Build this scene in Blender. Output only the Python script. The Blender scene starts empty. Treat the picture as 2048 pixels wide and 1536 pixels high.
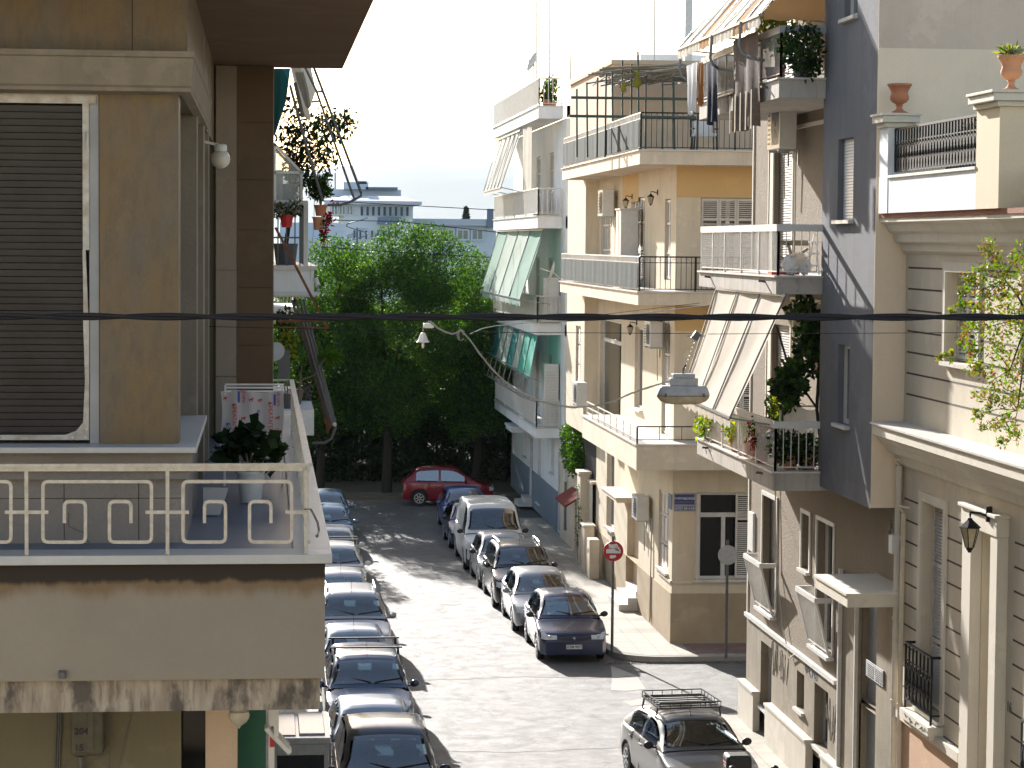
import bpy, bmesh, math, random
import numpy as np
from mathutils import Matrix, Vector
random.seed(7); RNG = np.random.default_rng(7)
S = bpy.context.scene; COL = S.collection
# ---------------------------------------------------------------- camera
FP = 4800.0; HCAM = 10.0                       # focal length in pixels of a 2048 px wide frame, eye height
YAW, PIT, ROL = math.radians(5.91173), math.radians(3.35375), math.radians(0.45048)
_fw = np.array([math.sin(YAW)*math.cos(PIT), math.cos(YAW)*math.cos(PIT), -math.sin(PIT)])
_rt = np.array([math.cos(YAW), -math.sin(YAW), 0.0]); _up = np.cross(_rt, _fw)
_c, _s = math.cos(ROL), math.sin(ROL)
MC = np.array([_c*_rt+_s*_up, -_s*_rt+_c*_up, _fw])
cd = bpy.data.cameras.new('camera'); cam = bpy.data.objects.new('camera', cd); COL.objects.link(cam); S.camera = cam
cd.sensor_width = 36; cd.lens = 36*FP/2048; cd.clip_start = .5; cd.clip_end = 14000
cam.matrix_world = Matrix(((MC[0][0], MC[1][0], -MC[2][0], 0), (MC[0][1], MC[1][1], -MC[2][1], 0), (MC[0][2], MC[1][2], -MC[2][2], HCAM), (0, 0, 0, 1)))
S.render.resolution_x, S.render.resolution_y = 1024, 768
# ---------------------------------------------------------------- light
SUN_AZ, SUN_EL = math.radians(-12.0), math.radians(20.5)   # azimuth from +Y towards +X
sdir = Vector((math.sin(SUN_AZ)*math.cos(SUN_EL), math.cos(SUN_AZ)*math.cos(SUN_EL), math.sin(SUN_EL)))
w = bpy.data.worlds.new('World'); S.world = w; w.use_nodes = True
nt = w.node_tree; sky = nt.nodes.new('ShaderNodeTexSky'); sky.sky_type = 'NISHITA'; sky.sun_disc = False
sky.sun_elevation = SUN_EL; sky.sun_rotation = SUN_AZ; sky.air_density = 1.0; sky.dust_density = .9; sky.ozone_density = 1.0
wb = nt.nodes.new('ShaderNodeVectorMath'); wb.operation = 'MULTIPLY'; wb.inputs[1].default_value = (1.11, 1.0, .91)   # the camera's white balance
nt.links.new(sky.outputs[0], wb.inputs[0]); nt.links.new(wb.outputs[0], nt.nodes['Background'].inputs[0]); nt.nodes['Background'].inputs[1].default_value = 0.105
sl = bpy.data.lights.new('sun', 'SUN'); sl.energy = 5.0; sl.angle = math.radians(.5); sl.color = (1, .96, .91)
so = bpy.data.objects.new('sun', sl); COL.objects.link(so); so.rotation_euler = sdir.to_track_quat('Z', 'Y').to_euler(); so.location = (-20, 60, 60)
S.view_settings.view_transform = 'Standard'; S.view_settings.look = 'None'; S.view_settings.exposure = 1.45; S.view_settings.gamma = 1
S.render.engine = 'CYCLES'
# ---------------------------------------------------------------- pixel of the photograph -> point on a plane (real distances)
def ray(x, y): return MC.T @ np.array([(x-1024)/FP, -(y-768)/FP, 1.0])
def hX(x, y, X): d = ray(x, y); t = X/d[0]; return Vector((X, d[1]*t, HCAM+d[2]*t))
def hY(x, y, Y): d = ray(x, y); t = Y/d[1]; return Vector((d[0]*t, Y, HCAM+d[2]*t))
def hZ(x, y, Z): d = ray(x, y); t = (Z-HCAM)/d[2]; return Vector((d[0]*t, d[1]*t, Z))
# ---------------------------------------------------------------- materials
MATS = {}
def newmat(name):
    m = bpy.data.materials.new(name); m.use_nodes = True; MATS[name] = m
    return m, m.node_tree, m.node_tree.nodes['Principled BSDF']
def N(nt, t, **k):
    n = nt.nodes.new(t)
    for a, b in k.items():
        if a.startswith('i_'):
            key = a[2:]; key = int(key) if key.isdigit() else key
            n.inputs[key].default_value = b
        else: setattr(n, a, b)
    return n
def coords(nt, sx=1, sy=1, sz=1):
    g = N(nt, 'ShaderNodeNewGeometry'); m = N(nt, 'ShaderNodeMapping'); m.inputs['Scale'].default_value = (sx, sy, sz)
    nt.links.new(g.outputs['Position'], m.inputs[0]); return m.outputs[0]
def noise(nt, co, scale, detail=4, rough=.55, lo=.35, hi=.65):
    n = N(nt, 'ShaderNodeTexNoise', i_Scale=scale, i_Detail=detail, i_Roughness=rough); nt.links.new(co, n.inputs['Vector'])
    r = N(nt, 'ShaderNodeMapRange'); r.inputs[1].default_value = lo; r.inputs[2].default_value = hi
    nt.links.new(n.outputs[0], r.inputs[0]); return r.outputs[0]
def mixc(nt, fac, a, b, amt=1.0):
    m = N(nt, 'ShaderNodeMix', data_type='RGBA')
    if amt != 1.0:
        q = N(nt, 'ShaderNodeMath', operation='MULTIPLY'); nt.links.new(fac, q.inputs[0]); q.inputs[1].default_value = amt; fac = q.outputs[0]
    nt.links.new(fac, m.inputs[0])
    for s, v in ((6, a), (7, b)):
        if isinstance(v, tuple): m.inputs[s].default_value = (*v, 1)
        else: nt.links.new(v, m.inputs[s])
    return m.outputs[2]
def bump(nt, p, h, dist, strength=1.0):
    b = N(nt, 'ShaderNodeBump', i_Distance=dist, i_Strength=strength); nt.links.new(h, b.inputs['Height']); nt.links.new(b.outputs[0], p.inputs['Normal'])
def plaster(name, col, dirt=(.25, .2, .15), amt=.35, streak=.5, rough=.9, bmp=.004, bscale=40, patch=1.0, fine=.12):
    m, nt, p = newmat(name); co = coords(nt); cs = coords(nt, 1, 1, .12)
    a = noise(nt, co, .9*patch, 6, .6, .42, .75); s = noise(nt, cs, 4.5, 5, .6, .48, .78); f = noise(nt, co, 30, 3, .6, .3, .7)
    c = mixc(nt, a, col, tuple(x*.82 for x in dirt), amt*.7)
    c = mixc(nt, s, c, dirt, streak*.6); c = mixc(nt, noise(nt, co, .7*patch, 4, .75, .575, .60), c, tuple(min(1,x*1.12+.01) for x in col), .45); c = mixc(nt, noise(nt, cs, 13, 4, .7, .56, .72), c, dirt, streak*.35)
    c = mixc(nt, f, c, tuple(x*.6 for x in col), fine)
    nt.links.new(c, p.inputs['Base Color']); p.inputs['Roughness'].default_value = rough
    if 'Specular IOR Level' in p.inputs: p.inputs['Specular IOR Level'].default_value = .25
    bump(nt, p, noise(nt, co, bscale, 3, .6, .2, .8), bmp); return m
def simple(name, col, rough=.6, metal=0, var=.15, spec=.5, scale=12, dirt=None, trans=0):
    m, nt, p = newmat(name); co = coords(nt); n = noise(nt, co, scale, 4, .6, .35, .7)
    c = mixc(nt, n, col, dirt if dirt else tuple(x*.7 for x in col), 1.0 if dirt and var == 1 else (var if dirt else min(1, var*2)))
    nt.links.new(c, p.inputs['Base Color']); p.inputs['Roughness'].default_value = rough; p.inputs['Metallic'].default_value = metal
    p.inputs['Specular IOR Level'].default_value = spec
    return m
def glassm(name, col, rough=.04, var=.3):
    m, nt, p = newmat(name); co = coords(nt); n = noise(nt, co, 1.4, 2, .5, .4, .6)
    c = mixc(nt, n, col, tuple(x*.35 for x in col), var); nt.links.new(c, p.inputs['Base Color'])
    p.inputs['Roughness'].default_value = rough; p.inputs['Specular IOR Level'].default_value = .8; return m
def leafm(name, col, col2, trans=.45):
    m, nt, p = newmat(name); co = coords(nt); n = noise(nt, co, 1.1, 3, .6, .4, .6); n2 = noise(nt, co, 9, 2, .5, .3, .7)
    c = mixc(nt, n, col, col2); c = mixc(nt, n2, c, tuple(x*.55 for x in col), .5)
    nt.links.new(c, p.inputs['Base Color']); p.inputs['Roughness'].default_value = .6; p.inputs['Specular IOR Level'].default_value = .12
    t = N(nt, 'ShaderNodeBsdfTranslucent'); hs = N(nt, 'ShaderNodeHueSaturation', i_Hue=.487, i_Saturation=1.25, i_Value=1.9)
    nt.links.new(c, hs.inputs['Color']); nt.links.new(hs.outputs[0], t.inputs[0])
    mx = N(nt, 'ShaderNodeMixShader', i_0=trans); nt.links.new(p.outputs[0], mx.inputs[1]); nt.links.new(t.outputs[0], mx.inputs[2])
    nt.links.new(mx.outputs[0], nt.nodes['Material Output'].inputs[0]); return m
def clothm(name, col, trans=.35, rough=.9, col2=None, sc=2.0):
    m, nt, p = newmat(name); co = coords(nt); n = noise(nt, co, sc, 5, .6, .35, .7)
    c = mixc(nt, n, col, col2 or tuple(x*.8 for x in col), .6)
    nt.links.new(c, p.inputs['Base Color']); p.inputs['Roughness'].default_value = rough; p.inputs['Specular IOR Level'].default_value = .15
    t = N(nt, 'ShaderNodeBsdfTranslucent'); nt.links.new(c, t.inputs[0])
    mx = N(nt, 'ShaderNodeMixShader', i_0=trans); nt.links.new(p.outputs[0], mx.inputs[1]); nt.links.new(t.outputs[0], mx.inputs[2])
    nt.links.new(mx.outputs[0], nt.nodes['Material Output'].inputs[0]); return m
# ---------------------------------------------------------------- mesh builder
class MB:
    def __init__(s): s.v = []; s.f = []; s.m = []; s.mi = 0
    def add(s, vs, fs, mi=None):
        o = len(s.v); s.v += [tuple(v) for v in vs]; s.f += [tuple(i+o for i in f) for f in fs]; s.m += [s.mi if mi is None else mi]*len(fs); return s
    def box(s, x0, y0, z0, x1, y1, z1, mi=None):
        x0, x1 = sorted((x0, x1)); y0, y1 = sorted((y0, y1)); z0, z1 = sorted((z0, z1))
        return s.add([(x0,y0,z0),(x1,y0,z0),(x1,y1,z0),(x0,y1,z0),(x0,y0,z1),(x1,y0,z1),(x1,y1,z1),(x0,y1,z1)],
                     [(0,3,2,1),(4,5,6,7),(0,1,5,4),(1,2,6,5),(2,3,7,6),(3,0,4,7)], mi)
    def obox(s, M, hx, hy, hz, mi=None):
        vs = [M @ Vector((a*hx, b*hy, c*hz)) for c in (-1, 1) for a, b in ((-1,-1),(1,-1),(1,1),(-1,1))]
        return s.add(vs, [(0,3,2,1),(4,5,6,7),(0,1,5,4),(1,2,6,5),(2,3,7,6),(3,0,4,7)], mi)
    def quad(s, a, b, c, d, mi=None): return s.add([a, b, c, d], [(0,1,2,3)], mi)
    def prism(s, pts, off, mi=None):           # polygon (3-D points) pushed along off
        n = len(pts); off = Vector(off); a = [Vector(p) for p in pts]; b = [p+off for p in a]
        return s.add(a+b, [tuple(range(n-1, -1, -1)), tuple(range(n, 2*n))]+[(i, (i+1) % n, n+(i+1) % n, n+i) for i in range(n)], mi)
    def tube(s, pts, r, n=6, mi=None, cap=True):
        pts = [Vector(p) for p in pts]; rs = r if isinstance(r, (list, tuple)) else [r]*len(pts); vs = []; fs = []
        up = None
        for i, p in enumerate(pts):
            t = (pts[min(i+1, len(pts)-1)]-pts[max(i-1, 0)]).normalized()
            if up is None: up = Vector((0,0,1)) if abs(t.z) < .9 else Vector((1,0,0))
            a = t.cross(up).normalized() if t.cross(up).length > 1e-4 else t.orthogonal().normalized(); b = t.cross(a).normalized(); up = -b if False else b.cross(Vector((0,0,0))) if False else up
            for k in range(n): q = 2*math.pi*(k+.5)/n; vs.append(p+a*math.cos(q)*rs[i]+b*math.sin(q)*rs[i])
        for i in range(len(pts)-1):
            for k in range(n): fs.append((i*n+k, i*n+(k+1) % n, (i+1)*n+(k+1) % n, (i+1)*n+k))
        if cap: fs += [tuple(range(n-1, -1, -1)), tuple((len(pts)-1)*n+k for k in range(n))]
        return s.add(vs, fs, mi)
    def bar(s, p, q, w=.03, h=None, mi=None):   # rectangular bar from p to q
        p = Vector(p); q = Vector(q); h = h or w; t = (q-p).normalized(); u = Vector((0,0,1)) if abs(t.z) < .95 else Vector((0,1,0))
        a = t.cross(u).normalized(); b = a.cross(t).normalized()
        vs = [e+a*w/2*i+b*h/2*j for e in (p, q) for i, j in ((-1,-1),(1,-1),(1,1),(-1,1))]
        return s.add(vs, [(3,2,1,0),(4,5,6,7),(0,1,5,4),(1,2,6,5),(2,3,7,6),(3,0,4,7)], mi)
    def lathe(s, prof, c, n=20, mi=None, ax='z'):
        c = Vector(c); vs = []; fs = []
        for r, h in prof:
            for k in range(n):
                q = 2*math.pi*k/n; a, b = r*math.cos(q), r*math.sin(q)
                vs.append(c+(Vector((a, b, h)) if ax == 'z' else Vector((a, h, b)) if ax == 'y' else Vector((h, a, b))))
        for i in range(len(prof)-1):
            for k in range(n): fs.append((i*n+k, i*n+(k+1) % n, (i+1)*n+(k+1) % n, (i+1)*n+k))
        fs += [tuple(range(n-1, -1, -1)), tuple((len(prof)-1)*n+k for k in range(n))]
        return s.add(vs, fs, mi)
    def grid(s, rows, mi=None, closed=False):
        n = len(rows[0]); vs = [p for r in rows for p in r]; fs = []
        for i in range(len(rows)-1):
            for k in range(n if closed else n-1): fs.append((i*n+k, i*n+(k+1) % n, (i+1)*n+(k+1) % n, (i+1)*n+k))
        return s.add(vs, fs, mi)
    def ball(s, c, r, n=14, mi=None, sz=1.0):
        return s.lathe([(max(1e-3, r*math.sin(math.pi*i/8)), -r*sz*math.cos(math.pi*i/8)) for i in range(9)], c, n, mi)
    def build(s, name, mats, parent=None, smooth=False, bevel=0):
        me = bpy.data.meshes.new(name); off = Vector(parent['_o']) if parent is not None else Vector((0,0,0))
        me.from_pydata([tuple(Vector(v)-off) for v in s.v], [], s.f)
        if not isinstance(mats, (list, tuple)): mats = [mats]
        for m in mats: me.materials.append(MATS[m])
        if len(mats) > 1: me.polygons.foreach_set('material_index', s.m)
        bm = bmesh.new(); bm.from_mesh(me)
        bmesh.ops.recalc_face_normals(bm, faces=bm.faces); bm.to_mesh(me); bm.free()
        me.update()
        if smooth: me.polygons.foreach_set('use_smooth', [True]*len(me.polygons)); me.set_sharp_from_angle(angle=math.radians(40))
        o = bpy.data.objects.new(name, me); COL.objects.link(o)
        if parent is not None: o.parent = parent; o['_o'] = tuple(off)
        if bevel:
            b = o.modifiers.new('bevel', 'BEVEL'); b.width = bevel; b.segments = 2; b.limit_method = 'ANGLE'; b.angle_limit = math.radians(50)
        return o
def thing(name, label, cat, loc=(0,0,0), group=None):
    o = bpy.data.objects.new(name, None); COL.objects.link(o); o.location = loc; o['_o'] = tuple(loc); o.empty_display_size = .2
    o['label'] = label; o['category'] = cat
    if group: o['group'] = group
    return o
def tag(o, label, cat, group=None):
    o['label'] = label; o['category'] = cat
    if group: o['group'] = group
    return o
def struct(o, kind='structure'): o['kind'] = kind; return o
def copy_tree(o, loc=None, parent=None, rz=None):
    c = o.copy(); COL.objects.link(c)
    if parent is not None: c.parent = parent
    if loc is not None: c.location = loc; c['_o'] = tuple(loc)
    if rz is not None: c.rotation_euler.z = rz
    for ch in [x for x in bpy.data.objects if x.parent == o]: copy_tree(ch, None, c)
    return c
# a facade plane: ('X', x) faces -X (the street), u = world Y ; ('Y', y) faces -Y (the camera), u = world X
def fb(mb, F, u0, u1, z0, z1, d0, d1, mi=None):
    if F[0] == 'X': mb.box(F[1]-d1, u0, z0, F[1]-d0, u1, z1, mi)
    else: mb.box(u0, F[1]-d1, z0, u1, F[1]-d0, z1, mi)
def fp(F, u, z, d=0): return Vector((F[1]-d, u, z)) if F[0] == 'X' else Vector((u, F[1]-d, z))
def wall(mb, F, u0, u1, z0, z1, holes, rec=.22, mi=0, grooves=()):
    us = sorted({u0, u1}|{h[0] for h in holes}|{h[1] for h in holes}); zs = sorted({z0, z1}|{h[2] for h in holes}|{h[3] for h in holes})
    for a, b in zip(us, us[1:]):
        for c, d in zip(zs, zs[1:]):
            if any(h[0] <= a+1e-6 and b <= h[1]+1e-6 and h[2] <= c+1e-6 and d <= h[3]+1e-6 for h in holes): continue
            mb.quad(fp(F,a,c), fp(F,b,c), fp(F,b,d), fp(F,a,d), mi)
    for a, b, c, d in [h[:4] for h in holes]:
        for p, q in (((a,c),(b,c)), ((b,c),(b,d)), ((b,d),(a,d)), ((a,d),(a,c))):
            mb.quad(fp(F,p[0],p[1]), fp(F,q[0],q[1]), fp(F,q[0],q[1],-rec), fp(F,p[0],p[1],-rec), mi)
def louver(mb, F, u0, u1, z0, z1, d, fr=.05, n=None, mid=(.5,)):
    t = .035; fb(mb, F, u0, u0+fr, z0, z1, d, d+t); fb(mb, F, u1-fr, u1, z0, z1, d, d+t)
    zz = [z0]+[z0+(z1-z0)*k for k in mid]+[z1]
    for i, z in enumerate(zz): a = z-fr/2 if 0 < i < len(zz)-1 else (z if i == 0 else z-fr*1.3); fb(mb, F, u0+fr, u1-fr, a, a+fr*1.3, d+.001, d+t-.001)
    for a, b in zip(zz, zz[1:]):
        k = a+fr*1.3
        while k < b-fr*1.5:
            p = [fp(F,u0+fr,k+.030,d+.004), fp(F,u1-fr,k+.030,d+.004), fp(F,u1-fr,k,d+t-.006), fp(F,u0+fr,k,d+t-.006)]
            mb.quad(*p); k += .05
def window(par, F, u0, u1, z0, z1, style='glass', rec=.16, frame='white_paint', glass='glass_dark', sill='marble', name='window', leaf=2, shutter='shutter_paint', trans=0, curtain=False):
    mb = MB(); fr = .07; D = -rec
    fb(mb,F,u0,u1,z1-fr,z1,D,D+.06); fb(mb,F,u0,u1,z0,z0+fr,D,D+.06); fb(mb,F,u0,u0+fr,z0+fr,z1-fr,D,D+.06); fb(mb,F,u1-fr,u1,z0+fr,z1-fr,D,D+.06)
    um = (u0+u1)/2
    if style != 'roller':
        zt = z1-(z1-z0)*trans if trans else z1-fr
        if trans: fb(mb,F,u0+fr,u1-fr,zt-.06,zt+.05,D+.005,D+.065)
        if leaf == 2: fb(mb,F,um-.05,um+.05,z0+fr,zt-(.06 if trans else 0),D+.003,D+.063)
    o = mb.build(name, frame, par)
    g = MB(); fb(g,F,u0+.02,u1-.02,z0+.02,z1-.02,D+.004,D+.018); g.build('pane', glass, o)
    if curtain: c = MB(); pts = [[fp(F,um+.06+(u1-um-.1)*k/10,z,D-.03+.012*(-1)**k) for k in range(11)] for z in (z0+.1, z1-.1)]; c.grid(pts); c.build('curtain','curtain',o)
    if sill: s = MB(); fb(s,F,u0-.06,u1+.06,z0-.06,z0-.002,-rec,.09); s.build('sill', sill, o)
    if style == 'closed':
        s = MB(); n = max(2, round((u1-u0)/.5)); wd = (u1-u0-.04)/n
        for k in range(n): louver(s,F,u0+.02+wd*k+.004,u0+.02+wd*(k+1)-.004,z0+.02,z1-.02,D+.075,mid=(.33,.7))
        s.build('shutter', shutter, o)
    if style == 'roller':
        s = MB(); z = z0+.03
        while z < z1-.03:
            s.quad(fp(F,u0+.03,z,D+.075), fp(F,u1-.03,z,D+.075), fp(F,u1-.03,z+.042,D+.062), fp(F,u0+.03,z+.042,D+.062))
            s.quad(fp(F,u0+.03,z+.042,D+.062), fp(F,u1-.03,z+.042,D+.062), fp(F,u1-.03,z+.05,D+.075), fp(F,u0+.03,z+.05,D+.075)); z += .05
        s.build('roller_shutter', shutter, o)
    return o
def railing(mb, p, q, h=.9, sp=.11, r=.008, top=.03, base=.08, mid=None, posts=None, pr=.02, topw=None):
    p = Vector(p); q = Vector(q); L = (q-p).length; n = max(1, int(L/sp)); Z = Vector((0,0,1))
    mb.bar(p+Z*h, q+Z*h, topw or top, top); mb.bar(p+Z*base, q+Z*base, .02, .02)
    if mid: mb.bar(p+Z*mid, q+Z*mid, .02, .02)
    for k in range(n+1): a = p.lerp(q, k/n); mb.bar(a+Z*(base+.01), a+Z*(h-top/2), r*2, r*2)
    for t in (posts or (0, 1)): a = p.lerp(q, t); mb.bar(a, a+Z*(h-top/2), pr*2, pr*2)
def text(par, name, s, size, M, mat, ext=.003, font=None, bold=0):
    c = bpy.data.curves.new(name, 'FONT'); c.body = s; c.size = size; c.extrude = ext; c.align_x = 'CENTER'; c.align_y = 'CENTER'; c.offset = bold; c.resolution_u = 3
    t = bpy.data.objects.new(name, c); COL.objects.link(t); dg = bpy.context.evaluated_depsgraph_get(); dg.update()
    me = bpy.data.meshes.new_from_object(t.evaluated_get(dg)); bpy.data.objects.remove(t)
    me.transform(M); me.transform(Matrix.Translation(-Vector(par['_o']))) if par is not None else None
    me.materials.clear(); me.materials.append(MATS[mat]); me.name = name
    o = bpy.data.objects.new(name, me); COL.objects.link(o)
    if par is not None: o.parent = par; o['_o'] = par['_o']
    return o
def faceM(loc, F='Y', tilt=0):                  # text standing upright, facing the camera side (-Y) or the street (-X)
    R = Matrix(((1,0,0,0),(0,0,-1,0),(0,1,0,0),(0,0,0,1)))
    if F == 'X': R = Matrix.Rotation(-math.pi/2, 4, 'Z') @ R
    return Matrix.Translation(Vector(loc)) @ Matrix.Rotation(tilt, 4, 'Z') @ R
# leaves: numpy cloud of small blades
def leafcloud(name, mat, par, pts, size, aspect=.5, droop=0, up=0.0, kind='stuff', jitter=.35):
    pts = np.asarray(pts); n = len(pts); off = np.array(par['_o'] if par is not None else (0,0,0))
    d = RNG.normal(size=(n,3)); d[:,2] += up-droop; d /= np.linalg.norm(d, axis=1)[:,None]
    e = RNG.normal(size=(n,3)); e -= (e*d).sum(1)[:,None]*d; e /= np.linalg.norm(e, axis=1)[:,None]
    L = size*(1+jitter*RNG.uniform(-1,1,(n,1))); W = L*aspect
    nrm = np.cross(d, e); base = pts-off
    v = np.stack([base, base+d*L*.5+e*W*.5+nrm*L*.08, base+d*L, base+d*L*.5-e*W*.5+nrm*L*.08], 1).reshape(-1,3)
    me = bpy.data.meshes.new(name); me.vertices.add(4*n); me.vertices.foreach_set('co', v.astype('f').ravel())
    me.loops.add(4*n); me.loops.foreach_set('vertex_index', np.arange(4*n, dtype='i')); me.polygons.add(n)
    me.polygons.foreach_set('loop_start', np.arange(0, 4*n, 4, dtype='i')); me.polygons.foreach_set('loop_total', np.full(n, 4, dtype='i'))
    ml = mat if isinstance(mat, (list, tuple)) else [mat]
    for m in ml: me.materials.append(MATS[m])
    if len(ml) > 1: me.polygons.foreach_set('material_index', RNG.integers(0, len(ml), n).astype('i'))
    me.update(calc_edges=True); me.validate()
    o = bpy.data.objects.new(name, me); COL.objects.link(o)
    if par is not None: o.parent = par; o['_o'] = tuple(off)
    return o
def clump(c, r, n, shell=.55):
    d = RNG.normal(size=(n,3)); d /= np.linalg.norm(d, axis=1)[:,None]
    return np.asarray(c)+d*(RNG.uniform(shell**3, 1, (n,1))**(1/3))*np.asarray(r)
# ================================================================ materials used
def marble_mix(name, a, b, c, rough=.5):
    m, nt, p = newmat(name); co = coords(nt); cs = coords(nt, 1, 1, .35)
    n1 = noise(nt, cs, 1.9, 8, .62, .44, .6); n2 = noise(nt, co, 4.2, 7, .65, .42, .66); n3 = noise(nt, cs, 11, 6, .7, .45, .7)
    k = mixc(nt, n1, a, b); k = mixc(nt, n2, k, c, .75); k = mixc(nt, n3, k, tuple(x*.55 for x in b), .45)
    v = N(nt, 'ShaderNodeTexVoronoi', feature='DISTANCE_TO_EDGE', i_Scale=2.6); d = N(nt, 'ShaderNodeTexNoise', i_Scale=2.4, i_Detail=6); nt.links.new(co, d.inputs['Vector'])
    x = N(nt, 'ShaderNodeVectorMath', operation='MULTIPLY_ADD'); nt.links.new(d.outputs['Color'], x.inputs[0]); x.inputs[1].default_value = (.8,.8,.8); nt.links.new(co, x.inputs[2]); nt.links.new(x.outputs[0], v.inputs['Vector'])
    r = N(nt, 'ShaderNodeMapRange'); r.inputs[1].default_value = 0; r.inputs[2].default_value = .02; r.inputs[3].default_value = 1; r.inputs[4].default_value = 0; nt.links.new(v.outputs['Distance'], r.inputs[0])
    k = mixc(nt, r.outputs[0], k, tuple(min(1,x*1.5) for x in a), .16)
    nt.links.new(k, p.inputs['Base Color']); p.inputs['Roughness'].default_value = rough; p.inputs['Specular IOR Level'].default_value = .3
marble_mix('marble_stained', (.150,.098,.045), (.118,.096,.072), (.14,.105,.062))
def fascia_mat():
    m, nt, p = newmat('cream_fascia'); co = coords(nt); g = N(nt,'ShaderNodeNewGeometry'); s = N(nt,'ShaderNodeSeparateXYZ'); nt.links.new(g.outputs['Position'], s.inputs[0])
    a = noise(nt, co, .8, 6, .6, .4, .7); k = mixc(nt, a, (.30,.262,.205), (.255,.222,.175), .8); k = mixc(nt, noise(nt, co, 26, 3, .6, .3, .7), k, (.2,.17,.13), .15)
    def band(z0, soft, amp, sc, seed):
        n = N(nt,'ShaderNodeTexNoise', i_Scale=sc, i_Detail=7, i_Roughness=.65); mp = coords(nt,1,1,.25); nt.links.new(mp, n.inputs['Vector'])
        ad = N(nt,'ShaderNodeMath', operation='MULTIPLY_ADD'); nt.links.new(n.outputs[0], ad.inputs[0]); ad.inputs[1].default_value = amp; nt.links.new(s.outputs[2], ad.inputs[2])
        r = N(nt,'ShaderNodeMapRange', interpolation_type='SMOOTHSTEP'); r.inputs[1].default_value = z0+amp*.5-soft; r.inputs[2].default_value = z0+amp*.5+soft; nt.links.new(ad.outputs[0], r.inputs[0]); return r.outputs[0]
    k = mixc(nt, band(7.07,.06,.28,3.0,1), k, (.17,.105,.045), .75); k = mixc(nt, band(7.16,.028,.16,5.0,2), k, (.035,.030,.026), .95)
    nt.links.new(k, p.inputs['Base Color']); p.inputs['Roughness'].default_value = .9; p.inputs['Specular IOR Level'].default_value = .2
fascia_mat()
def beam_mat():
    m, nt, p = newmat('beam_stained'); cs = coords(nt,1,1,.16); cb = coords(nt,1,1,.5)
    k = mixc(nt, noise(nt, cs, 9, 6, .6, .38, .62), (.42,.36,.28), (.24,.19,.14), .8); k = mixc(nt, noise(nt, cb, 3.2, 5, .6, .52, .62), k, (.06,.052,.045), .85); k = mixc(nt, noise(nt, cs, 22, 4, .6, .5, .72), k, (.10,.08,.06), .7)
    nt.links.new(k, p.inputs['Base Color']); p.inputs['Roughness'].default_value = .9
beam_mat()
plaster('marble_dark', (.12,.072,.036), (.10,.07,.045), .7, .4, .5, .001, 20, 1.2)
plaster('marble_pale', (.27,.22,.17), (.22,.17,.13), .5, .3, .5, .001, 20)
plaster('stone_trim', (.23,.195,.15), (.14,.12,.10), .8, .7, .8, .003, 30)
plaster('stone_grey', (.25,.225,.20), (.17,.15,.13), .7, .7, .85, .003, 30)
plaster('slab_marble', (.50,.49,.47), (.30,.28,.25), .4, .3, .45, .001, 20)
simple('box_green', (.10,.098,.068), .6, dirt=(.05,.045,.03), var=.6, scale=9)
plaster('wall_olive', (.19,.17,.115), (.12,.09,.05), .3, .3)
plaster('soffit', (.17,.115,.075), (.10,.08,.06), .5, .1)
plaster('cream_wall', (.67,.575,.43), (.42,.33,.22), .35, .6, .9, .003, 50)
plaster('cream_slab', (.70,.60,.46), (.32,.26,.20), .4, .55, .85, .003, 50)
plaster('peach_wall', (.66,.50,.34), (.45,.34,.22), .25, .15, .9, .003, 50)
plaster('orange_wall', (.64,.43,.20), (.54,.36,.17), .3, .1, .9, .003, 50)
plaster('tan_base', (.42,.33,.22), (.24,.17,.09), .6, .4, .95, .008, 25)
plaster('pink_wall', (.60,.46,.34), (.42,.34,.26), .3, .2)
plaster('white_wall', (.78,.785,.78), (.42,.41,.38), .35, .4, .85, .003, 50)
plaster('blue_dado', (.20,.24,.28), (.12,.14,.16), .3, .2)
plaster('stucco_brown', (.27,.22,.165), (.19,.155,.12), .3, .25, .95, .012, 26, 1, .45)
plaster('grey_plinth', (.30,.255,.19), (.13,.11,.085), .8, .9, .9, .004, 30)
plaster('marble_base', (.60,.56,.48), (.38,.31,.22), .5, .6, .6, .002, 20)
plaster('blue_grey_wall', (.190,.192,.205), (.13,.13,.14), .5, .7, .95, .006, 60)
plaster('party_wall', (.86,.72,.55), (.50,.44,.37), .35, .2, .9, .003, 60, .5)
plaster('party_wall_top', (.66,.54,.44), (.32,.26,.22), .4, .2, .9, .004, 60)
plaster('concrete_slab', (.47,.43,.38), (.17,.15,.13), .6, .9, .85, .003, 50)
plaster('neo_wall', (.62,.55,.43), (.38,.33,.26), .4, .5, .85, .003, 60)
plaster('neo_trim', (.66,.61,.51), (.38,.35,.31), .3, .25, .8, .002, 60)
plaster('neo_pier', (.72,.60,.42), (.48,.40,.30), .25, .15, .85, .002, 60)
plaster('salmon_base', (.55,.36,.24), (.42,.28,.19), .3, .3)
plaster('red_trim', (.33,.15,.09), (.25,.12,.08), .3, .3)
plaster('dark_red_tiles', (.20,.035,.03), (.12,.03,.025), .4, .3)
simple('groove', (.06,.045,.03), .9)
simple('white_paint', (.66,.65,.62), .45, dirt=(.45,.42,.37), var=.4, scale=6)
simple('cream_paint', (.55,.51,.43), .45, dirt=(.22,.14,.08), var=.45, scale=14)
simple('shutter_paint', (.60,.56,.50), .5, dirt=(.42,.38,.32), var=.4, scale=5)
simple('shutter_brown', (.036,.030,.027), .6, dirt=(.022,.018,.015), var=.8, scale=3)
simple('frame_grey', (.30,.31,.32), .5, dirt=(.2,.2,.2), var=.5, scale=3)
simple('frame_dirty', (.48,.46,.42), .5, dirt=(.22,.15,.09), var=.7, scale=8)
simple('frame_dark', (.10,.10,.105), .5)
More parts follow.
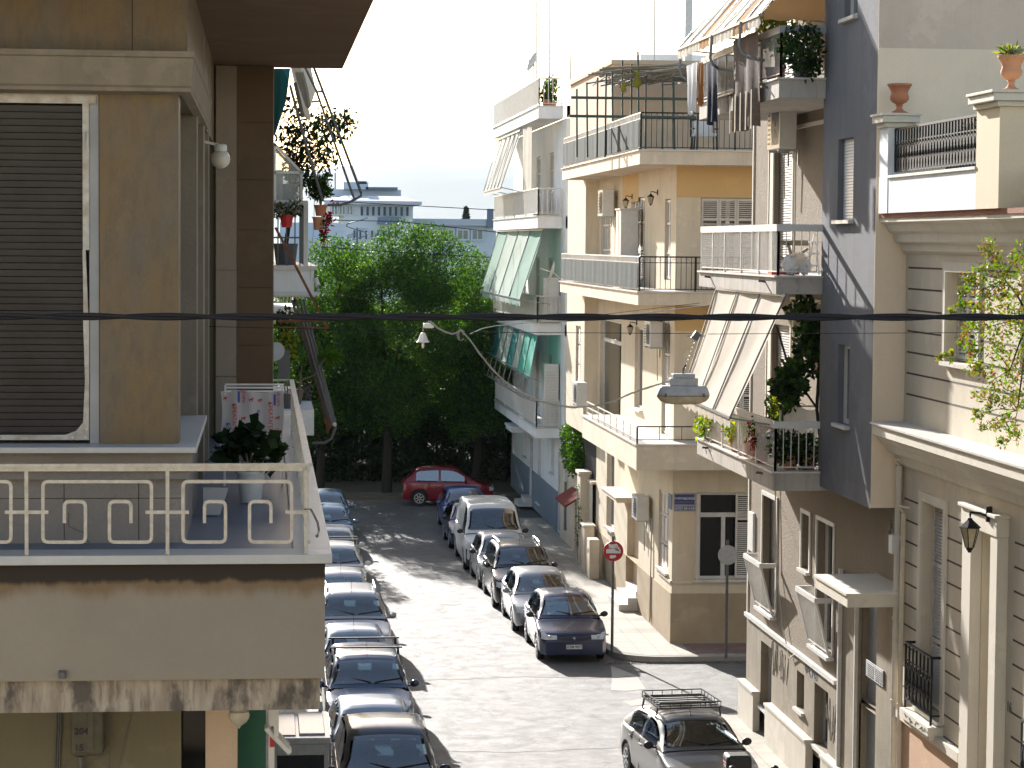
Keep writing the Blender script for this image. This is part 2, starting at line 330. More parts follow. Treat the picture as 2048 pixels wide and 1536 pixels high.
simple('black_metal', (.014,.015,.017), .6, spec=.25)
simple('green_metal', (.022,.050,.038), .5)
simple('green_panel', (.01,.11,.06), .5)
simple('grey_metal', (.22,.23,.25), .4, .4)
simple('steel_pole', (.15,.15,.155), .45, .4, dirt=(.05,.05,.05), var=.6, scale=20)
simple('galvanised', (.42,.44,.46), .35, .6, dirt=(.28,.28,.28), var=.5, scale=10)
simple('rust', (.24,.09,.035), .85, dirt=(.09,.045,.03), var=.9, scale=9)
simple('marble', (.62,.60,.56), .45, dirt=(.45,.42,.38), var=.5, scale=5)
simple('terracotta', (.47,.19,.09), .8, dirt=(.36,.14,.07), var=.6, scale=8)
simple('terracotta_pale', (.56,.27,.14), .8, dirt=(.45,.22,.12), var=.6, scale=8)
simple('red_plastic', (.5,.02,.02), .4)
simple('white_plastic', (.62,.62,.60), .4, dirt=(.45,.43,.38), var=.4, scale=6)
simple('opal_glass', (.62,.58,.50), .25)
simple('lamp_glass', (.50,.44,.30), .2, dirt=(.32,.22,.10), var=.7, scale=9)
simple('lamp_grey', (.42,.43,.44), .55, dirt=(.28,.25,.2), var=.6, scale=12)
simple('rubber', (.012,.012,.013), .75)
simple('cable_black', (.010,.011,.016), .6, spec=.2)
simple('cable_pale', (.45,.41,.34), .7)
simple('wheel_metal', (.50,.51,.52), .3, .7)
simple('trim_black', (.02,.02,.021), .5)
simple('lens_clear', (.55,.58,.60), .08)
simple('lens_red', (.35,.01,.01), .15)
simple('plate_white', (.72,.73,.72), .45)
simple('ink_dark', (.02,.02,.025), .6)
simple('ink_red', (.50,.03,.04), .6)
simple('ink_blue', (.04,.07,.30), .6)
simple('sign_red', (.42,.015,.02), .5)
simple('sign_blue', (.025,.05,.20), .4)
simple('sign_white', (.62,.62,.60), .5)
simple('bark', (.026,.020,.016), .95, dirt=(.03,.022,.016), var=.8, scale=6)
simple('bark_pale', (.20,.16,.11), .9)
simple('wood_door', (.10,.065,.04), .6)
simple('soil', (.06,.04,.025), .95)
simple('bamboo', (.20,.17,.12), .8)
simple('balcony_floor', (.13,.155,.21), .35, dirt=(.09,.11,.16), var=.6, scale=3)
simple('far_white', (.50,.57,.66), .7)  # white walls made bluish: haze and skylit shade are in the colour
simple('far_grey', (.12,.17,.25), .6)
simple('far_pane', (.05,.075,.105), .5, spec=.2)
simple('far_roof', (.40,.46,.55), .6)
glassm('far_glass', (.10,.15,.17), .2)
glassm('glass_dark', (.012,.014,.016), .05)
glassm('glass_blue', (.05,.07,.09), .05)
def carglass(name, tint, base):
    m, nt, p = newmat(name); nt.nodes.remove(p); t = N(nt,'ShaderNodeBsdfTransparent'); t.inputs[0].default_value = (*tint,1); g = N(nt,'ShaderNodeBsdfGlossy', i_Roughness=.02); f = N(nt,'ShaderNodeFresnel', i_IOR=1.6)
    r = N(nt,'ShaderNodeMapRange'); r.inputs[1].default_value = .04; r.inputs[2].default_value = 1; r.inputs[3].default_value = base; r.inputs[4].default_value = 1; nt.links.new(f.outputs[0], r.inputs[0])
    x = N(nt,'ShaderNodeMixShader'); nt.links.new(r.outputs[0], x.inputs[0]); nt.links.new(t.outputs[0], x.inputs[1]); nt.links.new(g.outputs[0], x.inputs[2]); nt.links.new(x.outputs[0], nt.nodes['Material Output'].inputs[0])
carglass('car_glass', (.30,.42,.50), .24); carglass('car_glass_pale', (.50,.68,.76), .28)
simple('interior_dark', (.022,.024,.028), .8); simple('seat_grey', (.06,.062,.068), .9); simple('seat_beige', (.20,.17,.13), .9); simple('sunshade', (.45,.55,.62), .5)
simple('curtain', (.45,.44,.42), .9)
clothm('awning_cream', (.78,.71,.60), .35, col2=(.68,.60,.50))
clothm('awning_orange', (.62,.36,.16), .4)
clothm('awning_white', (.80,.77,.70), .35)
clothm('awning_green', (.22,.36,.29), .3, col2=(.17,.30,.24))
clothm('awning_teal', (.02,.25,.22), .3)
clothm('awning_pale_green', (.40,.48,.40), .3)
clothm('awning_brightgreen', (.08,.46,.34), .35)
clothm('awning_grey', (.28,.27,.24), .25)
clothm('awning_teal_dark', (.012,.07,.075), .12)
clothm('screen_cloth', (.028,.040,.038), .05, col2=(.05,.065,.06), sc=9)
clothm('screen_white', (.82,.82,.80), .4)
clothm('cloth_white', (.72,.72,.72), .3)
clothm('cloth_navy', (.012,.015,.035), .15)
clothm('cloth_orange', (.35,.15,.05), .25)
clothm('rug_brown', (.17,.13,.11), .15, col2=(.05,.04,.035), sc=14)
clothm('rug_fringe', (.60,.50,.36), .3)
clothm('butcher_cover', (.50,.48,.47), .3, col2=(.40,.38,.38))
leafm('leaf_tree', (.028,.076,.020), (.044,.10,.024), .28)
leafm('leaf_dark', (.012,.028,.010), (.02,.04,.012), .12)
leafm('leaf_far', (.04,.075,.03), (.05,.09,.03), .3)
leafm('leaf_vine', (.04,.09,.02), (.06,.12,.025), .4)
leafm('leaf_plant', (.07,.15,.03), (.11,.19,.04), .45)
leafm('leaf_yellow', (.22,.27,.04), (.30,.28,.05), .45)
leafm('leaf_bougain', (.10,.17,.03), (.20,.21,.05), .4)
leafm('leaf_pink', (.26,.16,.07), (.30,.14,.08), .3)
leafm('flower_red', (.45,.015,.03), (.35,.01,.05), .4)
# asphalt: pale worn surface, patches, cracks
def asphalt():
    m, nt, p = newmat('asphalt'); co = coords(nt); c1 = coords(nt, 1, .7, 1)
    a = noise(nt, c1, .35, 6, .6, .38, .66); b = noise(nt, co, 2.2, 6, .7, .35, .7); f = noise(nt, co, 60, 3, .8, .3, .7)
    c = mixc(nt, a, (.108,.105,.10), (.158,.152,.143)); c = mixc(nt, b, c, (.09,.087,.082), .5); c = mixc(nt, f, c, (.26,.25,.23), .35)
    v = N(nt, 'ShaderNodeTexVoronoi', feature='DISTANCE_TO_EDGE', i_Scale=.42)
    dn = N(nt, 'ShaderNodeTexNoise', i_Scale=1.5, i_Detail=5); nt.links.new(co, dn.inputs['Vector'])
    mx = N(nt, 'ShaderNodeVectorMath', operation='MULTIPLY_ADD'); nt.links.new(dn.outputs['Color'], mx.inputs[0]); mx.inputs[1].default_value = (.9,.9,.9); nt.links.new(co, mx.inputs[2])
    nt.links.new(mx.outputs[0], v.inputs['Vector']); r = N(nt, 'ShaderNodeMapRange'); r.inputs[1].default_value = .0; r.inputs[2].default_value = .012; r.inputs[3].default_value = 1; r.inputs[4].default_value = 0
    nt.links.new(v.outputs['Distance'], r.inputs[0]); c = mixc(nt, r.outputs[0], c, (.03,.028,.026), .4)
    st = noise(nt, co, 1.3, 5, .7, .60, .72); c = mixc(nt, st, c, (.05,.048,.045), .6)
    nt.links.new(c, p.inputs['Base Color'])
    ro = N(nt, 'ShaderNodeMapRange'); nt.links.new(b, ro.inputs[0]); ro.inputs[3].default_value = .52; ro.inputs[4].default_value = .74; nt.links.new(ro.outputs[0], p.inputs['Roughness'])
    p.inputs['Specular IOR Level'].default_value = .27; bump(nt, p, f, .010, 1.0)
asphalt()
def tiles(name, c1, c2, mortar, sc, rough=.75):
    m, nt, p = newmat(name); co = coords(nt); b = N(nt, 'ShaderNodeTexBrick', i_Scale=sc, offset=0.0); b.inputs['Mortar Size'].default_value = .012; b.inputs['Brick Width'].default_value = .5; b.inputs['Row Height'].default_value = .5
    b.inputs['Color1'].default_value = (*c1, 1); b.inputs['Color2'].default_value = (*c2, 1); b.inputs['Mortar'].default_value = (*mortar, 1)
    nt.links.new(co, b.inputs['Vector']); n = noise(nt, co, 1.6, 6, .65, .35, .7); c = mixc(nt, n, b.outputs[0], tuple(x*.5 for x in c1), .7)
    nt.links.new(c, p.inputs['Base Color']); p.inputs['Roughness'].default_value = rough; bump(nt, p, n, .004)
tiles('pavement_tiles', (.40,.36,.29), (.33,.30,.25), (.16,.14,.11), 1.1)
tiles('pavement_red', (.28,.17,.14), (.24,.15,.13), (.14,.11,.10), 1.1)
plaster('park_kerb', (.13,.115,.09), (.07,.06,.05), .6, .1)
plaster('kerb_stone', (.36,.34,.30), (.16,.15,.13), .7, .1, .8, .004, 30)
plaster('patch_concrete', (.40,.38,.34), (.25,.23,.20), .5, .1, .85, .003, 30)
plaster('park_soil', (.11,.09,.06), (.05,.045,.03), .6, .1, .95, .02, 8)
plaster('terrain_mat', (.16,.15,.10), (.08,.09,.05), .6, .1, .95, .02, 1)
plaster('hill_mat', (.17,.18,.17), (.12,.13,.12), .6, .1, .95, .02, .02, .004)
_m, _nt, _p = newmat('screen_mesh'); _p.inputs['Base Color'].default_value = (.6,.6,.6,1); _p.inputs['Alpha'].default_value = .25
_p.inputs['Roughness'].default_value = .6
_m, _nt, _p = newmat('clear_glass'); _p.inputs['Base Color'].default_value = (.25,.32,.33,1); _p.inputs['Alpha'].default_value = .45; _p.inputs['Roughness'].default_value = .08
def paint(name, col, rough=.25, metal=.0, dust=.12):
    if name in MATS: return name
    m, nt, p = newmat(name); co = coords(nt); n = noise(nt, co, 3, 6, .7, .35, .75)
    c = mixc(nt, n, col, tuple(.92*x+.08*.22 for x in col), dust); nt.links.new(c, p.inputs['Base Color'])
    p.inputs['Metallic'].default_value = metal; p.inputs['Roughness'].default_value = rough
    p.inputs['Coat Weight'].default_value = .4; p.inputs['Coat Roughness'].default_value = .06; return name
# ================================================================ ground, road, pavements, hills
MB().box(-6300,-60,-1.2, 7700,11100,-.15).build('terrain', 'terrain_mat')
struct(bpy.data.objects['terrain'])
struct(MB().quad((-45,5,0),(60,5,0),(60,93.4,0),(-45,93.4,0)).build('road', 'asphalt'))
def rcorner(cx, cy, r, a0, a1, n=8): return [(cx+r*math.cos(math.radians(a0+(a1-a0)*k/n)), cy+r*math.sin(math.radians(a0+(a1-a0)*k/n))) for k in range(n+1)]
def slab2(name, poly, z0, z1, mat, bevel=0): return struct(MB().prism([(x,y,z0) for x,y in poly], (0,0,z1-z0)).build(name, mat, bevel=bevel))
farp = [(45,56.4)]+[(45,85.5)]+rcorner(9.35,84.5,1,90,180)+rcorner(9.55,57.6,1.2,180,270)
slab2('kerb', farp, -.1, .13, 'kerb_stone', .015)
slab2('pavement', [(45,56.58),(45,85.3)]+rcorner(9.35,84.3,.82,90,180)+rcorner(9.55,57.6,1.02,180,270), .1, .135, 'pavement_tiles')
struct(MB().quad((10.3,56.75,.139),(16,56.75,.139),(16,58.2,.139),(10.3,58.2,.139)).build('pavement_strip', 'pavement_red'))
nearp = [(45,7),(45,49.3)]+rcorner(9.5,48.5,.8,90,180)+[(8.7,7)]
slab2('kerb', nearp, -.1, .13, 'kerb_stone', .015)
slab2('pavement', [(44.9,7.1),(44.9,49.12)]+rcorner(9.5,48.5,.62,90,180)+[(8.88,7.1)], .1, .135, 'pavement_tiles')
slab2('kerb', [(-30,7),(1.2,7),(1.2,84.5),(-30,84.5)], -.1, .13, 'kerb_stone', .015)
slab2('pavement', [(-29.9,7.1),(1.02,7.1),(1.02,84.3),(-29.9,84.3)], .1, .135, 'pavement_tiles')
slab2('kerb', [(-45,93.2),(60,93.2),(60,94.6),(-45,94.6)], -.1, .13, 'park_kerb', .015)
slab2('park_ground', [(-60,94.5),(80,94.5),(80,140),(-60,140)], -.12, .12, 'park_soil')
# road patches (concrete repairs beside the corner, trench scars across the street)
mb = MB()
def patch(pts, z=.004): q = [hZ(x,y,z) for x,y in pts]; mb.add(q, [tuple(range(len(q)))])
patch([(1222,1332),(1240,1338),(1275,1352),(1291,1378),(1252,1382),(1222,1380),(1224,1358)])
patch([(1245,1402),(1282,1398),(1296,1408),(1262,1412)])
patch([(1395,1437),(1470,1425),(1500,1430),(1508,1440),(1440,1446)])
struct(mb.build('road_patch', 'patch_concrete'))
mb = MB()
for y, a in ((46.6,.03),(54.5,.07)):
    x = 3.2
    while x < 8.3:
        nx = x+.35; j = lambda t: .12*math.sin(t*1.7+y)+.05*math.sin(t*7+y); mb.quad((x,y+j(x),.004),(nx,y+j(nx),.004),(nx,y+j(nx)+a,.004),(x,y+j(x)+a,.004)); x = nx
struct(mb.build('road_seam', 'stone_grey'))
mb = MB(); mb.lathe([(.3,0),(.3,.006)], (5.2,66,0), 20); struct(mb.build('manhole_cover', 'frame_dark'))
# leaf litter and grit along the kerb by the corner
pts = np.stack([RNG.uniform(8.0,14,1400), 56.25+RNG.normal(0,.09,1400), np.full(1400,.012)],1)
struct(leafcloud('litter', ['stone_grey','bamboo'], None, pts, .035, .6), 'stuff')
# hills
rows = []
prof = [(-3000,300),(0,372),(300,356),(560,346),(700,335),(760,326),(860,324),(905,330),(990,324),(1200,310),(1700,330),(2300,360),(4200,380)]
def hh(px):
    for (a,b),(c,d) in zip(prof, prof[1:]):
        if a <= px <= c: t = (px-a)/(c-a); t = t*t*(3-2*t); return b+(d-b)*t
    return 400
for k in range(14):
    Y = 5400+k*360; r = []
    for i in range(90):
        px = -3000+i*80; P = hY(px, hh(px), 9000); t = min(1, max(0, (Y-5400)/3600)); t = t*t*(3-2*t) if Y <= 9000 else 1-.5*(Y-9000)/1080
        r.append((P.x*Y/9000, Y, -1+(P.z+1)*t+(18*math.sin(i*.9+k)+12*math.sin(i*2.3+k*1.3))*t*(1-t)*2))
    rows.append(r)
struct(MB().grid(rows).build('hills', 'hill_mat', smooth=True))
# ================================================================ trees
def tree(name, label, base, H, rx, ry, nclump, nleaf, mats, size=.16, group=None, zlow=.22, trunk_r=.25, cr=(.8,1.4), centers=None, bark='bark'):
    t = thing(name, label, 'tree', base, group); b = Vector(base); zc = H*(zlow+1)/2; rz = H*(1-zlow)/2
    mb = MB(); top = b+Vector((random.uniform(-.3,.3), random.uniform(-.3,.3), H*.55))
    mb.tube([b, b+(top-b)*.35+Vector((.08,.05,0)), b+(top-b)*.7, top], [trunk_r, trunk_r*.8, trunk_r*.6, trunk_r*.3], 9)
    cs = []
    for k in range(nclump):
        a = random.uniform(0, 2*math.pi); u = random.uniform(-1, 1); r = random.uniform(.45, 1)**.5*.9; q = math.sqrt(1-u*u)
        cs.append((b.x+rx*r*q*math.cos(a), b.y+ry*r*q*math.sin(a), b.z+zc+rz*r*u*.95))
    if centers: cs += centers
    for c in random.sample(cs, min(len(cs), 12)):
        s = b+(top-b)*random.uniform(.45, 1); c = Vector(c); mb.tube([s, s.lerp(c,.5)+Vector((0,0,.25)), c], [trunk_r*.32, trunk_r*.18, .02], 5)
    mb.build('trunk', bark, t, smooth=True)
    P = np.concatenate([clump(c, np.array([1,1,.75])*random.uniform(*cr), nleaf) for c in cs])
    leafcloud('crown', mats, t, P, size, .45, up=.25)
    return t
def cen(px, py, Y): p = hY(px, py, Y); return (p.x, p.y, p.z)
# crown outline of the big tree, read off as real positions at its distance
big = [cen(x,y,96+random.uniform(-1.2,1.2)) for x,y in ((800,475),(790,500),(845,492),(860,480),(880,500),(760,520),(820,540),(905,545),(915,520),(740,548),(870,570),(790,590),(720,560),(705,530),(930,580),(830,640),(760,650),(900,650),(690,600),(700,680),(860,700),(800,720),(740,740),(900,740),(930,700),(680,750))]
tree('street_tree', 'tall broad green tree crowning the far end of the street', (4.85,94.6,.12), 10.2, 3.0, 3.0, 84, 850, ['leaf_tree','leaf_tree','leaf_plant'], .125, zlow=.2, trunk_r=.22, cr=(.7,1.25), centers=big)
lf = [cen(x,y,92+random.uniform(-1,1)) for x,y in ((665,505),(640,530),(690,520),(620,560),(670,560),(600,600),(640,620),(610,660),(650,700),(700,545),(585,640),(600,720))]
tree('street_tree', 'green tree left of the tall one, crown behind the awning arms', (2.2,94.9,.12), 9.0, 2.6, 2.6, 56, 720, ['leaf_tree','leaf_plant','leaf_tree'], .13, zlow=.18, trunk_r=.2, cr=(.7,1.15), centers=lf)
rg = [cen(x,y,99+random.uniform(-1,1)) for x,y in ((950,535),(930,560),(965,560),(975,600),(985,640),(950,640),(960,700),(990,560),(1000,620),(930,620),(1000,700))]
tree('street_tree', 'rounded green tree against the white balconies, right of the tall one', (8.6,97.5,.12), 8.6, 2.6, 2.6, 52, 720, ['leaf_tree','leaf_tree','leaf_plant'], .125, zlow=.18, trunk_r=.2, cr=(.7,1.15), centers=rg)
tp = None; k = 0
for x, y in [(-9,99),(-5.5,103),(-2,98.5),(.5,104),(3.5,107),(6.5,103),(9.5,108),(12.5,101),(16,105),(20,100),(1.5,112),(7.5,113),(13,114),(-4,110),(-8,120),(-2,122),(4,121),(10,123),(16,118),(1,130),(8,131),(14,130)]:  # farthest rows are added to stop low sun reaching the park floor
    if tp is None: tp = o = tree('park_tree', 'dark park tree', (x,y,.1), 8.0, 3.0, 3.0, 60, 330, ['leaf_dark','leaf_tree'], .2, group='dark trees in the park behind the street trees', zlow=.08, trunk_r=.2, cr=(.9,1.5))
    else: o = copy_tree(tp, (x,y,.1), rz=k*1.3)
    o['label'] = ['slim','broad','tall','low','dense','loose','rounded'][k%7]+' dark park tree, '+('first row' if y<104.5 else 'second row' if y<115 else 'added back row')+' behind the street trees, at the '+('far left' if x<-6 else 'left' if x<0 else 'middle left' if x<4 else 'middle' if x<8 else 'middle right' if x<12 else 'right' if x<15 else 'far right'); s = .86+.22*((k*37) % 10)/10; o.scale = (s,s,s*.97); k += 1
# dense dark shrubbery, added to keep the park dark under the crowns
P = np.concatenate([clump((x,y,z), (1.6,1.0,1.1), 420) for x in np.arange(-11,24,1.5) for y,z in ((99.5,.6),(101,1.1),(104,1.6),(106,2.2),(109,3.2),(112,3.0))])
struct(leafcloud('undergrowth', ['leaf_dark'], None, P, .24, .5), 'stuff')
# trees of the lot on the left, behind the balconies
tree('street_tree', 'shaded tree on the left pavement behind the folded awning', (-.9,82,.13), 6.6, 2.0, 2.4, 34, 330, ['leaf_dark','leaf_tree'], .16, zlow=.2, trunk_r=.14, cr=(.6,1.0))
# ================================================================ far office buildings
def farbox(name, label, cat, x0, x1, ytop, ybot, Y, dep, mat, loc=None):
    a = hY(x0, ytop, Y); b = hY(x1, ytop, Y); t = thing(name, label, cat, (a.x, Y, 0)); MB().box(a.x,Y,-1,b.x,Y+dep,a.z).build('wall', mat, t); return t
def fwin(par, x0, x1, y0, y1, Y, n, gap=.35, mat='far_pane', d=.25, fr='far_white'):
    a = hY(x0,y0,Y); b = hY(x1,y1,Y); wd = (b.x-a.x)/n
    for k in range(n):
        u = a.x+wd*k; v = u+wd*(1-gap); f = MB(); e = min(.18,(v-u)*.14)
        f.box(u,Y-d,b.z,u+e,Y+.1,a.z).box(v-e,Y-d,b.z,v,Y+.1,a.z).box(u+e,Y-d,a.z-e,v-e,Y+.1,a.z).box(u+e,Y-d,b.z,v-e,Y+.1,b.z+e); n > 5 or f.box((u+v)/2-.05,Y-d,b.z+e,(u+v)/2+.05,Y+.1,a.z-e)
        o = f.build('window', fr, par); MB().box(u+e,Y-d+.05,b.z+e,v-e,Y+.05,a.z-e).build('pane', mat, o)
Y = 230
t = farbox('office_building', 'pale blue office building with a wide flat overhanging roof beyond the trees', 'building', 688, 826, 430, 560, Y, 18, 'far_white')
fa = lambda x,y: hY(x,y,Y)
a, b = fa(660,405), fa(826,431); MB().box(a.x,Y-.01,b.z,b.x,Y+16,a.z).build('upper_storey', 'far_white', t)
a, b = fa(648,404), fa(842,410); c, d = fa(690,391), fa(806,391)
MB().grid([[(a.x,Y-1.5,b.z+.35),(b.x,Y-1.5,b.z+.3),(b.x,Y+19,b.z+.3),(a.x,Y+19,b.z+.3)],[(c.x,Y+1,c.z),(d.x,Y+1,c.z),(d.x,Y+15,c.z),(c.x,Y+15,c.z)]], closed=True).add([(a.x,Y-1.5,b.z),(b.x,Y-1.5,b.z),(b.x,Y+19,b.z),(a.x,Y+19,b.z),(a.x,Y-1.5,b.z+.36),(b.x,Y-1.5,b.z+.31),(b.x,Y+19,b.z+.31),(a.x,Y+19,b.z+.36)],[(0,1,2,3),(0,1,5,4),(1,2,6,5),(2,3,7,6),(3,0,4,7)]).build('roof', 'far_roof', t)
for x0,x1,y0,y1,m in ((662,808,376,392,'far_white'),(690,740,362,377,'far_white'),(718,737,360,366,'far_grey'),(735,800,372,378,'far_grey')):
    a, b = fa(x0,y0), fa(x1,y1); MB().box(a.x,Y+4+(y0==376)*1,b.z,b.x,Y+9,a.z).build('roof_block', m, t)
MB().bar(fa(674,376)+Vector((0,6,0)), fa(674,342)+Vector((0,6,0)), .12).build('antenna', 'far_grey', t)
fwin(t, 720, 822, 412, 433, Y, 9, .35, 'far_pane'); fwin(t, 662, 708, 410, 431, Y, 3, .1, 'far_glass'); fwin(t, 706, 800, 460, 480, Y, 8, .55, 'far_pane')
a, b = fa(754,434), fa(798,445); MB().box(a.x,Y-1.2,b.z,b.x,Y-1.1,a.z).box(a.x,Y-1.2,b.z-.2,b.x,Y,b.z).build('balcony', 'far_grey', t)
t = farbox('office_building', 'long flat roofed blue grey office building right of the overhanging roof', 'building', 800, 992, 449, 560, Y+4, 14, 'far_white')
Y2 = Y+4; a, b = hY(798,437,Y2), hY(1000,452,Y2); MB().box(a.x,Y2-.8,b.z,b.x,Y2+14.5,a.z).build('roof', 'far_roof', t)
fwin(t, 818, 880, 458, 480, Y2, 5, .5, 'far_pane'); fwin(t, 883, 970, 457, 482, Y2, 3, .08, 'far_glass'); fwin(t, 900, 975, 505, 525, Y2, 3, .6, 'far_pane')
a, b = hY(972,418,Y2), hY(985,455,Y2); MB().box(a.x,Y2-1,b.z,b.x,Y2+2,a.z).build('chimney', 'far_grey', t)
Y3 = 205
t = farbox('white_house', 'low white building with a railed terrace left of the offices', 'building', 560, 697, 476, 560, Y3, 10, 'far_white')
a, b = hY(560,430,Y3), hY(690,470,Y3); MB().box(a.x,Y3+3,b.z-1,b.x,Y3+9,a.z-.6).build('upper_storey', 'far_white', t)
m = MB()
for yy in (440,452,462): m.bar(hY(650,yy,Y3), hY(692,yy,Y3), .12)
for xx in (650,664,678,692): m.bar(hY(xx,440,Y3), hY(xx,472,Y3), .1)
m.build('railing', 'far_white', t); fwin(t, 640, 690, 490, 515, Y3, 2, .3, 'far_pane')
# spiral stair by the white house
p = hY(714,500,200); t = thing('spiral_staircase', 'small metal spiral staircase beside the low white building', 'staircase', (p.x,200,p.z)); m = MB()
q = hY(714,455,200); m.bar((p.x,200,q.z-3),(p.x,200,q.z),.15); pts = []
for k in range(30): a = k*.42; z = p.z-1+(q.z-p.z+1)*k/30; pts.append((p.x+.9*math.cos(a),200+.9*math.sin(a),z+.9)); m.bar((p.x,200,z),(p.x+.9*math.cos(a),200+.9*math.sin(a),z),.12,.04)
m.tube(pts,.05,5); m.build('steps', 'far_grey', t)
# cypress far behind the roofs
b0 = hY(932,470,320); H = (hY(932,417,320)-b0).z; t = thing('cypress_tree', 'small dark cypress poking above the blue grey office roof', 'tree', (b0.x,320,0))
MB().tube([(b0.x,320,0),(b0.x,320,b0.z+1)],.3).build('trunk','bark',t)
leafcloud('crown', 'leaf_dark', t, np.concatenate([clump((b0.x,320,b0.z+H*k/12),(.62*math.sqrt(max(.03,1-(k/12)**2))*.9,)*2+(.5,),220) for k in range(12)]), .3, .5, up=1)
# ================================================================ right side of the street
def RX(xl, xr, xz, yt, yb, X):                     # opening on a street-facing plane -> (near Y, far Y, z0, z1)
    return (hX(xr, yt, X).y, hX(xl, yt, X).y, hX(xz, yb, X).z, hX(xz, yt, X).z)
def RY(x0, y0, x1, y1, Y): a, b = hY(x0, y0, Y), hY(x1, y1, Y); return (a.x, b.x, b.z, a.z)
def awning(par, name, A, B, C, D, n, mats, sag=.06, val=.18, arm=None, arms=True, pole='grey_metal', seam='frame_grey'):
    # A,B top edge (far, near) ; C,D bottom edge (far, near)
    A, B, C, D = map(Vector, (A, B, C, D)); nrm = (B-A).cross(C-A).normalized()
    if nrm.z < 0: nrm = -nrm
    mb = MB()
    for k in range(n):
        rows = []
        for j in range(9):
            t = j/8; a = A.lerp(B, k/n); b = A.lerp(B, (k+1)/n); c = C.lerp(D, k/n); d = C.lerp(D, (k+1)/n)
            rows.append([a.lerp(c, t).lerp(b.lerp(d, t), u)-nrm*(sag*(1+.3*math.sin(k*2.1)))*math.sin(math.pi*t)-nrm*(.03+.012*math.sin(t*9+k*1.7))*math.sin(math.pi*u)-nrm*.008*math.sin(u*9+t*5+k) for u in (0,.17,.33,.5,.67,.83,1)])
        mb.grid(rows, k % len(mats))
        e = []; m = 10
        for j in range(m+1):
            p = C.lerp(D, (k+j/m)/n); e.append([p, p-Vector((0,0,val*(.75+.25*abs(math.sin(j*math.pi/m*5)))))+(A-C).normalized()*.03*math.sin(j*2.1+k)])
        mb.grid(e, k % len(mats))
    o = mb.build(name, mats, par, smooth=True)
    f = MB(); f.bar(C, D, .045); f.bar(A, B, .06)
    for k in range(n+1): f.bar(A.lerp(B,k/n)+nrm*.012, C.lerp(D,k/n)+nrm*.012, .025, .02)
    if arms:
        for k in (0, n//2, n): q = C.lerp(D, k/n); w0 = A.lerp(B, k/n); f.bar(q, Vector((w0.x+.1, q.y+(w0.y-A.lerp(B,k/n).y), q.z-.15)), .03)
    f.build('frame_bars', pole, par); return o
def ac_unit(label, F, u, z, d=.0, wd=.85, ht=.6, dp=.32, group='outdoor air conditioners on the facades'):
    t = thing('air_conditioner', label, 'air conditioner', tuple(fp(F,u,z,d)), group)
    m = MB(); fb(m,F,u,u+wd,z,z+ht,d+.08,d+.08+dp); m.build('casing', 'white_plastic', t, bevel=.012)
    g = MB(); n = 20; c = fp(F,u+wd*.36,z+ht/2,d+.085+dp); pts = []
    r = ht*.40
    for rr in (r, r*.66, r*.33):
        pts = [c+(fp(F,1,0)-fp(F,0,0))*rr*math.cos(2*math.pi*k/n)+Vector((0,0,rr*math.sin(2*math.pi*k/n))) for k in range(n+1)]; g.tube(pts,.007,4)
    for k in range(8): a = math.pi*k/8; v = (fp(F,1,0)-fp(F,0,0))*r*math.cos(a)+Vector((0,0,r*math.sin(a))); g.bar(c-v, c+v, .006)
    g.build('fan_grille', 'frame_dark', t)
    s = MB(); fb(s,F,u+wd*.36-r,u+wd*.36+r,z+ht/2-r,z+ht/2+r,d+.082+dp,d+.084+dp)
    for k in range(7): fb(s,F,u+wd*.76,u+wd*.95,z+ht*(.12+.11*k),z+ht*(.12+.11*k)+.035,d+.081+dp,d+.085+dp)
    s.build('vent', 'frame_dark', t)
    b = MB()
    for q in (u+.12, u+wd-.12): b = MB(); fb(b,F,q-.02,q+.02,z-.05,z-.004,d,d+.08+dp); fb(b,F,q-.02,q+.02,z-.3,z-.05,d,d+.03); b.build('bracket', 'galvanised', t)
    p = MB(); p.tube([fp(F,u+wd-.05,z+.1,d+.2), fp(F,u+wd+.05,z+.05,d+.06), fp(F,u+wd+.04,z-.9,d+.04)], .016, 6); p.build('hose', 'cable_pale', t); return t
def lantern(label, F, u, z, arm=.32, s=1.0, mat='black_metal', group=None, hang=True):
    t = thing('wall_lantern', label, 'lamp', tuple(fp(F,u,z)), group); m = MB(); P = lambda d,h: fp(F,u,z+h*s,d*s)
    m.tube([P(0,-.06),P(0,.1)], .035*s, 8); m.tube([P(.02,0),P(arm*.5,.03),P(arm,.04),P(arm,.0)], .013*s, 6); m.build('arm', mat, t)
    c = P(arm,-.02); b = MB()
    b.lathe([(.02*s,.0),(.03*s,-.02*s),(.11*s,-.09*s),(.12*s,-.10*s)], c, 6); b.lathe([(.035*s,-.33*s),(.04*s,-.31*s),(.015*s,-.36*s)], c, 6); b.lathe([(.006*s,.0),(.012*s,.04*s),(.003*s,.06*s)], c, 6)
    for k in range(6): a = math.pi/3*k; b.bar(c+Vector((.10*s*math.cos(a),.10*s*math.sin(a),-.10*s)), c+Vector((.045*s*math.cos(a),.045*s*math.sin(a),-.31*s)), .008*s)
    b.build('lamp_frame', mat, t); MB().lathe([(.042*s,-.305*s),(.095*s,-.10*s)], c, 6).build('lamp_glass', 'lamp_glass', t); return t
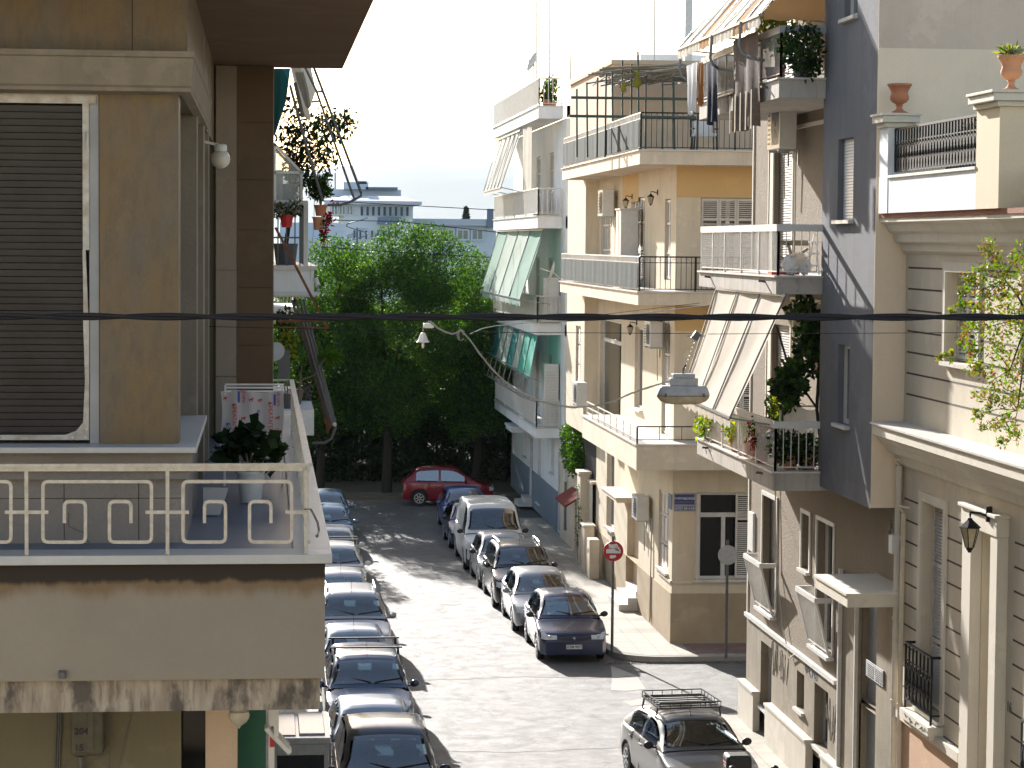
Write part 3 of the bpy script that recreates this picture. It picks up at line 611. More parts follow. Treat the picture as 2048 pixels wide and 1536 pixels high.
# ---------------------------------------------------------------- cream corner building
CX, CY = 10.05, 58.3
C = thing('apartment_building', 'cream corner building with wrap-around balconies, orange bands and a roof terrace', 'building', (CX,CY,.13))
FX, FY = ('X', CX), ('Y', CY)
h_g1 = RX(1318,1338,1330,985,1142,CX); h_door = RX(1255,1278,1266,1005,1214,CX); h_g2 = RX(1214,1229,1222,905,1058,CX)
h_1d = RX(1201,1243,1222,640,858,CX); h_1w = RX(1270,1286,1278,655,818,CX); h_1s = RX(1325,1341,1333,640,872,CX)
h_2a = RX(1203,1222,1212,410,545,CX); h_2b = RX(1262,1290,1276,395,560,CX); h_2s = RX(1330,1342,1336,398,560,CX)
m = MB()
wall(m, FX, CY, 72.0, 1.35, 12.29, [h_g1,h_g2,(h_door[0],h_door[1],1.35,h_door[3]),h_1d,h_1w,h_1s,h_2a,h_2b,h_2s], .2)
wf = RY(1393,985,1502,1158,CY); w2 = RY(1402,395,1510,540,CY); w1 = RY(1440,655,1530,860,CY)
wall(m, FY, CX, 16, 1.35, 12.29, [wf,w2,w1], .2)
m.box(CX+.3,CY+.3,.1, 16,75.9,12.2); m.box(15.9,CY+.01,.1,15.99,CY+.3,12.2)
m.build('wall', 'cream_wall', C)
m = MB(); wall(m, ('X',CX-.03), CY-.03, 72, .13, 1.37, [(h_door[0],h_door[1],.13,1.37)], .3); wall(m, ('Y',CY-.03), CX-.03, 16, .13, 1.37, [], .3)
m.quad((CX-.03,CY-.03,1.37),(CX+.002,CY-.03,1.37),(CX+.002,h_door[0],1.37),(CX-.03,h_door[0],1.37)).quad((CX-.03,h_door[1],1.37),(CX+.002,h_door[1],1.37),(CX+.002,72,1.37),(CX-.03,72,1.37)).quad((CX-.03,CY-.03,1.37),(16,CY-.03,1.37),(16,CY+.1,1.37),(CX-.03,CY+.1,1.37)); m.build('base_course', 'tan_base', C)
m = MB(); Z2, Z1 = RY(1400,395,1410,400,CY)[3], RY(1400,662,1410,670,CY)[3]
for z0, z1 in ((Z2, 11.92), (Z1, 8.51)): MB().box(CX+.005,CY-.004,z0,16,CY-.002,z1).build('painted_band', 'orange_wall', C)
MB().quad((CX-.004,64.3,Z2),(CX-.004,67.2,Z2),(CX-.004,67.2,11.92),(CX-.004,64.3,11.92)).build('painted_band', 'orange_wall', C)
window(C, FX, *h_g1, 'closed'); window(C, FX, *h_g2, 'glass', sill='marble', leaf=1)
window(C, FX, *h_1d, 'glass', frame='white_paint', sill=None, trans=.2, leaf=1, name='balcony_door'); window(C, FX, *h_1w, 'glass', leaf=1); window(C, FX, *h_1s, 'closed', sill=None)
window(C, FX, *h_2a, 'closed', sill=None); window(C, FX, *h_2b, 'closed', sill=None, name='balcony_door'); window(C, FX, *h_2s, 'closed', sill=None)
wo = window(C, FY, *wf, 'glass', trans=.26, curtain=True, sill='marble'); window(C, FY, *w2, 'closed', sill=None); window(C, FY, *w1, 'closed', sill=None)
m = MB(); wd = (wf[1]-wf[0])
louver(m, FY, wf[1]-.42, wf[1]-.02, wf[2]+.02, wf[3]-.02, .02, mid=(.7,)); fb(m, FY, wf[0]-.02, wf[0]+.10, wf[2]+.02, wf[3]-.02, .0, .035); fb(m, FY, wf[0]-.02, wf[0]+.02, wf[2]+.02, wf[3]-.02, .035, .3); m.build('shutter', 'shutter_paint', wo)
m = MB(); fb(m, FY, CX-.02, 14.2, wf[2]-.09, wf[2]-.03, 0, .05); fb(m, FX, CY-.05, h_g1[1], wf[2]-.09, wf[2]-.03, 0, .05); m.build('string_course', 'cream_slab', C)
# street door, canopy, steps
m = MB(); fb(m, FX, h_door[0]+.001, h_door[1]-.001, .2, h_door[3], -.9, -.19); m.build('door', 'peach_wall', C)
zk = hX(1240,1000,9.5).z; m = MB(); m.box(9.5,64.0,zk-.14,CX-.002,66.9,zk-.03); m.box(9.46,63.96,zk-.03,CX-.003,66.94,zk); m.build('canopy', 'cream_slab', C)
m = MB()
for k in range(3): m.box(9.52+.24*k,h_door[0]-.1+.06*k,.137,CX+.01 if k < 2 else CX+.3,h_door[1]-.1,.137+.17*(k+1)-.001*k)
m.build('steps', 'marble', C, bevel=.01)
# bay at the far end
BX = 9.65; m = MB(); zb = 4.25
hb1 = RX(1152,1162,1157,652,765,BX); wall(m, ('X',BX), 72.0, 76.3, zb, 12.29, [hb1], .15); m.quad((BX,72,zb),(11,72,zb),(11,72,12.29),(BX,72,12.29)); m.quad((BX,72,zb),(11,72,zb),(11,76.3,zb),(BX,76.3,zb)); m.quad((BX,76.3,zb),(11,76.3,zb),(11,76.3,12.29),(BX,76.3,12.29)); m.build('bay', 'cream_wall', C)
window(C, ('X',BX), *hb1, 'closed', sill=None)
# balcony slabs
def Lslab(x0, y0, yf, z0, z1, xr=16, wx=CX, wy=CY): return [(x0,y0),(xr,y0),(xr,wy),(wx,wy),(wx,yf),(x0,yf)]
for z1, th, yf, lip in ((5.16,.64,67.4,1), (8.87,.34,72.9,1), (12.29,.36,72.6,1)):
    m = MB(); m.prism([(x,y,z1-th) for x,y in Lslab(9.0,57.45,yf,0,0,wx=CX-.002,wy=CY-.002)], (0,0,th-.035)); s = m.build('balcony_slab', 'cream_slab', C)
    m = MB(); m.prism([(x,y,z1-.034) for x,y in Lslab(8.96,57.41,yf+.04,0,0,wx=CX-.003,wy=CY-.003)], (0,0,.034)); m.build('edge_stone', 'marble', s)
# lower railing (white bars over a low parapet)
m = MB()
for z in (.12,.27,.42): m.bar((9.02,57.5,5.16+z),(9.02,66.6,5.16+z),.028)
for k in range(9): y = 57.5+k*9.1/8; m.bar((9.02,y,5.16),(9.02,y,5.58),.025)
m.build('railing', 'white_paint', C)
m = MB(); railing(m, (9.02,57.5,5.16),(14.5,57.5,5.16),.42,.5,.008,.03,.1)
m.build('railing', 'black_metal', C)
def cream_rail(z, h, yf):
    m = MB(); railing(m, (9.03,57.48,z), (14.5,57.48,z), h, .125, .007, .035, .05, mid=h-.14, pr=.018, posts=(0,.25,.5,.75,1))
    for k in range(16):
        x = 9.2+k*.33; c = Vector((x,57.48,z+h-.075)); m.tube([c+Vector((.045*math.cos(a)*(1-a/16),0,.045*math.sin(a)*(1-a/16))) for a in [j*.7 for j in range(14)]], .004, 4)
    m.build('railing', 'black_metal', C)
    m = MB(); railing(m, (9.03,57.48,z), (9.03,yf,z), h, .125, .007, .035, .05, mid=h-.14, pr=.018, posts=(0,.2,.4,.6,.8,1))
    for k in range(int((yf-57.6)/.45)):
        y = 57.7+k*.45; c = Vector((9.03,y,z+h-.075)); m.tube([c+Vector((0,.09*math.cos(a)*(1-a/16),.045*math.sin(a)*(1-a/16))) for a in [j*.7 for j in range(14)]], .006, 4)
    r = m.build('railing', 'white_paint', C)
    s = MB(); n = 60; s.grid([[Vector((8.985-.008*math.sin(i*1.9)-.004*math.sin(i*5.1), 57.6+(yf-57.7)*i/n, z+hh)) for i in range(n+1)] for hh in (.06,.3,h-.16)]); s.build('screen_cloth', 'screen_cloth', r, smooth=True)
cream_rail(8.87, .83, 72.7); cream_rail(12.29, .88, 72.4)
# penthouse and roof pergola
m = MB(); m.box(BX,66.5,12.291,15.9,75.9,15.0); m.box(BX-.06,66.44,15.0,15.9,75.9,15.12); m.build('penthouse', 'pink_wall', C)
pg = thing('pergola', 'pergola of green poles with a bamboo roof on the cream roof terrace', 'pergola', (10.2,63.2,12.29)); m = MB()
for px_, zt in ((1154,178),(1175,165),(1194,155),(1210,148),(1226,142),(1245,120),(1262,128),(1278,103),(1290,150),(1325,165),(1349,150),(1384,158),(1434,160),(1470,160)):
    a = hY(px_, 300, 63.2); b = hY(px_+random.uniform(-3,3), zt, 63.2); m.bar((a.x,63.2,12.29),(b.x,63.2,b.z),.06 if px_ in (1349,1384) else .045)
for y in (195,232): a = hY(1138 if y == 232 else 1142, y, 63.15); m.bar((a.x,63.14,a.z),(13.2,63.14,a.z),.07)
m.build('post', 'green_metal', pg); m = MB()
for k in range(60):
    y0 = 62.7+random.uniform(0,3.2); x0 = random.uniform(8.7,10.4); m.tube([(x0,y0,14.3+random.uniform(0,.35)),((x0+13)/2,y0+random.uniform(-.2,.2),14.5+random.uniform(0,.35)),(12.9+random.uniform(-.5,.4),y0+random.uniform(-.3,.3),14.3+random.uniform(0,.4))], .022, 5)
for k in range(16): x = 8.9+k*.27; m.tube([(x,62.7,14.2+random.uniform(.05,.3)),(x+random.uniform(-.2,.2),66.2,14.35+random.uniform(0,.25))], .018, 5)
m.build('bamboo_cane', 'bamboo', pg)
for i, (gx, gy) in enumerate(((1247,178),(1274,165))):
    p = hY(gx, gy, 63.0); g = thing('gourd', 'yellow gourd hanging from the pergola, '+('smaller one on the left' if i == 0 else 'larger one on the right'), 'gourd', tuple(p), 'gourds hanging from the pergola'); s = .75+.35*i
    MB().lathe([(.01,.32*s),(.03*s,.28*s),(.06*s,.18*s),(.05*s,.12*s),(.11*s,.0),(.10*s,-.08*s),(.01,-.13*s)], p, 14).build('fruit', 'leaf_yellow', g, smooth=True); MB().tube([p+Vector((0,0,.3*s)), p+Vector((0,.05,.9))], .005, 4).build('stem', 'bamboo', g)
# terrace chair
p = hY(1408, 300, 59.5); p.z = 12.29; ch = thing('garden_chair', 'dark metal chair with a pale cushion behind the roof terrace railing', 'chair', tuple(p)); m = MB()
for x in (-.3,.3):
    for y in (-.25,.25): m.tube([p+Vector((x,y,0)), p+Vector((x*.9,y*.8,.42))], .018, 6)
    m.tube([p+Vector((x,.25,.42)), p+Vector((x*.95,.35,.85))], .018, 6); m.tube([p+Vector((x,-.25,.6)), p+Vector((x,.28,.62))], .02, 6)
m.tube([p+Vector((-.29,.35,.85)), p+Vector((.29,.35,.85))], .02, 6); m.build('frame', 'black_metal', ch)
MB().box(p.x-.27,p.y-.25,12.71,p.x+.27,p.y+.27,12.78).build('seat', 'cloth_white', ch, bevel=.02); MB().box(p.x-.25,p.y+.27,12.75,p.x+.25,p.y+.33,13.1).build('backrest', 'cloth_white', ch, bevel=.02)
# equipment on the cream building
q = hX(1302,1052,CX-.4); ac_unit('air conditioner beside the ground floor corner window of the cream building', FX, 61.3, 2.84, .02, .9, .62)
ac_unit('air conditioner under the second floor roof slab, beside the white pipe', FX, hX(1212,425,9.7).y, hX(1205,432,9.65).z, .05, 1.0, .75)
ac_unit('air conditioner above the first floor balcony beside the lanterns', FX, hX(1308,690,9.7).y, hX(1300,693,9.65).z, .05, .95, .62)
ac_unit('air conditioner low on the far bay of the cream facade, beside its narrow shutter', ('X',BX), hX(1160,805,9.3).y, hX(1150,808,9.25).z, .05, .95, .68)
for i, (x, y, nm) in enumerate(((1253,400,'farther lantern on the second floor street wall of the cream building'), (1304,392,'nearer lantern on the second floor street wall of the cream building'), (1262,657,'farther black lantern beside the first floor air conditioner'), (1312,655,'nearer black lantern beside the first floor air conditioner'))):
    p = hX(x+3, y, 9.75); lantern(nm, FX, hX(x+12,y,CX).y, p.z+.1, .22, .85, group='lanterns on the cream facade')
m = MB(); a = hX(1190,368,CX-.05); m.tube([(CX-.1,hX(1193,370,CX).y,11.9),(CX-.1,hX(1193,370,CX).y,8.9)], .05, 8)
tag(m.build('drain_pipe', 'white_plastic'), 'white pipe down the cream facade between the two upper slabs', 'pipe')
q = RX(1221,1257,1240,420,505,9.55); cb = thing('cabinet', 'tall white cabinet on the middle balcony of the cream building', 'cabinet', (9.6,q[0],8.87)); MB().box(9.5,q[0]+1.0,8.88,9.98,q[0]+1.9,q[3]).build('casing','white_plastic',cb,bevel=.02); MB().box(9.47,q[0]+.98,q[3],10.0,q[0]+1.92,q[3]+.04).build('top','white_plastic',cb); MB().box(9.493,q[0]+1.44,8.95,9.499,q[0]+1.45,q[3]-.05).build('door_gap','frame_dark',cb)
m = MB(); y0 = hX(1306,1080,CX).y; m.tube([(CX-.03,y0,2.9),(CX-.045,y0+.02,1.8),(CX-.06,y0,.2)], .018, 5); m.tube([(CX-.03,y0+.07,2.9),(CX-.05,y0+.1,.3)], .012, 5)
tag(m.build('cable', 'cable_pale'), 'pair of pale cables running down the cream corner wall', 'cable')
# street name signs
def sign_plate(label, x0, y0, x1, y1, Y, mat, rows, group):
    u0,u1,z0,z1 = RY(x0,y0,x1,y1,Y); t = thing('street_name_sign', label, 'sign', (u0,Y,z0), group); MB().box(u0,Y-.02,z0,u1,Y-.001,z1).build('plate', mat, t, bevel=.004)
    f = MB(); e = .012
    for a,b,c,d in ((u0+e,u1-e,z1-e*1.6,z1-e),(u0+e,u1-e,z0+e,z0+e*1.6),(u0+e,u0+e*1.6,z0+e,z1-e),(u1-e*1.6,u1-e,z0+e,z1-e)): f.box(a,Y-.023,c,b,Y-.0201,d)
    f.build('border', 'sign_white', t)
    for s, sz, fz, mm in rows: text(t, 'lettering', s, sz, faceM(((u0+u1)/2, Y-.0225, z0+(z1-z0)*fz)), mm, .001, bold=.002)
sign_plate('dark blue street name plate with white Greek lettering beside the corner window', 1348,987,1390,1010,CY-.003,'sign_blue',[('ΜΥΡΜΙΔΟΝΩΝ',.082,.56,'sign_white'),('MYRMIDONON',.062,.24,'far_grey')],'blue street plates')
sign_plate('small blue plate with house numbers under the street name plate', 1348,1012,1390,1022,CY-.003,'sign_blue',[('ΑΠΟ 34→24',.088,.5,'sign_white')],'blue street plates')
u = hX(1340,990,CX).y; t = thing('street_name_sign', 'pale grey plate around the corner on the street side of the cream wall', 'sign', (CX,u,3.2)); MB().box(CX-.025,CY+.03,hX(1342,1018,CX).z,CX-.003,CY+.5,hX(1342,988,CX).z).build('plate','far_grey',t,bevel=.004)
# ---------------------------------------------------------------- garden wall with red awning between the cream and the white building
GW = thing('garden_wall', 'low cream garden wall with dark fence, pier and little door past the cream building', 'wall', (9.95,72.1,.13)); m = MB()
hd = RX(1150,1166,1158,1012,1110,9.95); wall(m, ('X',9.95), 72.05, 80.0, .13, 2.7, [(hd[0],hd[1],.14,hd[3])], .2); m.box(10.15,72.05,.13,10.4,80,2.69); m.box(9.9,72.03,2.7,10.45,80,2.78); m.build('wall', 'cream_wall', GW)
m = MB(); m.box(9.7,73.0,.135,10.0,73.8,2.9); m.box(9.65,72.95,2.9,10.05,73.85,3.0); m.box(9.6,71.2,.135,9.9,71.9,1.5).box(9.56,71.16,1.5,9.94,71.94,1.56); m.build('pier', 'cream_slab', GW, bevel=.01)
m = MB(); railing(m, (10.1,72.1,2.78),(10.1,79.8,2.78),1.25,.12,.012,.04,.06,pr=.03,posts=(0,.33,.66,1)); m.grid([[Vector((10.16,72.2+k*.5,z)) for k in range(16)] for z in (2.85,3.9)]); m.build('fence', 'frame_dark', GW)
m = MB(); q = hd; m.box(10.05,q[0],.14,10.1,q[1],q[3]); m.build('door', 'shutter_paint', GW)
p = [hX(1133,983,9.5), hX(1158,983,9.9)]; ra = thing('awning', 'small dark red tiled canopy over the little door in the garden wall', 'awning', (9.9,75,1.9))
y0 = hd[0]-.3; y1 = hd[1]+.3; z = hd[3]+.08; MB().prism([(9.9,y0,z+.35),(9.9,y0,z+.42),(9.35,y0,z+.07),(9.35,y0,z)], (0,y1-y0,0)).build('roof','dark_red_tiles',ra)
pl = thing('balcony_plant', 'bushy green plant spilling over the dark garden fence', 'plant', (10.0,75.6,2.8)); P = np.concatenate([clump((9.85,y,z), (.3,.6,.45), 330) for y,z in ((75.0,3.2),(75.8,3.0),(76.6,3.3),(76.9,3.8),(75.4,3.7))]); leafcloud('leaves','leaf_vine',pl,P,.13); MB().tube([(10.05,75.7,2.8),(9.9,75.5,3.6)],.03).build('stem','bark',pl)
pl = thing('climbing_plant', 'thin creeper with sparse leaves on the cream pier', 'plant', (9.65,73.3,.2)); m = MB(); pts = [(9.66,73.2+.15*math.sin(k),.2+k*.28) for k in range(9)]; m.tube(pts,.012,4).build('stem','bark',pl); leafcloud('leaves','leaf_vine',pl,np.concatenate([clump(p,(.08,.2,.14),16) for p in pts[2:]]),.1)
for i,(x,y,X,sz) in enumerate(((1128,940,9.85,.42),)): p = hX(x,y,X); t = thing('meter_box', 'pale meter box with pipes on the white building wall near the fence', 'box', tuple(p)); MB().box(p.x,p.y-.25,p.z-.38,p.x+.2,p.y+.25,p.z+.38).build('casing','white_plastic',t,bevel=.02); MB().tube([(p.x+.05,p.y,p.z-.35),(p.x+.05,p.y,p.z-2.0)],.04).build('pipe','grey_metal',t)
p = hX(1176,1125,9.55); t = thing('meter_box', 'tan gas meter box at the foot of the garden pier', 'box', (p.x,p.y,.137)); MB().box(p.x,p.y-.3,.137,p.x+.3,p.y+.3,1.3).build('casing','cream_slab',t,bevel=.02); MB().lathe([(.07,0),(.07,.01)],(p.x-.012,p.y,.95),12,ax='x').build('dial','frame_dark',t)
# ---------------------------------------------------------------- white building
WX = 10.05; D_ = thing('apartment_building', 'white apartment building with awnings on every balcony, past the cream one', 'building', (WX,80,.13)); FW = ('X',WX); m = MB()
hs = []
for z0, z1 in ((11.1,13.2),(7.4,9.5),(4.0,6.1)):
    for a, b in ((83.5,84.8),(87.5,88.8),(91.5,93)): hs.append((a,b,z0,z1))
hg = [(82.6,83.5,2.0,3.3),(86.6,87.6,.5,3.0),(91.2,92.2,1.8,3.2)]; hdoor = (80.6,81.5,.14,2.9); hdo2 = (89.3,90.3,.14,2.7)
wall(m, FW, 80.0, 97, .13, 14.2, hs+hg+[hdoor,hdo2], .2); m.box(WX+.22,80.01,.13,18,97,14.2); m.quad((WX,80,.13),(18,80,.13),(18,80,14.2),(WX,80,14.2)); m.quad((WX,97,.13),(18,97,.13),(18,97,14.2),(WX,97,14.2)); m.box(13,83,14.2,17,92,16.6); m.build('wall','white_wall',D_)
for h in hs: window(D_, FW, *h, 'closed', sill=None)
for h in hg: window(D_, FW, *h, 'glass', leaf=1)
for h in (hdoor,hdo2): m = MB(); fb(m,FW,h[0],h[1],h[2],h[3],-.19,-.1); m.build('door','wood_door',D_)
m = MB()
for a,b in ((80,hdoor[0]),(hdoor[1],86.6),(86.6,hdo2[0]),(hdo2[1],97)): fb(m,FW,a,b,.13,1.5,.0,.03)
m.build('dado','blue_dado',D_)
m = MB(); m.box(9.2,88.9,2.95,WX,91,3.1).box(9.15,88.85,3.1,WX,91.05,3.16); m.build('canopy','white_wall',D_); MB().box(9.5,89.1,.137,WX,90.6,.3).box(9.75,89.2,.3,WX,90.5,.46).build('steps','marble',D_)
for i,(z1, th, yf) in enumerate(((14.65,.43,97.2),(10.95,.43,96.6),(7.30,.4,96.6),(3.75,.36,95.6))):
    m = MB(); m.box(9.2,80.9,z1-th,WX-.002,yf,z1-.03); m.box(WX,80.02-.9+.88,z1-th,10.5,80.0,z1-.03) ; s = m.build('balcony_slab','white_wall',D_); MB().box(9.16,80.86,z1-.029,WX-.003,yf+.04,z1).build('edge_stone','marble',s)
    h = .92; m = MB(); railing(m,(9.23,80.95,z1),(9.23,yf-.1,z1),h,.14,.01,.04,.08,pr=.022,posts=(0,.25,.5,.75,1)); railing(m,(9.23,80.95,z1),(WX-.05,80.95,z1),h,.14,.01,.04,.08,pr=.022)
    r = m.build('railing','white_paint',D_)
    if i < 3: c = MB(); n = 50; c.grid([[Vector((9.27+.02*math.sin(k*1.3)+.01*math.sin(k*3.7), 81.1+(yf-81.4)*k/n*(1 if i else .75), z1+q)) for k in range(n+1)] for q in (.1,.4,.82)]); c.build('screen_cloth','screen_white' if i < 2 else 'screen_mesh',r,smooth=True)
aw = thing('awning', 'cream striped awning with a yellow side curtain on the top balcony of the white building', 'awning', (9.2,90,14.1)); awning(aw,'canvas',(9.25,95,14.1),(9.25,87,14.1),(8.65,95,12.02),(8.65,88,12.05),5,['awning_white'],sag=.03)
MB().grid([[Vector((9.28+.03*math.sin(k*2),83.6+.45*k,z)) for k in range(8)] for z in (11.9,13.0,14.1)]).build('side_curtain','awning_cream',aw,smooth=True)
aw = thing('awning', 'large pale green awning on the third storey of the white building', 'awning', (9.2,88,10.5)); awning(aw,'canvas',(9.3,95.5,10.48),(9.45,81.2,10.48),(8.6,95.5,8.1),(8.55,80.1,8.12),4,['awning_green','awning_pale_green','awning_pale_green'],sag=.02,val=.25)
aw = thing('awning', 'lower awning in green and white strips hanging above the first storey of the white building', 'awning', (9.2,88,6.9)); awning(aw,'canvas',(9.22,96,6.88),(9.25,81,6.88),(9.0,97,5.6),(9.0,81,5.46),8,['awning_teal','awning_teal','awning_pale_green','awning_pale_green','awning_teal','awning_pale_green','awning_brightgreen','awning_brightgreen'],sag=.0,val=.1)
m = MB()
for k in range(9): y = 96.5-k*1.9; m.bar((9.0,y,5.5),(8.8,y,4.75),.03); m.bar((8.8,y,4.75),(9.25,y,4.6),.03)
m.bar((8.8,96.5,4.75),(8.8,81.3,4.75),.03); m.build('arm','grey_metal',aw)
# dish on the white building, junk on balconies
t = thing('satellite_dish', 'white satellite dish seen edge-on beside the pale green awning', 'satellite dish', tuple(hX(1105,560,9.6))); p = hX(1106,545,9.5); d = Vector((-.95,.12,.3)).normalized(); M = d.to_track_quat('Z','Y').to_matrix().to_4x4(); M.translation = p; m = MB(); pr = [(.02,0),(.18,.02),(.30,.05),(.38,.09),(.39,.09),(.30,.04),(.18,0),(.02,-.02)]
q = MB(); q.lathe(pr,(0,0,0),24); m.add([M@Vector(v) for v in q.v], q.f); m.build('dish','white_plastic',t,smooth=True); MB().tube([p, p+Vector((.3,.1,-.25)), (WX,p.y+.15,p.z-.3)],.025).tube([p-d*-.05,p+d*.45],.012).build('arm','white_plastic',t)
t = thing('satellite_dish', 'pale blue dish on a rooftop mast above the white building', 'satellite dish', (9.9,86,14.66)); p = hY(1068,125,86); d = Vector((-.8,.3,.4)).normalized(); M = d.to_track_quat('Z','Y').to_matrix().to_4x4(); M.translation = p; m = MB(); q = MB(); q.lathe([(r*.95,h) for r,h in pr],(0,0,0),24); m.add([M@Vector(v) for v in q.v], q.f); m.build('dish','lamp_grey',t,smooth=True); MB().tube([p,(p.x,86,14.3)],.03).build('mast','galvanised',t)
def antenna(label, px_, ytop, Y, ybase, yagi=True):
    a = hY(px_, ytop, Y); b = hY(px_, ybase, Y); t = thing('tv_antenna', label, 'antenna', (b.x,Y,b.z), 'rooftop aerials'); MB().tube([(b.x,Y,b.z),(a.x,Y,a.z)],[.028,.02]).build('mast','galvanised',t)
    if yagi:
        m = MB(); p = Vector((a.x,Y,a.z)); m.bar(p+Vector((-.7,0,-.1)), p+Vector((.6,0,.12)), .02)
        for k in range(9): q = p+Vector((-.7+k*.16,0,-.1+.028*k)); m.bar(q+Vector((0,-.25,0)), q+Vector((0,.25,0)), .012)
        m.build('elements','galvanised',t)
antenna('short aerial with crossbars, leftmost on the white roof', 1058, 12, 88, 215)
antenna('plain tall mast just right of the aerial with crossbars', 1073, -60, 88, 215, False)
antenna('tall leaning mast above the dish on the white roof', 1092, -80, 86, 215, False)
antenna('slim mast in front of the planted corner of the white roof', 1099, -40, 83, 215, False)
antenna('short bare mast at the seam of the white and cream roofs', 1141, 108, 78, 160, False)
antenna('thin aerial mast behind the roof pergola', 1309, -30, 74, 160, True)
ck = thing('chimney', 'tall pale square flue rising behind the pergola', 'chimney', (0,0,0)); a = hY(1378,-40,72); b = hY(1378,150,72); MB().box(a.x-.1,72,15.1,a.x+.12,72.3,a.z).build('flue','galvanised',ck)
for i in range(5):
    y = 81.3+i*.35; x = 9.5+.1*i; t = thing('potted_plant', ['leggy plant','small plant','bushy plant','tall thin plant','drooping plant'][i]+' on the corner of the white roof terrace, '+['nearest the rail','second in the row','in the middle','second from the wall','nearest the wall'][i], 'plant', (x,y,14.66), 'plants on the white roof terrace')
    MB().lathe([(.1,0),(.14,.22),(.15,.22)],(x,y,14.66),12).build('pot','terracotta',t); leafcloud('leaves',['leaf_vine','leaf_dark'],t,np.concatenate([clump((x,y,15.1+.1*i),(.2,.2,.3),90),clump((x,y,14.95),(.2,.2,.15),60)]),.13)
for i,(y,z,w_) in enumerate(((82.2,7.75,.5),)):
    pass
t = thing('storage_cupboard', 'white cupboard on the third storey balcony of the white building', 'cabinet', (9.6,81.2,7.3)); MB().box(9.45,81.15,7.31,10.0,81.9,8.85).build('casing','white_plastic',t,bevel=.02); MB().box(9.6,81.14,7.35,9.605,81.149,8.8).build('door_gap','frame_dark',t)
t = thing('storage_cupboard', 'white slatted cupboard on the lowest balcony of the white building', 'cabinet', (9.6,81.1,3.8)); MB().box(9.5,81.1,3.76,10.0,81.7,5.9).build('casing','white_plastic',t,bevel=.02); m = MB(); [m.box(9.55,81.09,3.9+k*.1,9.95,81.098,3.95+k*.1) for k in range(18)]; m.build('slats','shutter_paint',t)
# ---------------------------------------------------------------- grey-brown building with blue-grey bay
GX = 10.05; G0, G1 = 36.45, 48.9
G = thing('apartment_building', 'brown stuccoed building with a blue-grey bay and three balconies past the ornate house', 'building', (GX,G0,.13)); FG = ('X',GX)
w1 = RX(1527,1555,1540,995,1222,GX); w2 = RX(1605,1621,1612,1028,1140,GX); w3 = RX(1636,1669,1650,1045,1300,GX)
bm1 = RX(1524,1546,1530,1285,1415,GX); bm2 = RX(1596,1611,1603,1345,1420,GX); bm3 = RX(1631,1659,1645,1375,1500,GX)
d1, d2, d3 = (45.2,46.9,6.2,8.45), (45.2,46.9,9.5,11.9), (45.2,46.9,12.85,15.1)
zm = hX(1509,1243,GX).z; w1 = (*w1[:2],max(w1[2],zm+.16),w1[3]); w3 = (*w3[:2],max(w3[2],zm+.16),w3[3]); dr = (38.2,39.4,.2,hX(1740,1200,GX).z)
m = MB(); wall(m, FG, G0, G1, zm+.1, 16.5, [w1,w2,w3,d1,d2,d3,(dr[0],dr[1],zm+.1,dr[3])], .22); m.quad((GX,G1,.13),(18,G1,.13),(18,G1,16.5),(GX,G1,16.5)); m.quad((GX,G0,16.5),(18,G0,16.5),(18,G1,16.5),(GX,G1,16.5)); m.box(GX+.25,G0+.4,.13,17.9,G1-.1,16.4); m.build('wall','stucco_brown',G)
m = MB(); wall(m, ('X',GX-.02), G0, G1+.02, .9, zm+.02, [bm1,bm2,bm3,(dr[0],dr[1],.9,zm+.02)], .24); m.build('plinth','grey_plinth',G)
m = MB(); z = zm+.02
m.box(GX-.08,41.0,z,GX+.05,G1+.04,z+.08); m.build('string_course','white_paint',G)
m = MB()
for a,b in ((G0,dr[0]),(dr[1],bm3[0]-.05),(bm3[1]+.05,bm1[0]-.05),(bm1[1]+.05,G1+.16)): MB().box(GX-.16,a,.136,GX-.021,b,.90).box(GX-.19,a,.90,GX-.021,b+.001,.95).build('base_course','marble_base',G)
for h,s in ((w1,'roller'),(w2,'glass'),(w3,'glass'),(bm1,'glass'),(bm2,'glass'),(bm3,'glass')):
    window(G, FG, *h, s, rec=.2, leaf=1, glass='glass_dark' if h is not w1 else 'glass_blue', frame='white_paint' if h in (w1,w2,w3) else 'frame_grey', sill='marble', shutter='shutter_brown')
    m = MB(); a,b,c,d = h
    if h in (w1,w2,w3): fb(m,FG,a-.08,a,c,d+.08,.0,.03); fb(m,FG,b,b+.08,c,d+.08,0,.03); fb(m,FG,a,b,d,d+.08,0,.03); m.build('window_surround','white_paint',G)
for h in (d1,d2,d3): window(G, FG, *h, 'roller', rec=.15, sill=None, name='balcony_door', frame='white_paint', shutter='shutter_brown'); a,b,c,d = h; m = MB(); fb(m,FG,b,b+.28,c,d,.0,.03); m.build('door_surround','neo_trim',G); m = MB(); fb(m,FG,a-.1,a,c,d,0,.03); m.build('door_surround','neo_trim',G)
m = MB()
for z in (12.2,8.95): m.box(GX-.05,40.05,z,GX-.001,45.1,z+.07)
for z0,z1 in ((9.6,12.2),(6.3,8.95)): m.box(GX-.012,45.0,z0,GX-.001,45.08,z1); m.box(GX-.012,47.4,z0,GX-.001,47.46,z1)
m.box(GX-.03,G1-.05,zm+.1,GX-.001,G1+.03,16.4); m.build('wall_trim','neo_trim',G)
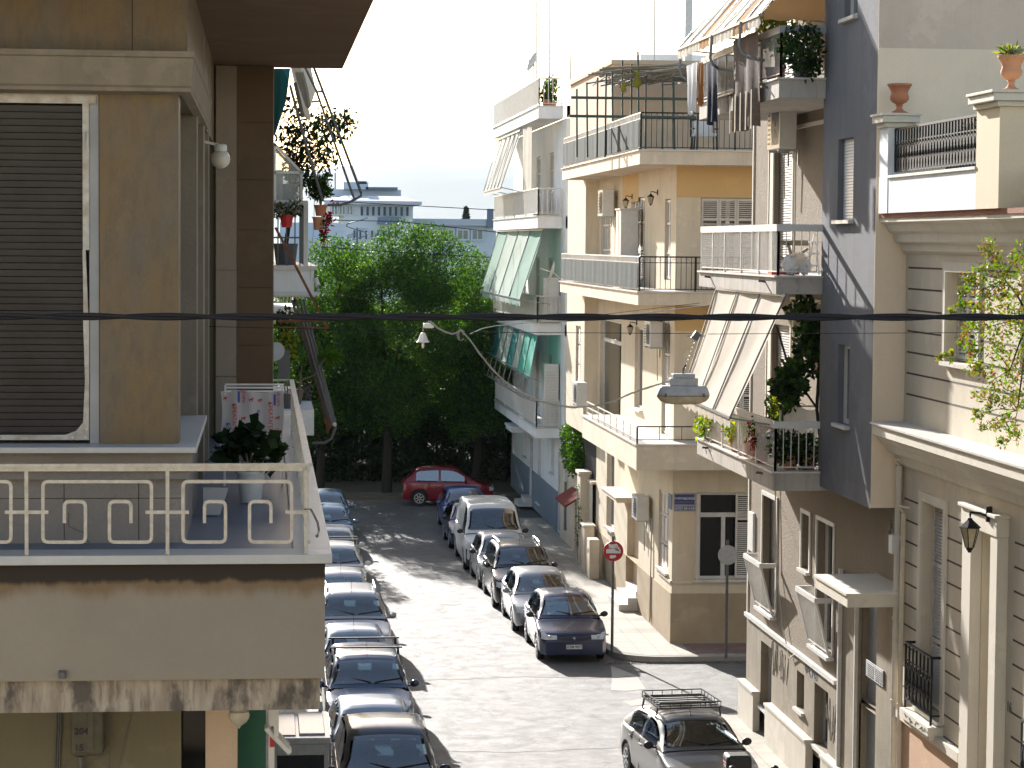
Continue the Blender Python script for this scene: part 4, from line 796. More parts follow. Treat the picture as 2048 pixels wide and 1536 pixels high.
for h in (w1,w3):                                            # little balconette railings leaning out
    a,b,c,d = h; zt = c+1.0; m = MB(); t = .35
    m.bar((GX-t,a-.15,zt),(GX-t,b+.15,zt),.05,.09); m.bar((GX-.06,a-.15,zt),(GX-t,a-.15,zt),.05,.09); m.bar((GX-.06,b+.15,zt),(GX-t,b+.15,zt),.05,.09); m.bar((GX-.12,a-.1,c+.08),(GX-.12,b+.1,c+.08),.03)
    for k in range(13): y = a-.1+(b-a+.2)*k/12; m.bar((GX-t,y,zt-.04),(GX-.12,y,c+.08),.016)
    m.bar((GX-t,a-.15,zt),(GX-.1,a-.12,c),.04); m.bar((GX-t,b+.15,zt),(GX-.1,b+.12,c),.04); m.box(GX-.15,a-.14,c-.08,GX-.005,b+.14,c-.02); m.build('window_railing','white_paint',G)
q = hX(1695,1187,9.0); m = MB(); y1 = hX(1640,1150,9.0).y; m.box(9.0,q.y,q.z-.22,GX-.002,y1+.3,q.z-.04); m.box(8.97,q.y-.03,q.z-.039,GX-.003,y1+.33,q.z); m.build('canopy','neo_trim',G)
MB().box(GX+.12,dr[0],.2,GX+.18,dr[1],dr[3]).build('door','frame_grey',G)
for a,b in ((dr[1],dr[1]+1.5),(dr[0]-1.6,dr[0])): MB().box(GX-.05,a,.2,GX+.01,b,dr[3]+.25).build('door_surround','grey_plinth',G)
m = MB(); m.bar((GX-.08,40.6,.3),(GX-.08,40.6,q.z-.22),.07); m.bar((GX-.08,dr[1]+.05,.3),(GX-.08,dr[1]+.05,q.z-.22),.06); m.build('door_post','marble',G)
# bay
BXG = 9.4; FB = ('X',BXG); b1 = RX(1677,1708,1690,277,440,BXG); b2 = RX(1677,1700,1690,690,850,BXG); b3 = RX(1690,1716,1700,-60,35,BXG)
m = MB(); wall(m, FB, G0, 40.0, 5.92, 16.5, [b1,b2,b3], .22); m.quad((BXG,40,5.92),(GX,40,5.92),(GX,40,16.5),(BXG,40,16.5)); m.quad((BXG,G0,5.92),(GX,G0,5.92),(GX,40,5.92),(BXG,40,5.92)); m.quad((BXG,G0,16.5),(GX,G0,16.5),(GX,40,16.5),(BXG,40,16.5)); m.box(BXG+.24,G0+.1,6.0,GX,39.9,16.4); m.build('bay','blue_grey_wall',G)
for h,s in ((b1,'roller'),(b2,'glass'),(b3,'glass')): window(G, FB, *h, s, rec=.16, leaf=1, glass='glass_blue', shutter='white_paint')
m = MB(); m.box(BXG+.002,G0-.03,5.93,18,G0-.001,13.05); m.box(GX,G0-.03,.2,18,G0-.001,5.93); m.build('party_wall','party_wall',G); m = MB(); m.box(BXG+.002,G0-.03,13.05,18,G0-.001,16.5); m.build('party_wall_top','party_wall_top',G)
# balconies of this building
SX = 8.6; Y0, Y1 = 39.88, 47.1
for i,(zt, th) in enumerate(((6.17,.33),(9.49,.31),(12.82,.34))):
    yf = Y1 if i < 2 else 47.3; m = MB(); m.box(SX,Y0,zt-th,GX-.003,yf,zt-.03); s = m.build('balcony_slab','concrete_slab',G); MB().box(SX-.04,Y0-.04,zt-.029,GX-.004,yf+.04,zt).build('edge_stone','marble',s)
    m = MB(); h = .80 if i else .78
    railing(m,(SX+.04,Y0+.05,zt),(SX+.04,yf-.05,zt),h,.10,.006,.03,.07,pr=.02,posts=(0,.22,.44,.66,.83,1)); railing(m,(SX+.04,Y0+.05,zt),(GX-.08,Y0+.05,zt),h,.13,.007,.03,.07,pr=.02); m.bar((SX+.04,Y0+.02,zt+h+.01),(SX+.04,yf,zt+h+.01),.05,.12); m.bar((SX+.0,Y0+.05,zt+h+.01),(BXG+.0,Y0+.05,zt+h+.01),.05,.12)
    m.build('railing','white_paint' if i < 2 else 'frame_grey',G)
    for y in (Y0+.9,Y1-1.2): m = MB(); m.tube([(SX-.12,y,zt-.1),(SX+.05,y,zt-.12)],.022,8); m.build('drain_spout','frame_dark',s)
# awning of the lower balcony
aw = thing('awning', 'big plain cream awning shading the lower balcony, hung from the slab above', 'awning', (8.7,43.5,9.1)); A = hX(1462,583,8.62); B = hX(1612,592,8.9)
a0, b0 = hY(1360,760,45.6), hY(1476,838,41.0)
awning(aw,'canvas',(8.62,45.3,9.17),(8.72,39.6,9.17),(7.95,45.2,7.1),(7.93,40.3,7.05),3,['awning_cream'],sag=.03,val=.2)
# top awning, striped cream, lit from behind, with arms
aw = thing('awning', 'striped cream and orange awning over the top balcony with the laundry', 'awning', (8.8,43.5,15.4))
awning(aw,'canvas',(9.75,47.4,15.75),(9.75,40.0,15.75),(8.15,47.3,13.86),(8.28,40.0,13.87),7,['awning_cream','awning_cream','awning_orange'],sag=.02,val=.22)
m = MB(); m.grid([[Vector((8.34+.13*k,39.95+.02*math.sin(k),13.78+.015*math.sin(k*2)+t*(.12+.13*k*1.17))) for k in range(9)] for t in (0,.5,1)]); m.build('side_curtain','awning_orange',aw,smooth=True)
for y in (47.2,43.9,41.2): m = MB(); m.tube([(8.2,y,13.86),(8.17,y,13.45),(8.22,y,13.32),(8.34,y,13.24),(8.62,y,13.2)],.028,7); m.build('arm','grey_metal',aw)
# laundry
def cloth(label, name, y0, y1, ztop, L, mat, x=8.5, cat='laundry', amp=.03, taper=1.0, group='laundry on the line of the top balcony'):
    m = MB(); rows = []
    for j in range(11):
        t = j/10; r = []
        for i in range(13): u = i/12; yy = (y0+y1)/2+(y1-y0)*(u-.5)*(1-(1-taper)*t); r.append(Vector((x-.04+amp*math.sin(u*14+t*1.5)*(.4+t), yy, ztop-L*t+.03*math.sin(u*9)*t)))
        rows.append(r)
    m.grid(rows); return tag(m.build(name,mat,smooth=True),label,cat,group)
cloth('brown patterned rug with striped lower part hanging over the top balcony railing','rug',41.0,43.3,13.70,1.65,'rug_brown',8.5,'rug',.05,group=None)
m = MB()
for k in range(5): y = 41.1+k*.48; m.grid([[Vector((8.385+.02*math.sin(i),y+.09*i,z)) for i in range(3)] for z in (12.02,12.35,12.7)])
tag(m.build('rug_fringe','rug_fringe'),'pale fringe strips along the bottom of the brown rug','rug fringe')
cloth('white garment on the clothes line, far end','shirt',45.6,46.9,13.5,.95,'cloth_white',8.28,taper=.5)
cloth('orange brown garment between the white and the navy one','shirt',45.0,45.5,13.45,.8,'cloth_orange',8.28,taper=.6)
cloth('navy trousers hanging between the orange garment and the rug','trousers',43.6,44.9,13.4,1.15,'cloth_navy',8.3,taper=.7)
m = MB(); m.tube([(8.28,47,13.5),(8.26,44.5,13.47),(8.3,42.4,13.6)],.006,4); tag(m.build('clothes_line','cable_pale'),'thin clothes line along the top balcony','clothes line')
def pot_plant(label, c, pr, ph, spreads, mats, size=.09, pot='terracotta', group=None, name='potted_plant', stem=True, aspect=.5, droop=0):
    c = Vector(c); t = thing(name, label, 'plant', tuple(c), group); p = MB(); p.lathe([(pr*.7,0),(pr*.95,ph*.9),(pr*1.06,ph*.9),(pr*1.06,ph),(pr*.9,ph),(pr*.85,ph*.9)],c,16).build('pot',pot,t,smooth=True)
    if stem: s = MB(); [s.tube([c+Vector((0,0,ph*.8)), c+Vector((o[0]*.5,o[1]*.5,(ph+o[2])*.6)), c+Vector(o)], [.012,.009,.005],5) for o,_,_ in spreads]; s.build('stem','bark_pale',t)
    leafcloud('leaves',mats,t,np.concatenate([clump(tuple(c+Vector(o)),r,n,.3) for o,r,n in spreads]),size,aspect,up=.2,droop=droop); return t
pot_plant('round dark green bush at the near corner of the top balcony', (9.0,40.0,12.83),.17,.26,[((-.02,-.12,.5),(.40,.3,.40),1000),((.1,-.1,.15),(.25,.2,.2),260)],['leaf_vine','leaf_dark'],.1,'frame_dark')
pot_plant('bright leafy climber behind the top balcony railing under the awning', (8.9,41.6,12.83),.18,.28,[((0,0,.9),(.3,.4,.4),500),((0,.3,1.2),(.3,.3,.3),250)],['leaf_plant','leaf_yellow'],.1)
# ac unit on the wall of this building under the top slab
ac_unit('big air conditioner under the top balcony of the brown building', FG, hX(1600,262,GX).y-.6, hX(1575,296,9.65).z, .12, 1.1, .8)
# lower balcony: plants, vine, table things
vine = thing('climbing_vine', 'dark grape vine climbing under the slab at the right end of the planted balcony', 'plant', (9.7,40.4,6.2)); P = np.concatenate([clump(tuple(hY(x,y,40.6)),(.17,.3,.19),95,.1) for x,y in ((1600,620),(1622,640),(1610,665),(1630,690),(1605,700),(1590,735),(1625,730),(1575,745),(1600,770),(1570,775),(1615,610),(1580,800),(1560,770),(1630,655))]); leafcloud('leaves',['leaf_dark','leaf_vine'],vine,P,.13,.8); m = MB(); m.tube([(9.6,40.5,6.2),(9.5,40.6,7.2),(9.6,40.7,8.9)],.03,6); m.tube([(9.5,40.6,7.2),(9.0,40.6,7.9),(8.8,40.7,8.6)],.02,6); m.build('stem','bark',vine)
for i,(lab,x,y,Y,o,r,n,mt,pt) in enumerate((
 ('pale green spiky plant hanging over the far end of the planted balcony',1400,880,46.6,(0,0,.25),(.35,.35,.3),380,['leaf_yellow','leaf_plant'],'terracotta'),
 ('feathery light green plant in the far corner of the planted balcony',1415,860,45.9,(0,0,.5),(.3,.4,.3),320,['leaf_yellow','leaf_plant'],'terracotta'),
 ('low trailing plant behind the middle bars of the planted balcony',1455,880,43.8,(0,0,.45),(.3,.6,.25),320,['leaf_plant','leaf_yellow'],'terracotta'),
 ('bright yellow-green bush standing taller than the planted balcony rail',1518,815,43.4,(.4,0,.9),(.2,.25,.32),330,['leaf_yellow'],'terracotta'),
 ('geranium with red flowers behind the bars near the awning arm',1506,880,41.6,(0,0,.5),(.28,.35,.35),420,['leaf_vine','leaf_dark','flower_red'],'red_plastic'),
 ('dark leafy bush filling the near corner of the planted balcony',1580,900,40.3,(0,0,.35),(.4,.3,.3),800,['leaf_dark','leaf_vine'],'terracotta'),
 ('tall green plant with pale stems beside the grape vine',1565,820,41.4,(0,0,1.0),(.3,.4,.4),420,['leaf_vine','leaf_plant'],'terracotta'),
 ('dark bush at the wall end of the planted balcony',1620,900,40.3,(0,0,.3),(.3,.25,.32),500,['leaf_dark','leaf_vine'],'terracotta'))):
    p = hY(x,y,Y); pot_plant(lab,(max(8.75,min(p.x,9.3)),Y,6.18),.15,.24,[(o,r,n),((o[0],o[1],o[2]*.6),tuple(q*.6 for q in r),n//3)],mt,.09,pt,group='pot plants on the planted balcony')
for i,(x,Y) in enumerate(((8.8,43.0),(8.78,42.2))): t = thing('flower_pot','red plastic flower pot behind the bars, '+('the farther one' if i == 0 else 'the nearer one'),'pot',(x,Y,6.18),'red pots on the planted balcony'); MB().lathe([(.09,0),(.13,.22),(.14,.22),(.14,.24),(.11,.24)],(x,Y,6.18),16).build('pot','red_plastic',t,smooth=True); MB().lathe([(.1,.2),(.1,.22)],(x,Y,6.18),12).build('soil','soil',t)
t = thing('parasol', 'folded beige parasol leaning behind the planted balcony', 'parasol', (9.3,41.9,6.18)); MB().tube([(9.3,41.9,6.18),(9.25,41.9,7.6)],.02).build('pole','shutter_paint',t); MB().lathe([(.03,.0),(.09,.15),(.07,.6),(.02,.9)],(9.26,41.9,6.6),10).build('canopy','awning_cream',t,smooth=True)
t = thing('clothes_rack', 'beige cloth-covered rack behind the rail near the blue-grey bay', 'rack', (9.2,40.7,6.18)); m = MB(); m.grid([[Vector((8.95+.1*k,40.75+.03*math.sin(k*2),z+.05*math.sin(k))) for k in range(7)] for z in (6.35,6.8,7.2)]); m.build('cloth','awning_white',t,smooth=True); MB().bar((8.9,40.78,7.22),(9.6,40.78,7.22),.03).bar((8.9,40.78,6.18),(8.9,40.78,7.22),.03).bar((9.6,40.78,6.18),(9.6,40.78,7.22),.03).build('frame','white_paint',t)
def crumple(m, s, k):
    rr = random.Random(k); m.v = [tuple(Vector(v)+Vector((rr.uniform(-1,1),rr.uniform(-1,1),rr.uniform(-1,1)))*s*.22) for v in m.v]; return m
# middle balcony: folding table, chair, bags
t = thing('folding_table', 'folded wooden table leaning in the corner of the middle balcony', 'table', (9.0,40.6,9.5)); m = MB()
for a,b in (((8.68,10.02),(9.3,10.06)),((8.72,9.85),(9.3,9.55)),((8.7,9.55),(9.3,9.95)),((8.95,10.04),(9.1,9.52))): m.bar((a[0],40.6,a[1]),(b[0],40.6,b[1]),.05)
m.box(8.7,40.62,10.0,9.32,40.66,10.09); m.build('frame','bamboo',t)
for i,(x,z,c_,s) in enumerate(((8.98,9.66,'cloth_white',.17),(9.12,9.74,'awning_cream',.15),(9.2,9.64,'cloth_white',.14))): t = tag(crumple(MB().ball((x,40.45,z),s,12,sz=.9),s,i).build('plastic_bag',c_), ['white bag on the floor of the middle balcony, leftmost','cream bag on top of the pile on the middle balcony','white bag nearest the bay on the middle balcony'][i],'bag','bags in the corner of the middle balcony')
t = thing('step_ladder', 'white step ladder beside the bags on the middle balcony', 'ladder', (9.35,40.3,9.5)); m = MB(); m.bar((9.22,40.3,9.5),(9.34,40.3,10.2),.025).bar((9.42,40.25,9.5),(9.36,40.3,10.2),.025)
for k in range(3): m.box(9.2+.03*k,40.2,9.65+.2*k,9.42,40.4,9.68+.2*k)
m.build('frame','white_paint',t)
m = MB(); m.box(8.66,40.55,9.5,9.15,40.85,9.56); tag(m.build('plastic_tray','red_plastic'),'red plastic tray on the floor of the middle balcony','tray')
# small fittings
IQ = 1
t = thing('intercom_panel', 'steel doorbell panel with rows of name buttons by the entrance', 'intercom', tuple(hX(1750,1345,GX-.06))); a,b,c,d = RX(1733,1767,1750,1330,1363,GX-.07); m = MB(); m.box(GX-.08,a,c,GX-.055,b,d).build('plate','galvanised',t,bevel=.004); m = MB()
for j in range(2):
    for k in range(7): y = a+.05+j*(b-a)*.48; m.box(GX-.086,y,c+.03+k*(d-c-.06)/7,GX-.081,y+(b-a)*.36,c+.03+k*(d-c-.06)/7+.018)
m.build('button','ink_dark',t)
# graffiti scrawls are pigment on the plinth: thin ribbons
def scrawl(label, F, u0, z0, w_, h_, seed, mat='stone_trim', r=.005, d=.026):
    R_ = random.Random(seed); m = MB(); u = u0
    while u < u0+w_:
        pts = [fp(F,u+R_.uniform(-.1,.12),z0+R_.uniform(0,h_),d) for _ in range(5)]; q = []
        for i in range(len(pts)-1):
            for k in range(5): t = k/5; q.append(pts[i].lerp(pts[i+1],t*t*(3-2*t)))
        m.tube(q,r,4); u += .16
    return tag(m.build('graffiti',mat),label,'graffiti')
scrawl('grey scrawled graffiti between the two left basement windows',('X',GX),45.0,1.5,1.6,.7,3); scrawl('faint blue scrawl above the tall basement window',('X',GX),42.6,2.05,.8,.2,8,'far_grey'); scrawl('pale scrawled letters on the plinth near the entrance',('X',GX),40.8,1.2,1.1,.8,12,'stone_grey')
m = MB(); m.tube([(GX-.05,w1[0],5.5),(GX-.06,w1[0]-.2,3.8),(GX-.07,45.2,2.6),(GX-.07,44.6,2.15),(GX-.07,44.0,2.35)],.012,5); tag(m.build('cable','cable_pale'),'loose pale cable drooping down the brown stucco wall','cable')
t = tag(MB().box(GX-.05,48.3,3.7,GX-.001,48.75,4.5).build('poster','sign_white',bevel=.003),'pale paper notice at the far corner of the brown wall','notice')
# ---------------------------------------------------------------- neo-classical house
NX = 9.9; n0, n1 = 22.0, 36.4; FN = ('X',NX)
NB = thing('ornate_house', 'cream neoclassical house with grooved walls and a balustraded roof terrace at the right edge', 'building', (NX,n1,.13))
u1 = RX(1895,1958,1925,545,728,NX); zq = hX(1812,1437,NX).z; lw = RX(1846,1891,1868,1010,1432,NX); dw = RX(1965,2004,1985,1060,1640,NX)
zc1, zc0 = 10.43, 7.25; up2 = (29.2,30.6,u1[2],u1[3])
m = MB(); wall(m, FN, n0, n1, zq, 11.0, [u1,up2,lw,(dw[0],dw[1],max(zq,.2),dw[3])], .3); m.quad((NX,n0,.13),(17,n0,.13),(17,n0,11),(NX,n0,11)); m.box(NX+.35,n0+.2,.13,17,n1-.02,10.9); m.build('wall','neo_wall',NB)
m = MB(); gz = 10.0-.0
k = 0
while True:
    z = hX(1812,493,NX).z-.325*k
    if z < zq+.1: break
    if not (6.4 < z < 7.4 or z > 9.9):
        segs = [(n0,n1-.12)]
        for h in (u1,up2,lw,(dw[0]-.45,dw[1]+.55,0,dw[3]+.5)):
            if h[2]-.05 < z < h[3]+.25: segs = [s for a,b in segs for s in ((a,min(b,h[0]-.12)),(max(a,h[1]+.12),b)) if s[1]-s[0] > .05]
        for a,b in segs: m.box(NX-.003,a,z-.014,NX+.02,b,z+.014)
    k += 1
m.build('wall_groove','groove',NB)
for a_,b_ in ((n0,dw[0]-.45),(dw[1]+.6,n1)): MB().box(NX-.05,a_,.13,NX-.001,b_,zq).build('base_course','salmon_base',NB); MB().box(NX-.12,a_,zq,NX-.001,b_,zq+.14).build('plinth_moulding','neo_trim',NB)
def moulding(m, prof, y0, y1): m.prism([(x,y0,z) for x,z in prof], (0,y1-y0,0))
m = MB(); moulding(m,[(NX-.002,zc0),(9.4,zc0),(9.4,zc0-.16),(9.47,zc0-.2),(9.52,zc0-.27),(9.6,zc0-.33),(9.64,zc0-.42),(9.75,zc0-.47),(9.8,zc0-.6),(NX-.002,zc0-.66)],n0,n1); m.build('ledge','neo_trim',NB)
m = MB(); m.box(9.36,n0,zc0+.0005,NX-.003,n1,zc0+.03); m.build('ledge_top','marble',NB)
m = MB(); moulding(m,[(NX-.002,zc1),(9.46,zc1),(9.46,zc1-.06),(9.55,zc1-.1),(9.6,zc1-.2),(9.68,zc1-.24),(9.7,zc1-.36),(9.8,zc1-.4),(9.82,zc1-.5),(NX-.002,zc1-.55)],n0,n1); m.build('cornice','neo_trim',NB)
m = MB(); m.box(9.44,30.1,zc1-.0,9.9,36.35,zc1+.07); m.box(9.44,n0,zc1,9.9,30.1,zc1+.07); m.build('red_band','red_trim',NB)
PX = 9.4; yA, yB = 30.15, 36.2; zp = hX(1790,355,PX).z
m = MB(); m.box(PX,yA+1.0,zc1+.071,PX+.22,yB-.5,zp); m.build('parapet','white_wall',NB); MB().box(PX-.03,yA+1.0,zp,PX+.25,yB-.5,zp+.04).build('coping','marble',NB)
pc = hX(1757,240,PX).z
for a,b,zt in ((yB-.5,yB,pc),(yA,yA+1.0,hX(1981,195,PX).z)):
    m = MB(); m.box(PX-.01,a,zc1+.0715,PX+.5 if b < 32 else PX+.22,b,zt-.14); o = m.build('pier','white_wall' if b > 32 else 'neo_pier',NB); m = MB(); w_ = PX+.5 if b < 32 else PX+.35
    m.box(PX-.06,a-.05,zt-.14,w_+.05,b+.02,zt-.07).box(PX-.13,a-.12,zt-.07,w_+.1,b+.03,zt+.03).box(PX-.16,a-.15,zt+.03,w_+.13,b+.03,zt+.07); m.build('capital','neo_trim',o,bevel=.008)
m = MB(); m.box(PX+.49,yA-.001,zc1+.0715,16,yA+.2,hX(1981,195,PX).z-.16); m.build('terrace_wall','neo_pier',NB)
m = MB(); m.box(NX,n0,10.98,17,n1-.05,11.02); m.build('terrace_floor','pavement_tiles',NB)
# cast iron balustrade
def iron(m, F, u0, u1, z0, h, n, d=.0):
    P = lambda u,z: fp(F,u,z,d)
    m.bar(P(u0,z0+h),P(u1,z0+h),.035); m.bar(P(u0,z0+.06),P(u1,z0+.06),.022); m.bar(P(u0,z0+h*.72),P(u1,z0+h*.72),.018)
    for k in range(n+1):
        u = u0+(u1-u0)*k/n; m.bar(P(u,z0+.06),P(u,z0+h),.026)
        if k < n:
            v = u+(u1-u0)/n/2; w_ = abs(u1-u0)/n*.36
            for zc, zz in ((.22,.15),(.52,.13)): m.tube([P(v+w_*math.cos(a)*(1 if zc < .3 else abs(math.cos(a))**.5 if math.cos(a) else 0),z0+h*(zc+zz*math.sin(a))) for a in [2*math.pi*j/10 for j in range(11)]],.017,4)
            m.tube([P(v,z0+h*.33),P(v,z0+h*.44),P(v,z0+h*.52),P(v,z0+h*.68)],[.01,.034,.02,.008],5); m.lathe([(.003,-.03),(.018,0),(.003,.03)],P(v,z0+h*.38),6)
bal = thing('balustrade', 'black cast iron balustrade between the two urn piers of the roof terrace', 'railing', (PX+.1,yA+1,zp+.04)); m = MB(); iron(m,('X',PX+.1),yA+1.02,yB-.52,zp+.04,hX(1790,257,PX).z-zp-.04,30); m.build('ironwork','black_metal',bal)
for k in range(5): tag(MB().box(PX+.5+.05*k,yA+2.2+.6*k,11.03,PX+.8,yA+2.5+.6*k,11.35).build('planter_box','far_grey'),'blue grey planter box behind the iron balustrade, '+['nearest the big pier','second from the big pier','middle one of five','second from the far urn','nearest the far urn'][k],'planter','planter boxes behind the iron balustrade')
pl = thing('terrace_plant','dark sparse shrubs behind the iron balustrade','plant',(PX+.6,yA+2,11.3)); leafcloud('leaves','leaf_dark',pl,np.concatenate([clump((PX+.6,yA+1.5+.5*k,11.55+.05*(k%2)),(.12,.2,.2),110) for k in range(5)]),.09); MB().tube([(PX+.6,yA+2,11.3),(PX+.6,yA+2.1,11.6)],.01).build('stem','bark',pl)
def urn(label, c, s, mat, zs=.66): 
    t = thing('terracotta_urn', label, 'urn', tuple(c), 'urns on the terrace piers'); MB().box(c.x-.15*s,c.y-.15*s,c.z,c.x+.15*s,c.y+.15*s,c.z+.035*s).build('foot_plate',mat,t,bevel=.005)
    MB().lathe([(a*s,b*s*zs) for a,b in ((.14,.06),(.14,.09),(.10,.11),(.06,.17),(.055,.24),(.08,.27),(.06,.30),(.14,.36),(.185,.44),(.19,.54),(.165,.62),(.175,.70),(.225,.84),(.245,.86),(.245,.92),(.20,.92),(.17,.84))],c,28).build('bowl',mat,t,smooth=True); return t
c = hY(1786,215,35.95); c.z = pc+.07; c.x = 9.62; urn('darker empty terracotta urn on the farther terrace pier', c, .76, 'terracotta')
zt = hX(1981,195,PX).z+.07; c = Vector((hY(2022,180,30.6).x,30.6,zt)); ut = urn('paler terracotta urn with a dry plant on the nearer terrace pier', c, .74, 'terracotta_pale', .70)
pl = thing('dry_plant','dry spiky plant growing in the nearer terracotta urn','plant',(c.x,c.y,c.z+.45)); leafcloud('leaves',['leaf_yellow','leaf_vine','stone_grey'],pl,clump((c.x,c.y,c.z+.5),(.13,.13,.06),160),.13,.16,up=.6); MB().lathe([(.12,0),(.12,.01)],(c.x,c.y,c.z+.43)).build('soil','soil',pl)
# windows, portal, ironwork
def tall_shutter_window(h, nm='window'):
    o = window(NB, FN, *h, 'closed', rec=.26, sill='marble', shutter='shutter_paint'); m = MB(); a,b,c,d = h; fb(m,FN,a-.14,a,c-.02,d+.14,0,.035); fb(m,FN,b,b+.14,c-.02,d+.14,0,.035); fb(m,FN,a,b,d,d+.14,0,.035); m.build('window_surround','neo_trim',NB); return o
for h in (u1,up2,lw): tall_shutter_window(h)
a,b,c,d = lw; wr = thing('window_railing','black iron window guard on the small balcony of the ornate house','railing',(NX,a,c)); m = MB(); zr = c+.02; hh_ = .92
PJ = .17; iron(m,('X',NX-PJ),a-.02,b+.2,zr,hh_,7); m.bar((NX-PJ,a-.02,zr+hh_),(NX-.0,a-.02,zr+hh_),.035); m.bar((NX-PJ,b+.2,zr+hh_),(NX,b+.2,zr+hh_),.035); m.bar((NX-PJ,a-.02,zr+.06),(NX,a-.02,zr+.06),.02); m.bar((NX-PJ,a-.02,zr-.08),(NX-PJ,a-.02,zr+hh_),.03); m.bar((NX-PJ,b+.2,zr-.08),(NX-PJ,b+.2,zr+hh_),.03); m.build('ironwork','black_metal',wr)
m = MB(); m.box(NX-.24,a-.12,c-.2,NX-.002,b+.26,c-.07); m.box(NX-.2,a-.06,c-.27,NX-.002,b+.2,c-.2); m.build('window_balcony','neo_trim',NB)
scrawl('dark scrawl on the front of the little stone balcony',('X',NX-.24),a-.05,c-.18,b-a,.08,5,'frame_dark',.004,.004)
a,b,c,d = dw; m = MB(); zt = hX(1950,1012,NX).z
m.box(NX-.16,b,.14,NX-.002,b+.42,zt-.25).box(NX-.16,a-.32,.14,NX-.002,a,zt-.25).box(NX-.18,a-.34,zt-.25,NX-.002,b+.44,zt).box(NX-.22,a-.38,zt,NX-.002,b+.48,zt+.05).box(NX-.2,b-.0,.14,NX-.002,b+.44,zq-.2); m.build('portal','neo_trim',NB,bevel=.01)
m = MB(); m.box(NX+.24,a,.2,NX+.3,b,d-.05); dd = m.build('door','stone_trim',NB); m = MB(); m.box(NX+.22,(a+b)/2-.15,.8,NX+.24,(a+b)/2+.15,d-1.1).build('pane','glass_dark',dd); MB().lathe([(.3,0),(.3,.02)],(NX+.21,(a+b)/2,d-.5),20,ax='x').build('medallion','frame_grey',dd)
m = MB(); m.box(NX+.15,a,d-1.05,NX+.239,b,d-.85); m.build('lintel','neo_trim',dd)
lantern('black lantern on a curled arm beside the portal of the ornate house', ('X',NX-.18), hX(1978,1035,NX-.18).y, hX(1978,1032,NX-.18).z, .20, 1.3)
text(NB,'house_number','16',.2,faceM((NX-.006,hX(2019,1415,NX).y,hX(2019,1415,NX).z),'X'),'frame_dark',.003)
hh2 = (29.0,29.85,lw[2],lw[3]); a = hX(2044,1440,NX-.3); wr = thing('window_railing','black iron window guard cut off by the right edge','railing',(NX,a.y,a.z-.9)); m = MB(); iron(m,('X',NX-.3),a.y-1.2,a.y,a.z-.95,.95,8); m.bar((NX-.3,a.y,a.z),(NX,a.y,a.z),.03); m.build('ironwork','black_metal',wr); MB().box(NX-.36,a.y-1.3,a.z-1.1,NX-.051,a.y+.1,a.z-.96).build('stone_shelf','neo_trim',wr)
for i,(dy,r,mt,lb,z1) in enumerate(((.12,.055,'neo_trim','cream downpipe on the ornate house, the thicker of the pair',6.6),(-.09,.04,'cream_slab','thin cream downpipe along the joint with the brown building',5.9))):
    y = n1-.28+dy*1.5; m = MB(); m.tube([(NX-.09,y,z1),(NX-.1,y,3.3),(NX-.09,y,.15)],r,10); m.tube([(NX-.05,y,z1-.05),(NX-.2,y-.1,z1+.12),(NX-.05,y-.2,z1+.1)],.02,6)
    for z in (5.5,4.2,2.9): m.lathe([(r+.012,0),(r+.012,.04)],(NX-.1,y,z),10)
    tag(m.build('downpipe',mt,smooth=True),lb,'pipe','pipes at the joint of the two houses')
p = Vector((NX-.2,n1-.05,hX(1800,1085,NX).z)); t = thing('junction_box','small pale junction box with coiled wires above the entrance canopy','box',tuple(p)); MB().box(p.x,p.y-.12,p.z-.15,p.x+.12,p.y+.1,p.z+.15).build('casing','white_plastic',t,bevel=.01); m = MB(); m.tube([p+Vector((0,.05*math.sin(k),.15+.03*k)) for k in range(8)],.02,5).build('wires','frame_dark',t)
# bougainvillea growing over the ledge
bg = thing('flowering_shrub','trailing shrub with yellow-green and pink-tipped leaves over the ledge of the ornate house','shrub',(9.6,29.6,7.29)); cs = []
for x,y,r in ((1975,495,.10),(1990,520,.12),(2000,545,.13),(1960,545,.10),(1935,555,.07),(2015,575,.15),(1985,580,.14),(1950,575,.12),(1925,610,.06),(1905,625,.05),(1960,610,.13),(1998,610,.15),(2030,600,.16),(1925,580,.06),(1940,650,.10),(1975,655,.15),(2010,650,.18),(2040,650,.18),(1925,680,.08),(1900,712,.05),(1880,715,.03),(1945,700,.12),(1985,700,.15),(2020,705,.18),(1950,735,.1),(1975,745,.12),(2010,760,.15),(2040,740,.18),(1960,790,.08),(1985,790,.1),(2015,800,.13),(2040,800,.13),(1955,830,.06),(1978,815,.05),(1990,850,.07),(2018,845,.1),(1965,855,.04),(2003,885,.05),(2030,870,.08),(2060,560,.2),(2070,640,.25),(2080,720,.25),(2055,800,.15),(2060,500,.15),(2035,520,.12)):
    Y = 29.3+random.uniform(-.25,.25); p = hY(x,y,Y); cs.append((p,r))
P = np.concatenate([clump(tuple(p),(r*1.2,r*1.4,r*1.2),int(20+r*620),.1) for p,r in cs]); leafcloud('leaves',['leaf_bougain','leaf_bougain','leaf_bougain','leaf_plant','leaf_plant','leaf_pink'],bg,P,.064,.42,up=.15)
m = MB(); root = Vector((9.75,29.4,7.3)); hub = Vector((hY(2060,640,29.4))); m.tube([root, root.lerp(hub,.5)+Vector((.05,0,0)), hub],[.04,.03,.022],6)
subs = [Vector(hY(x,y,29.35)) for x,y in ((2010,560),(2030,640),(2020,740),(2035,820))]
for s_ in subs: m.tube([hub, hub.lerp(s_,.5)+Vector((0,0,.05)), s_],[.018,.013,.009],5)
for p,r in cs[::2]: b_ = min(subs,key=lambda v:(v-p).length); m.tube([b_, b_.lerp(p,.5)+Vector((0,.03,.04)), p],[.007,.005,.003],4)
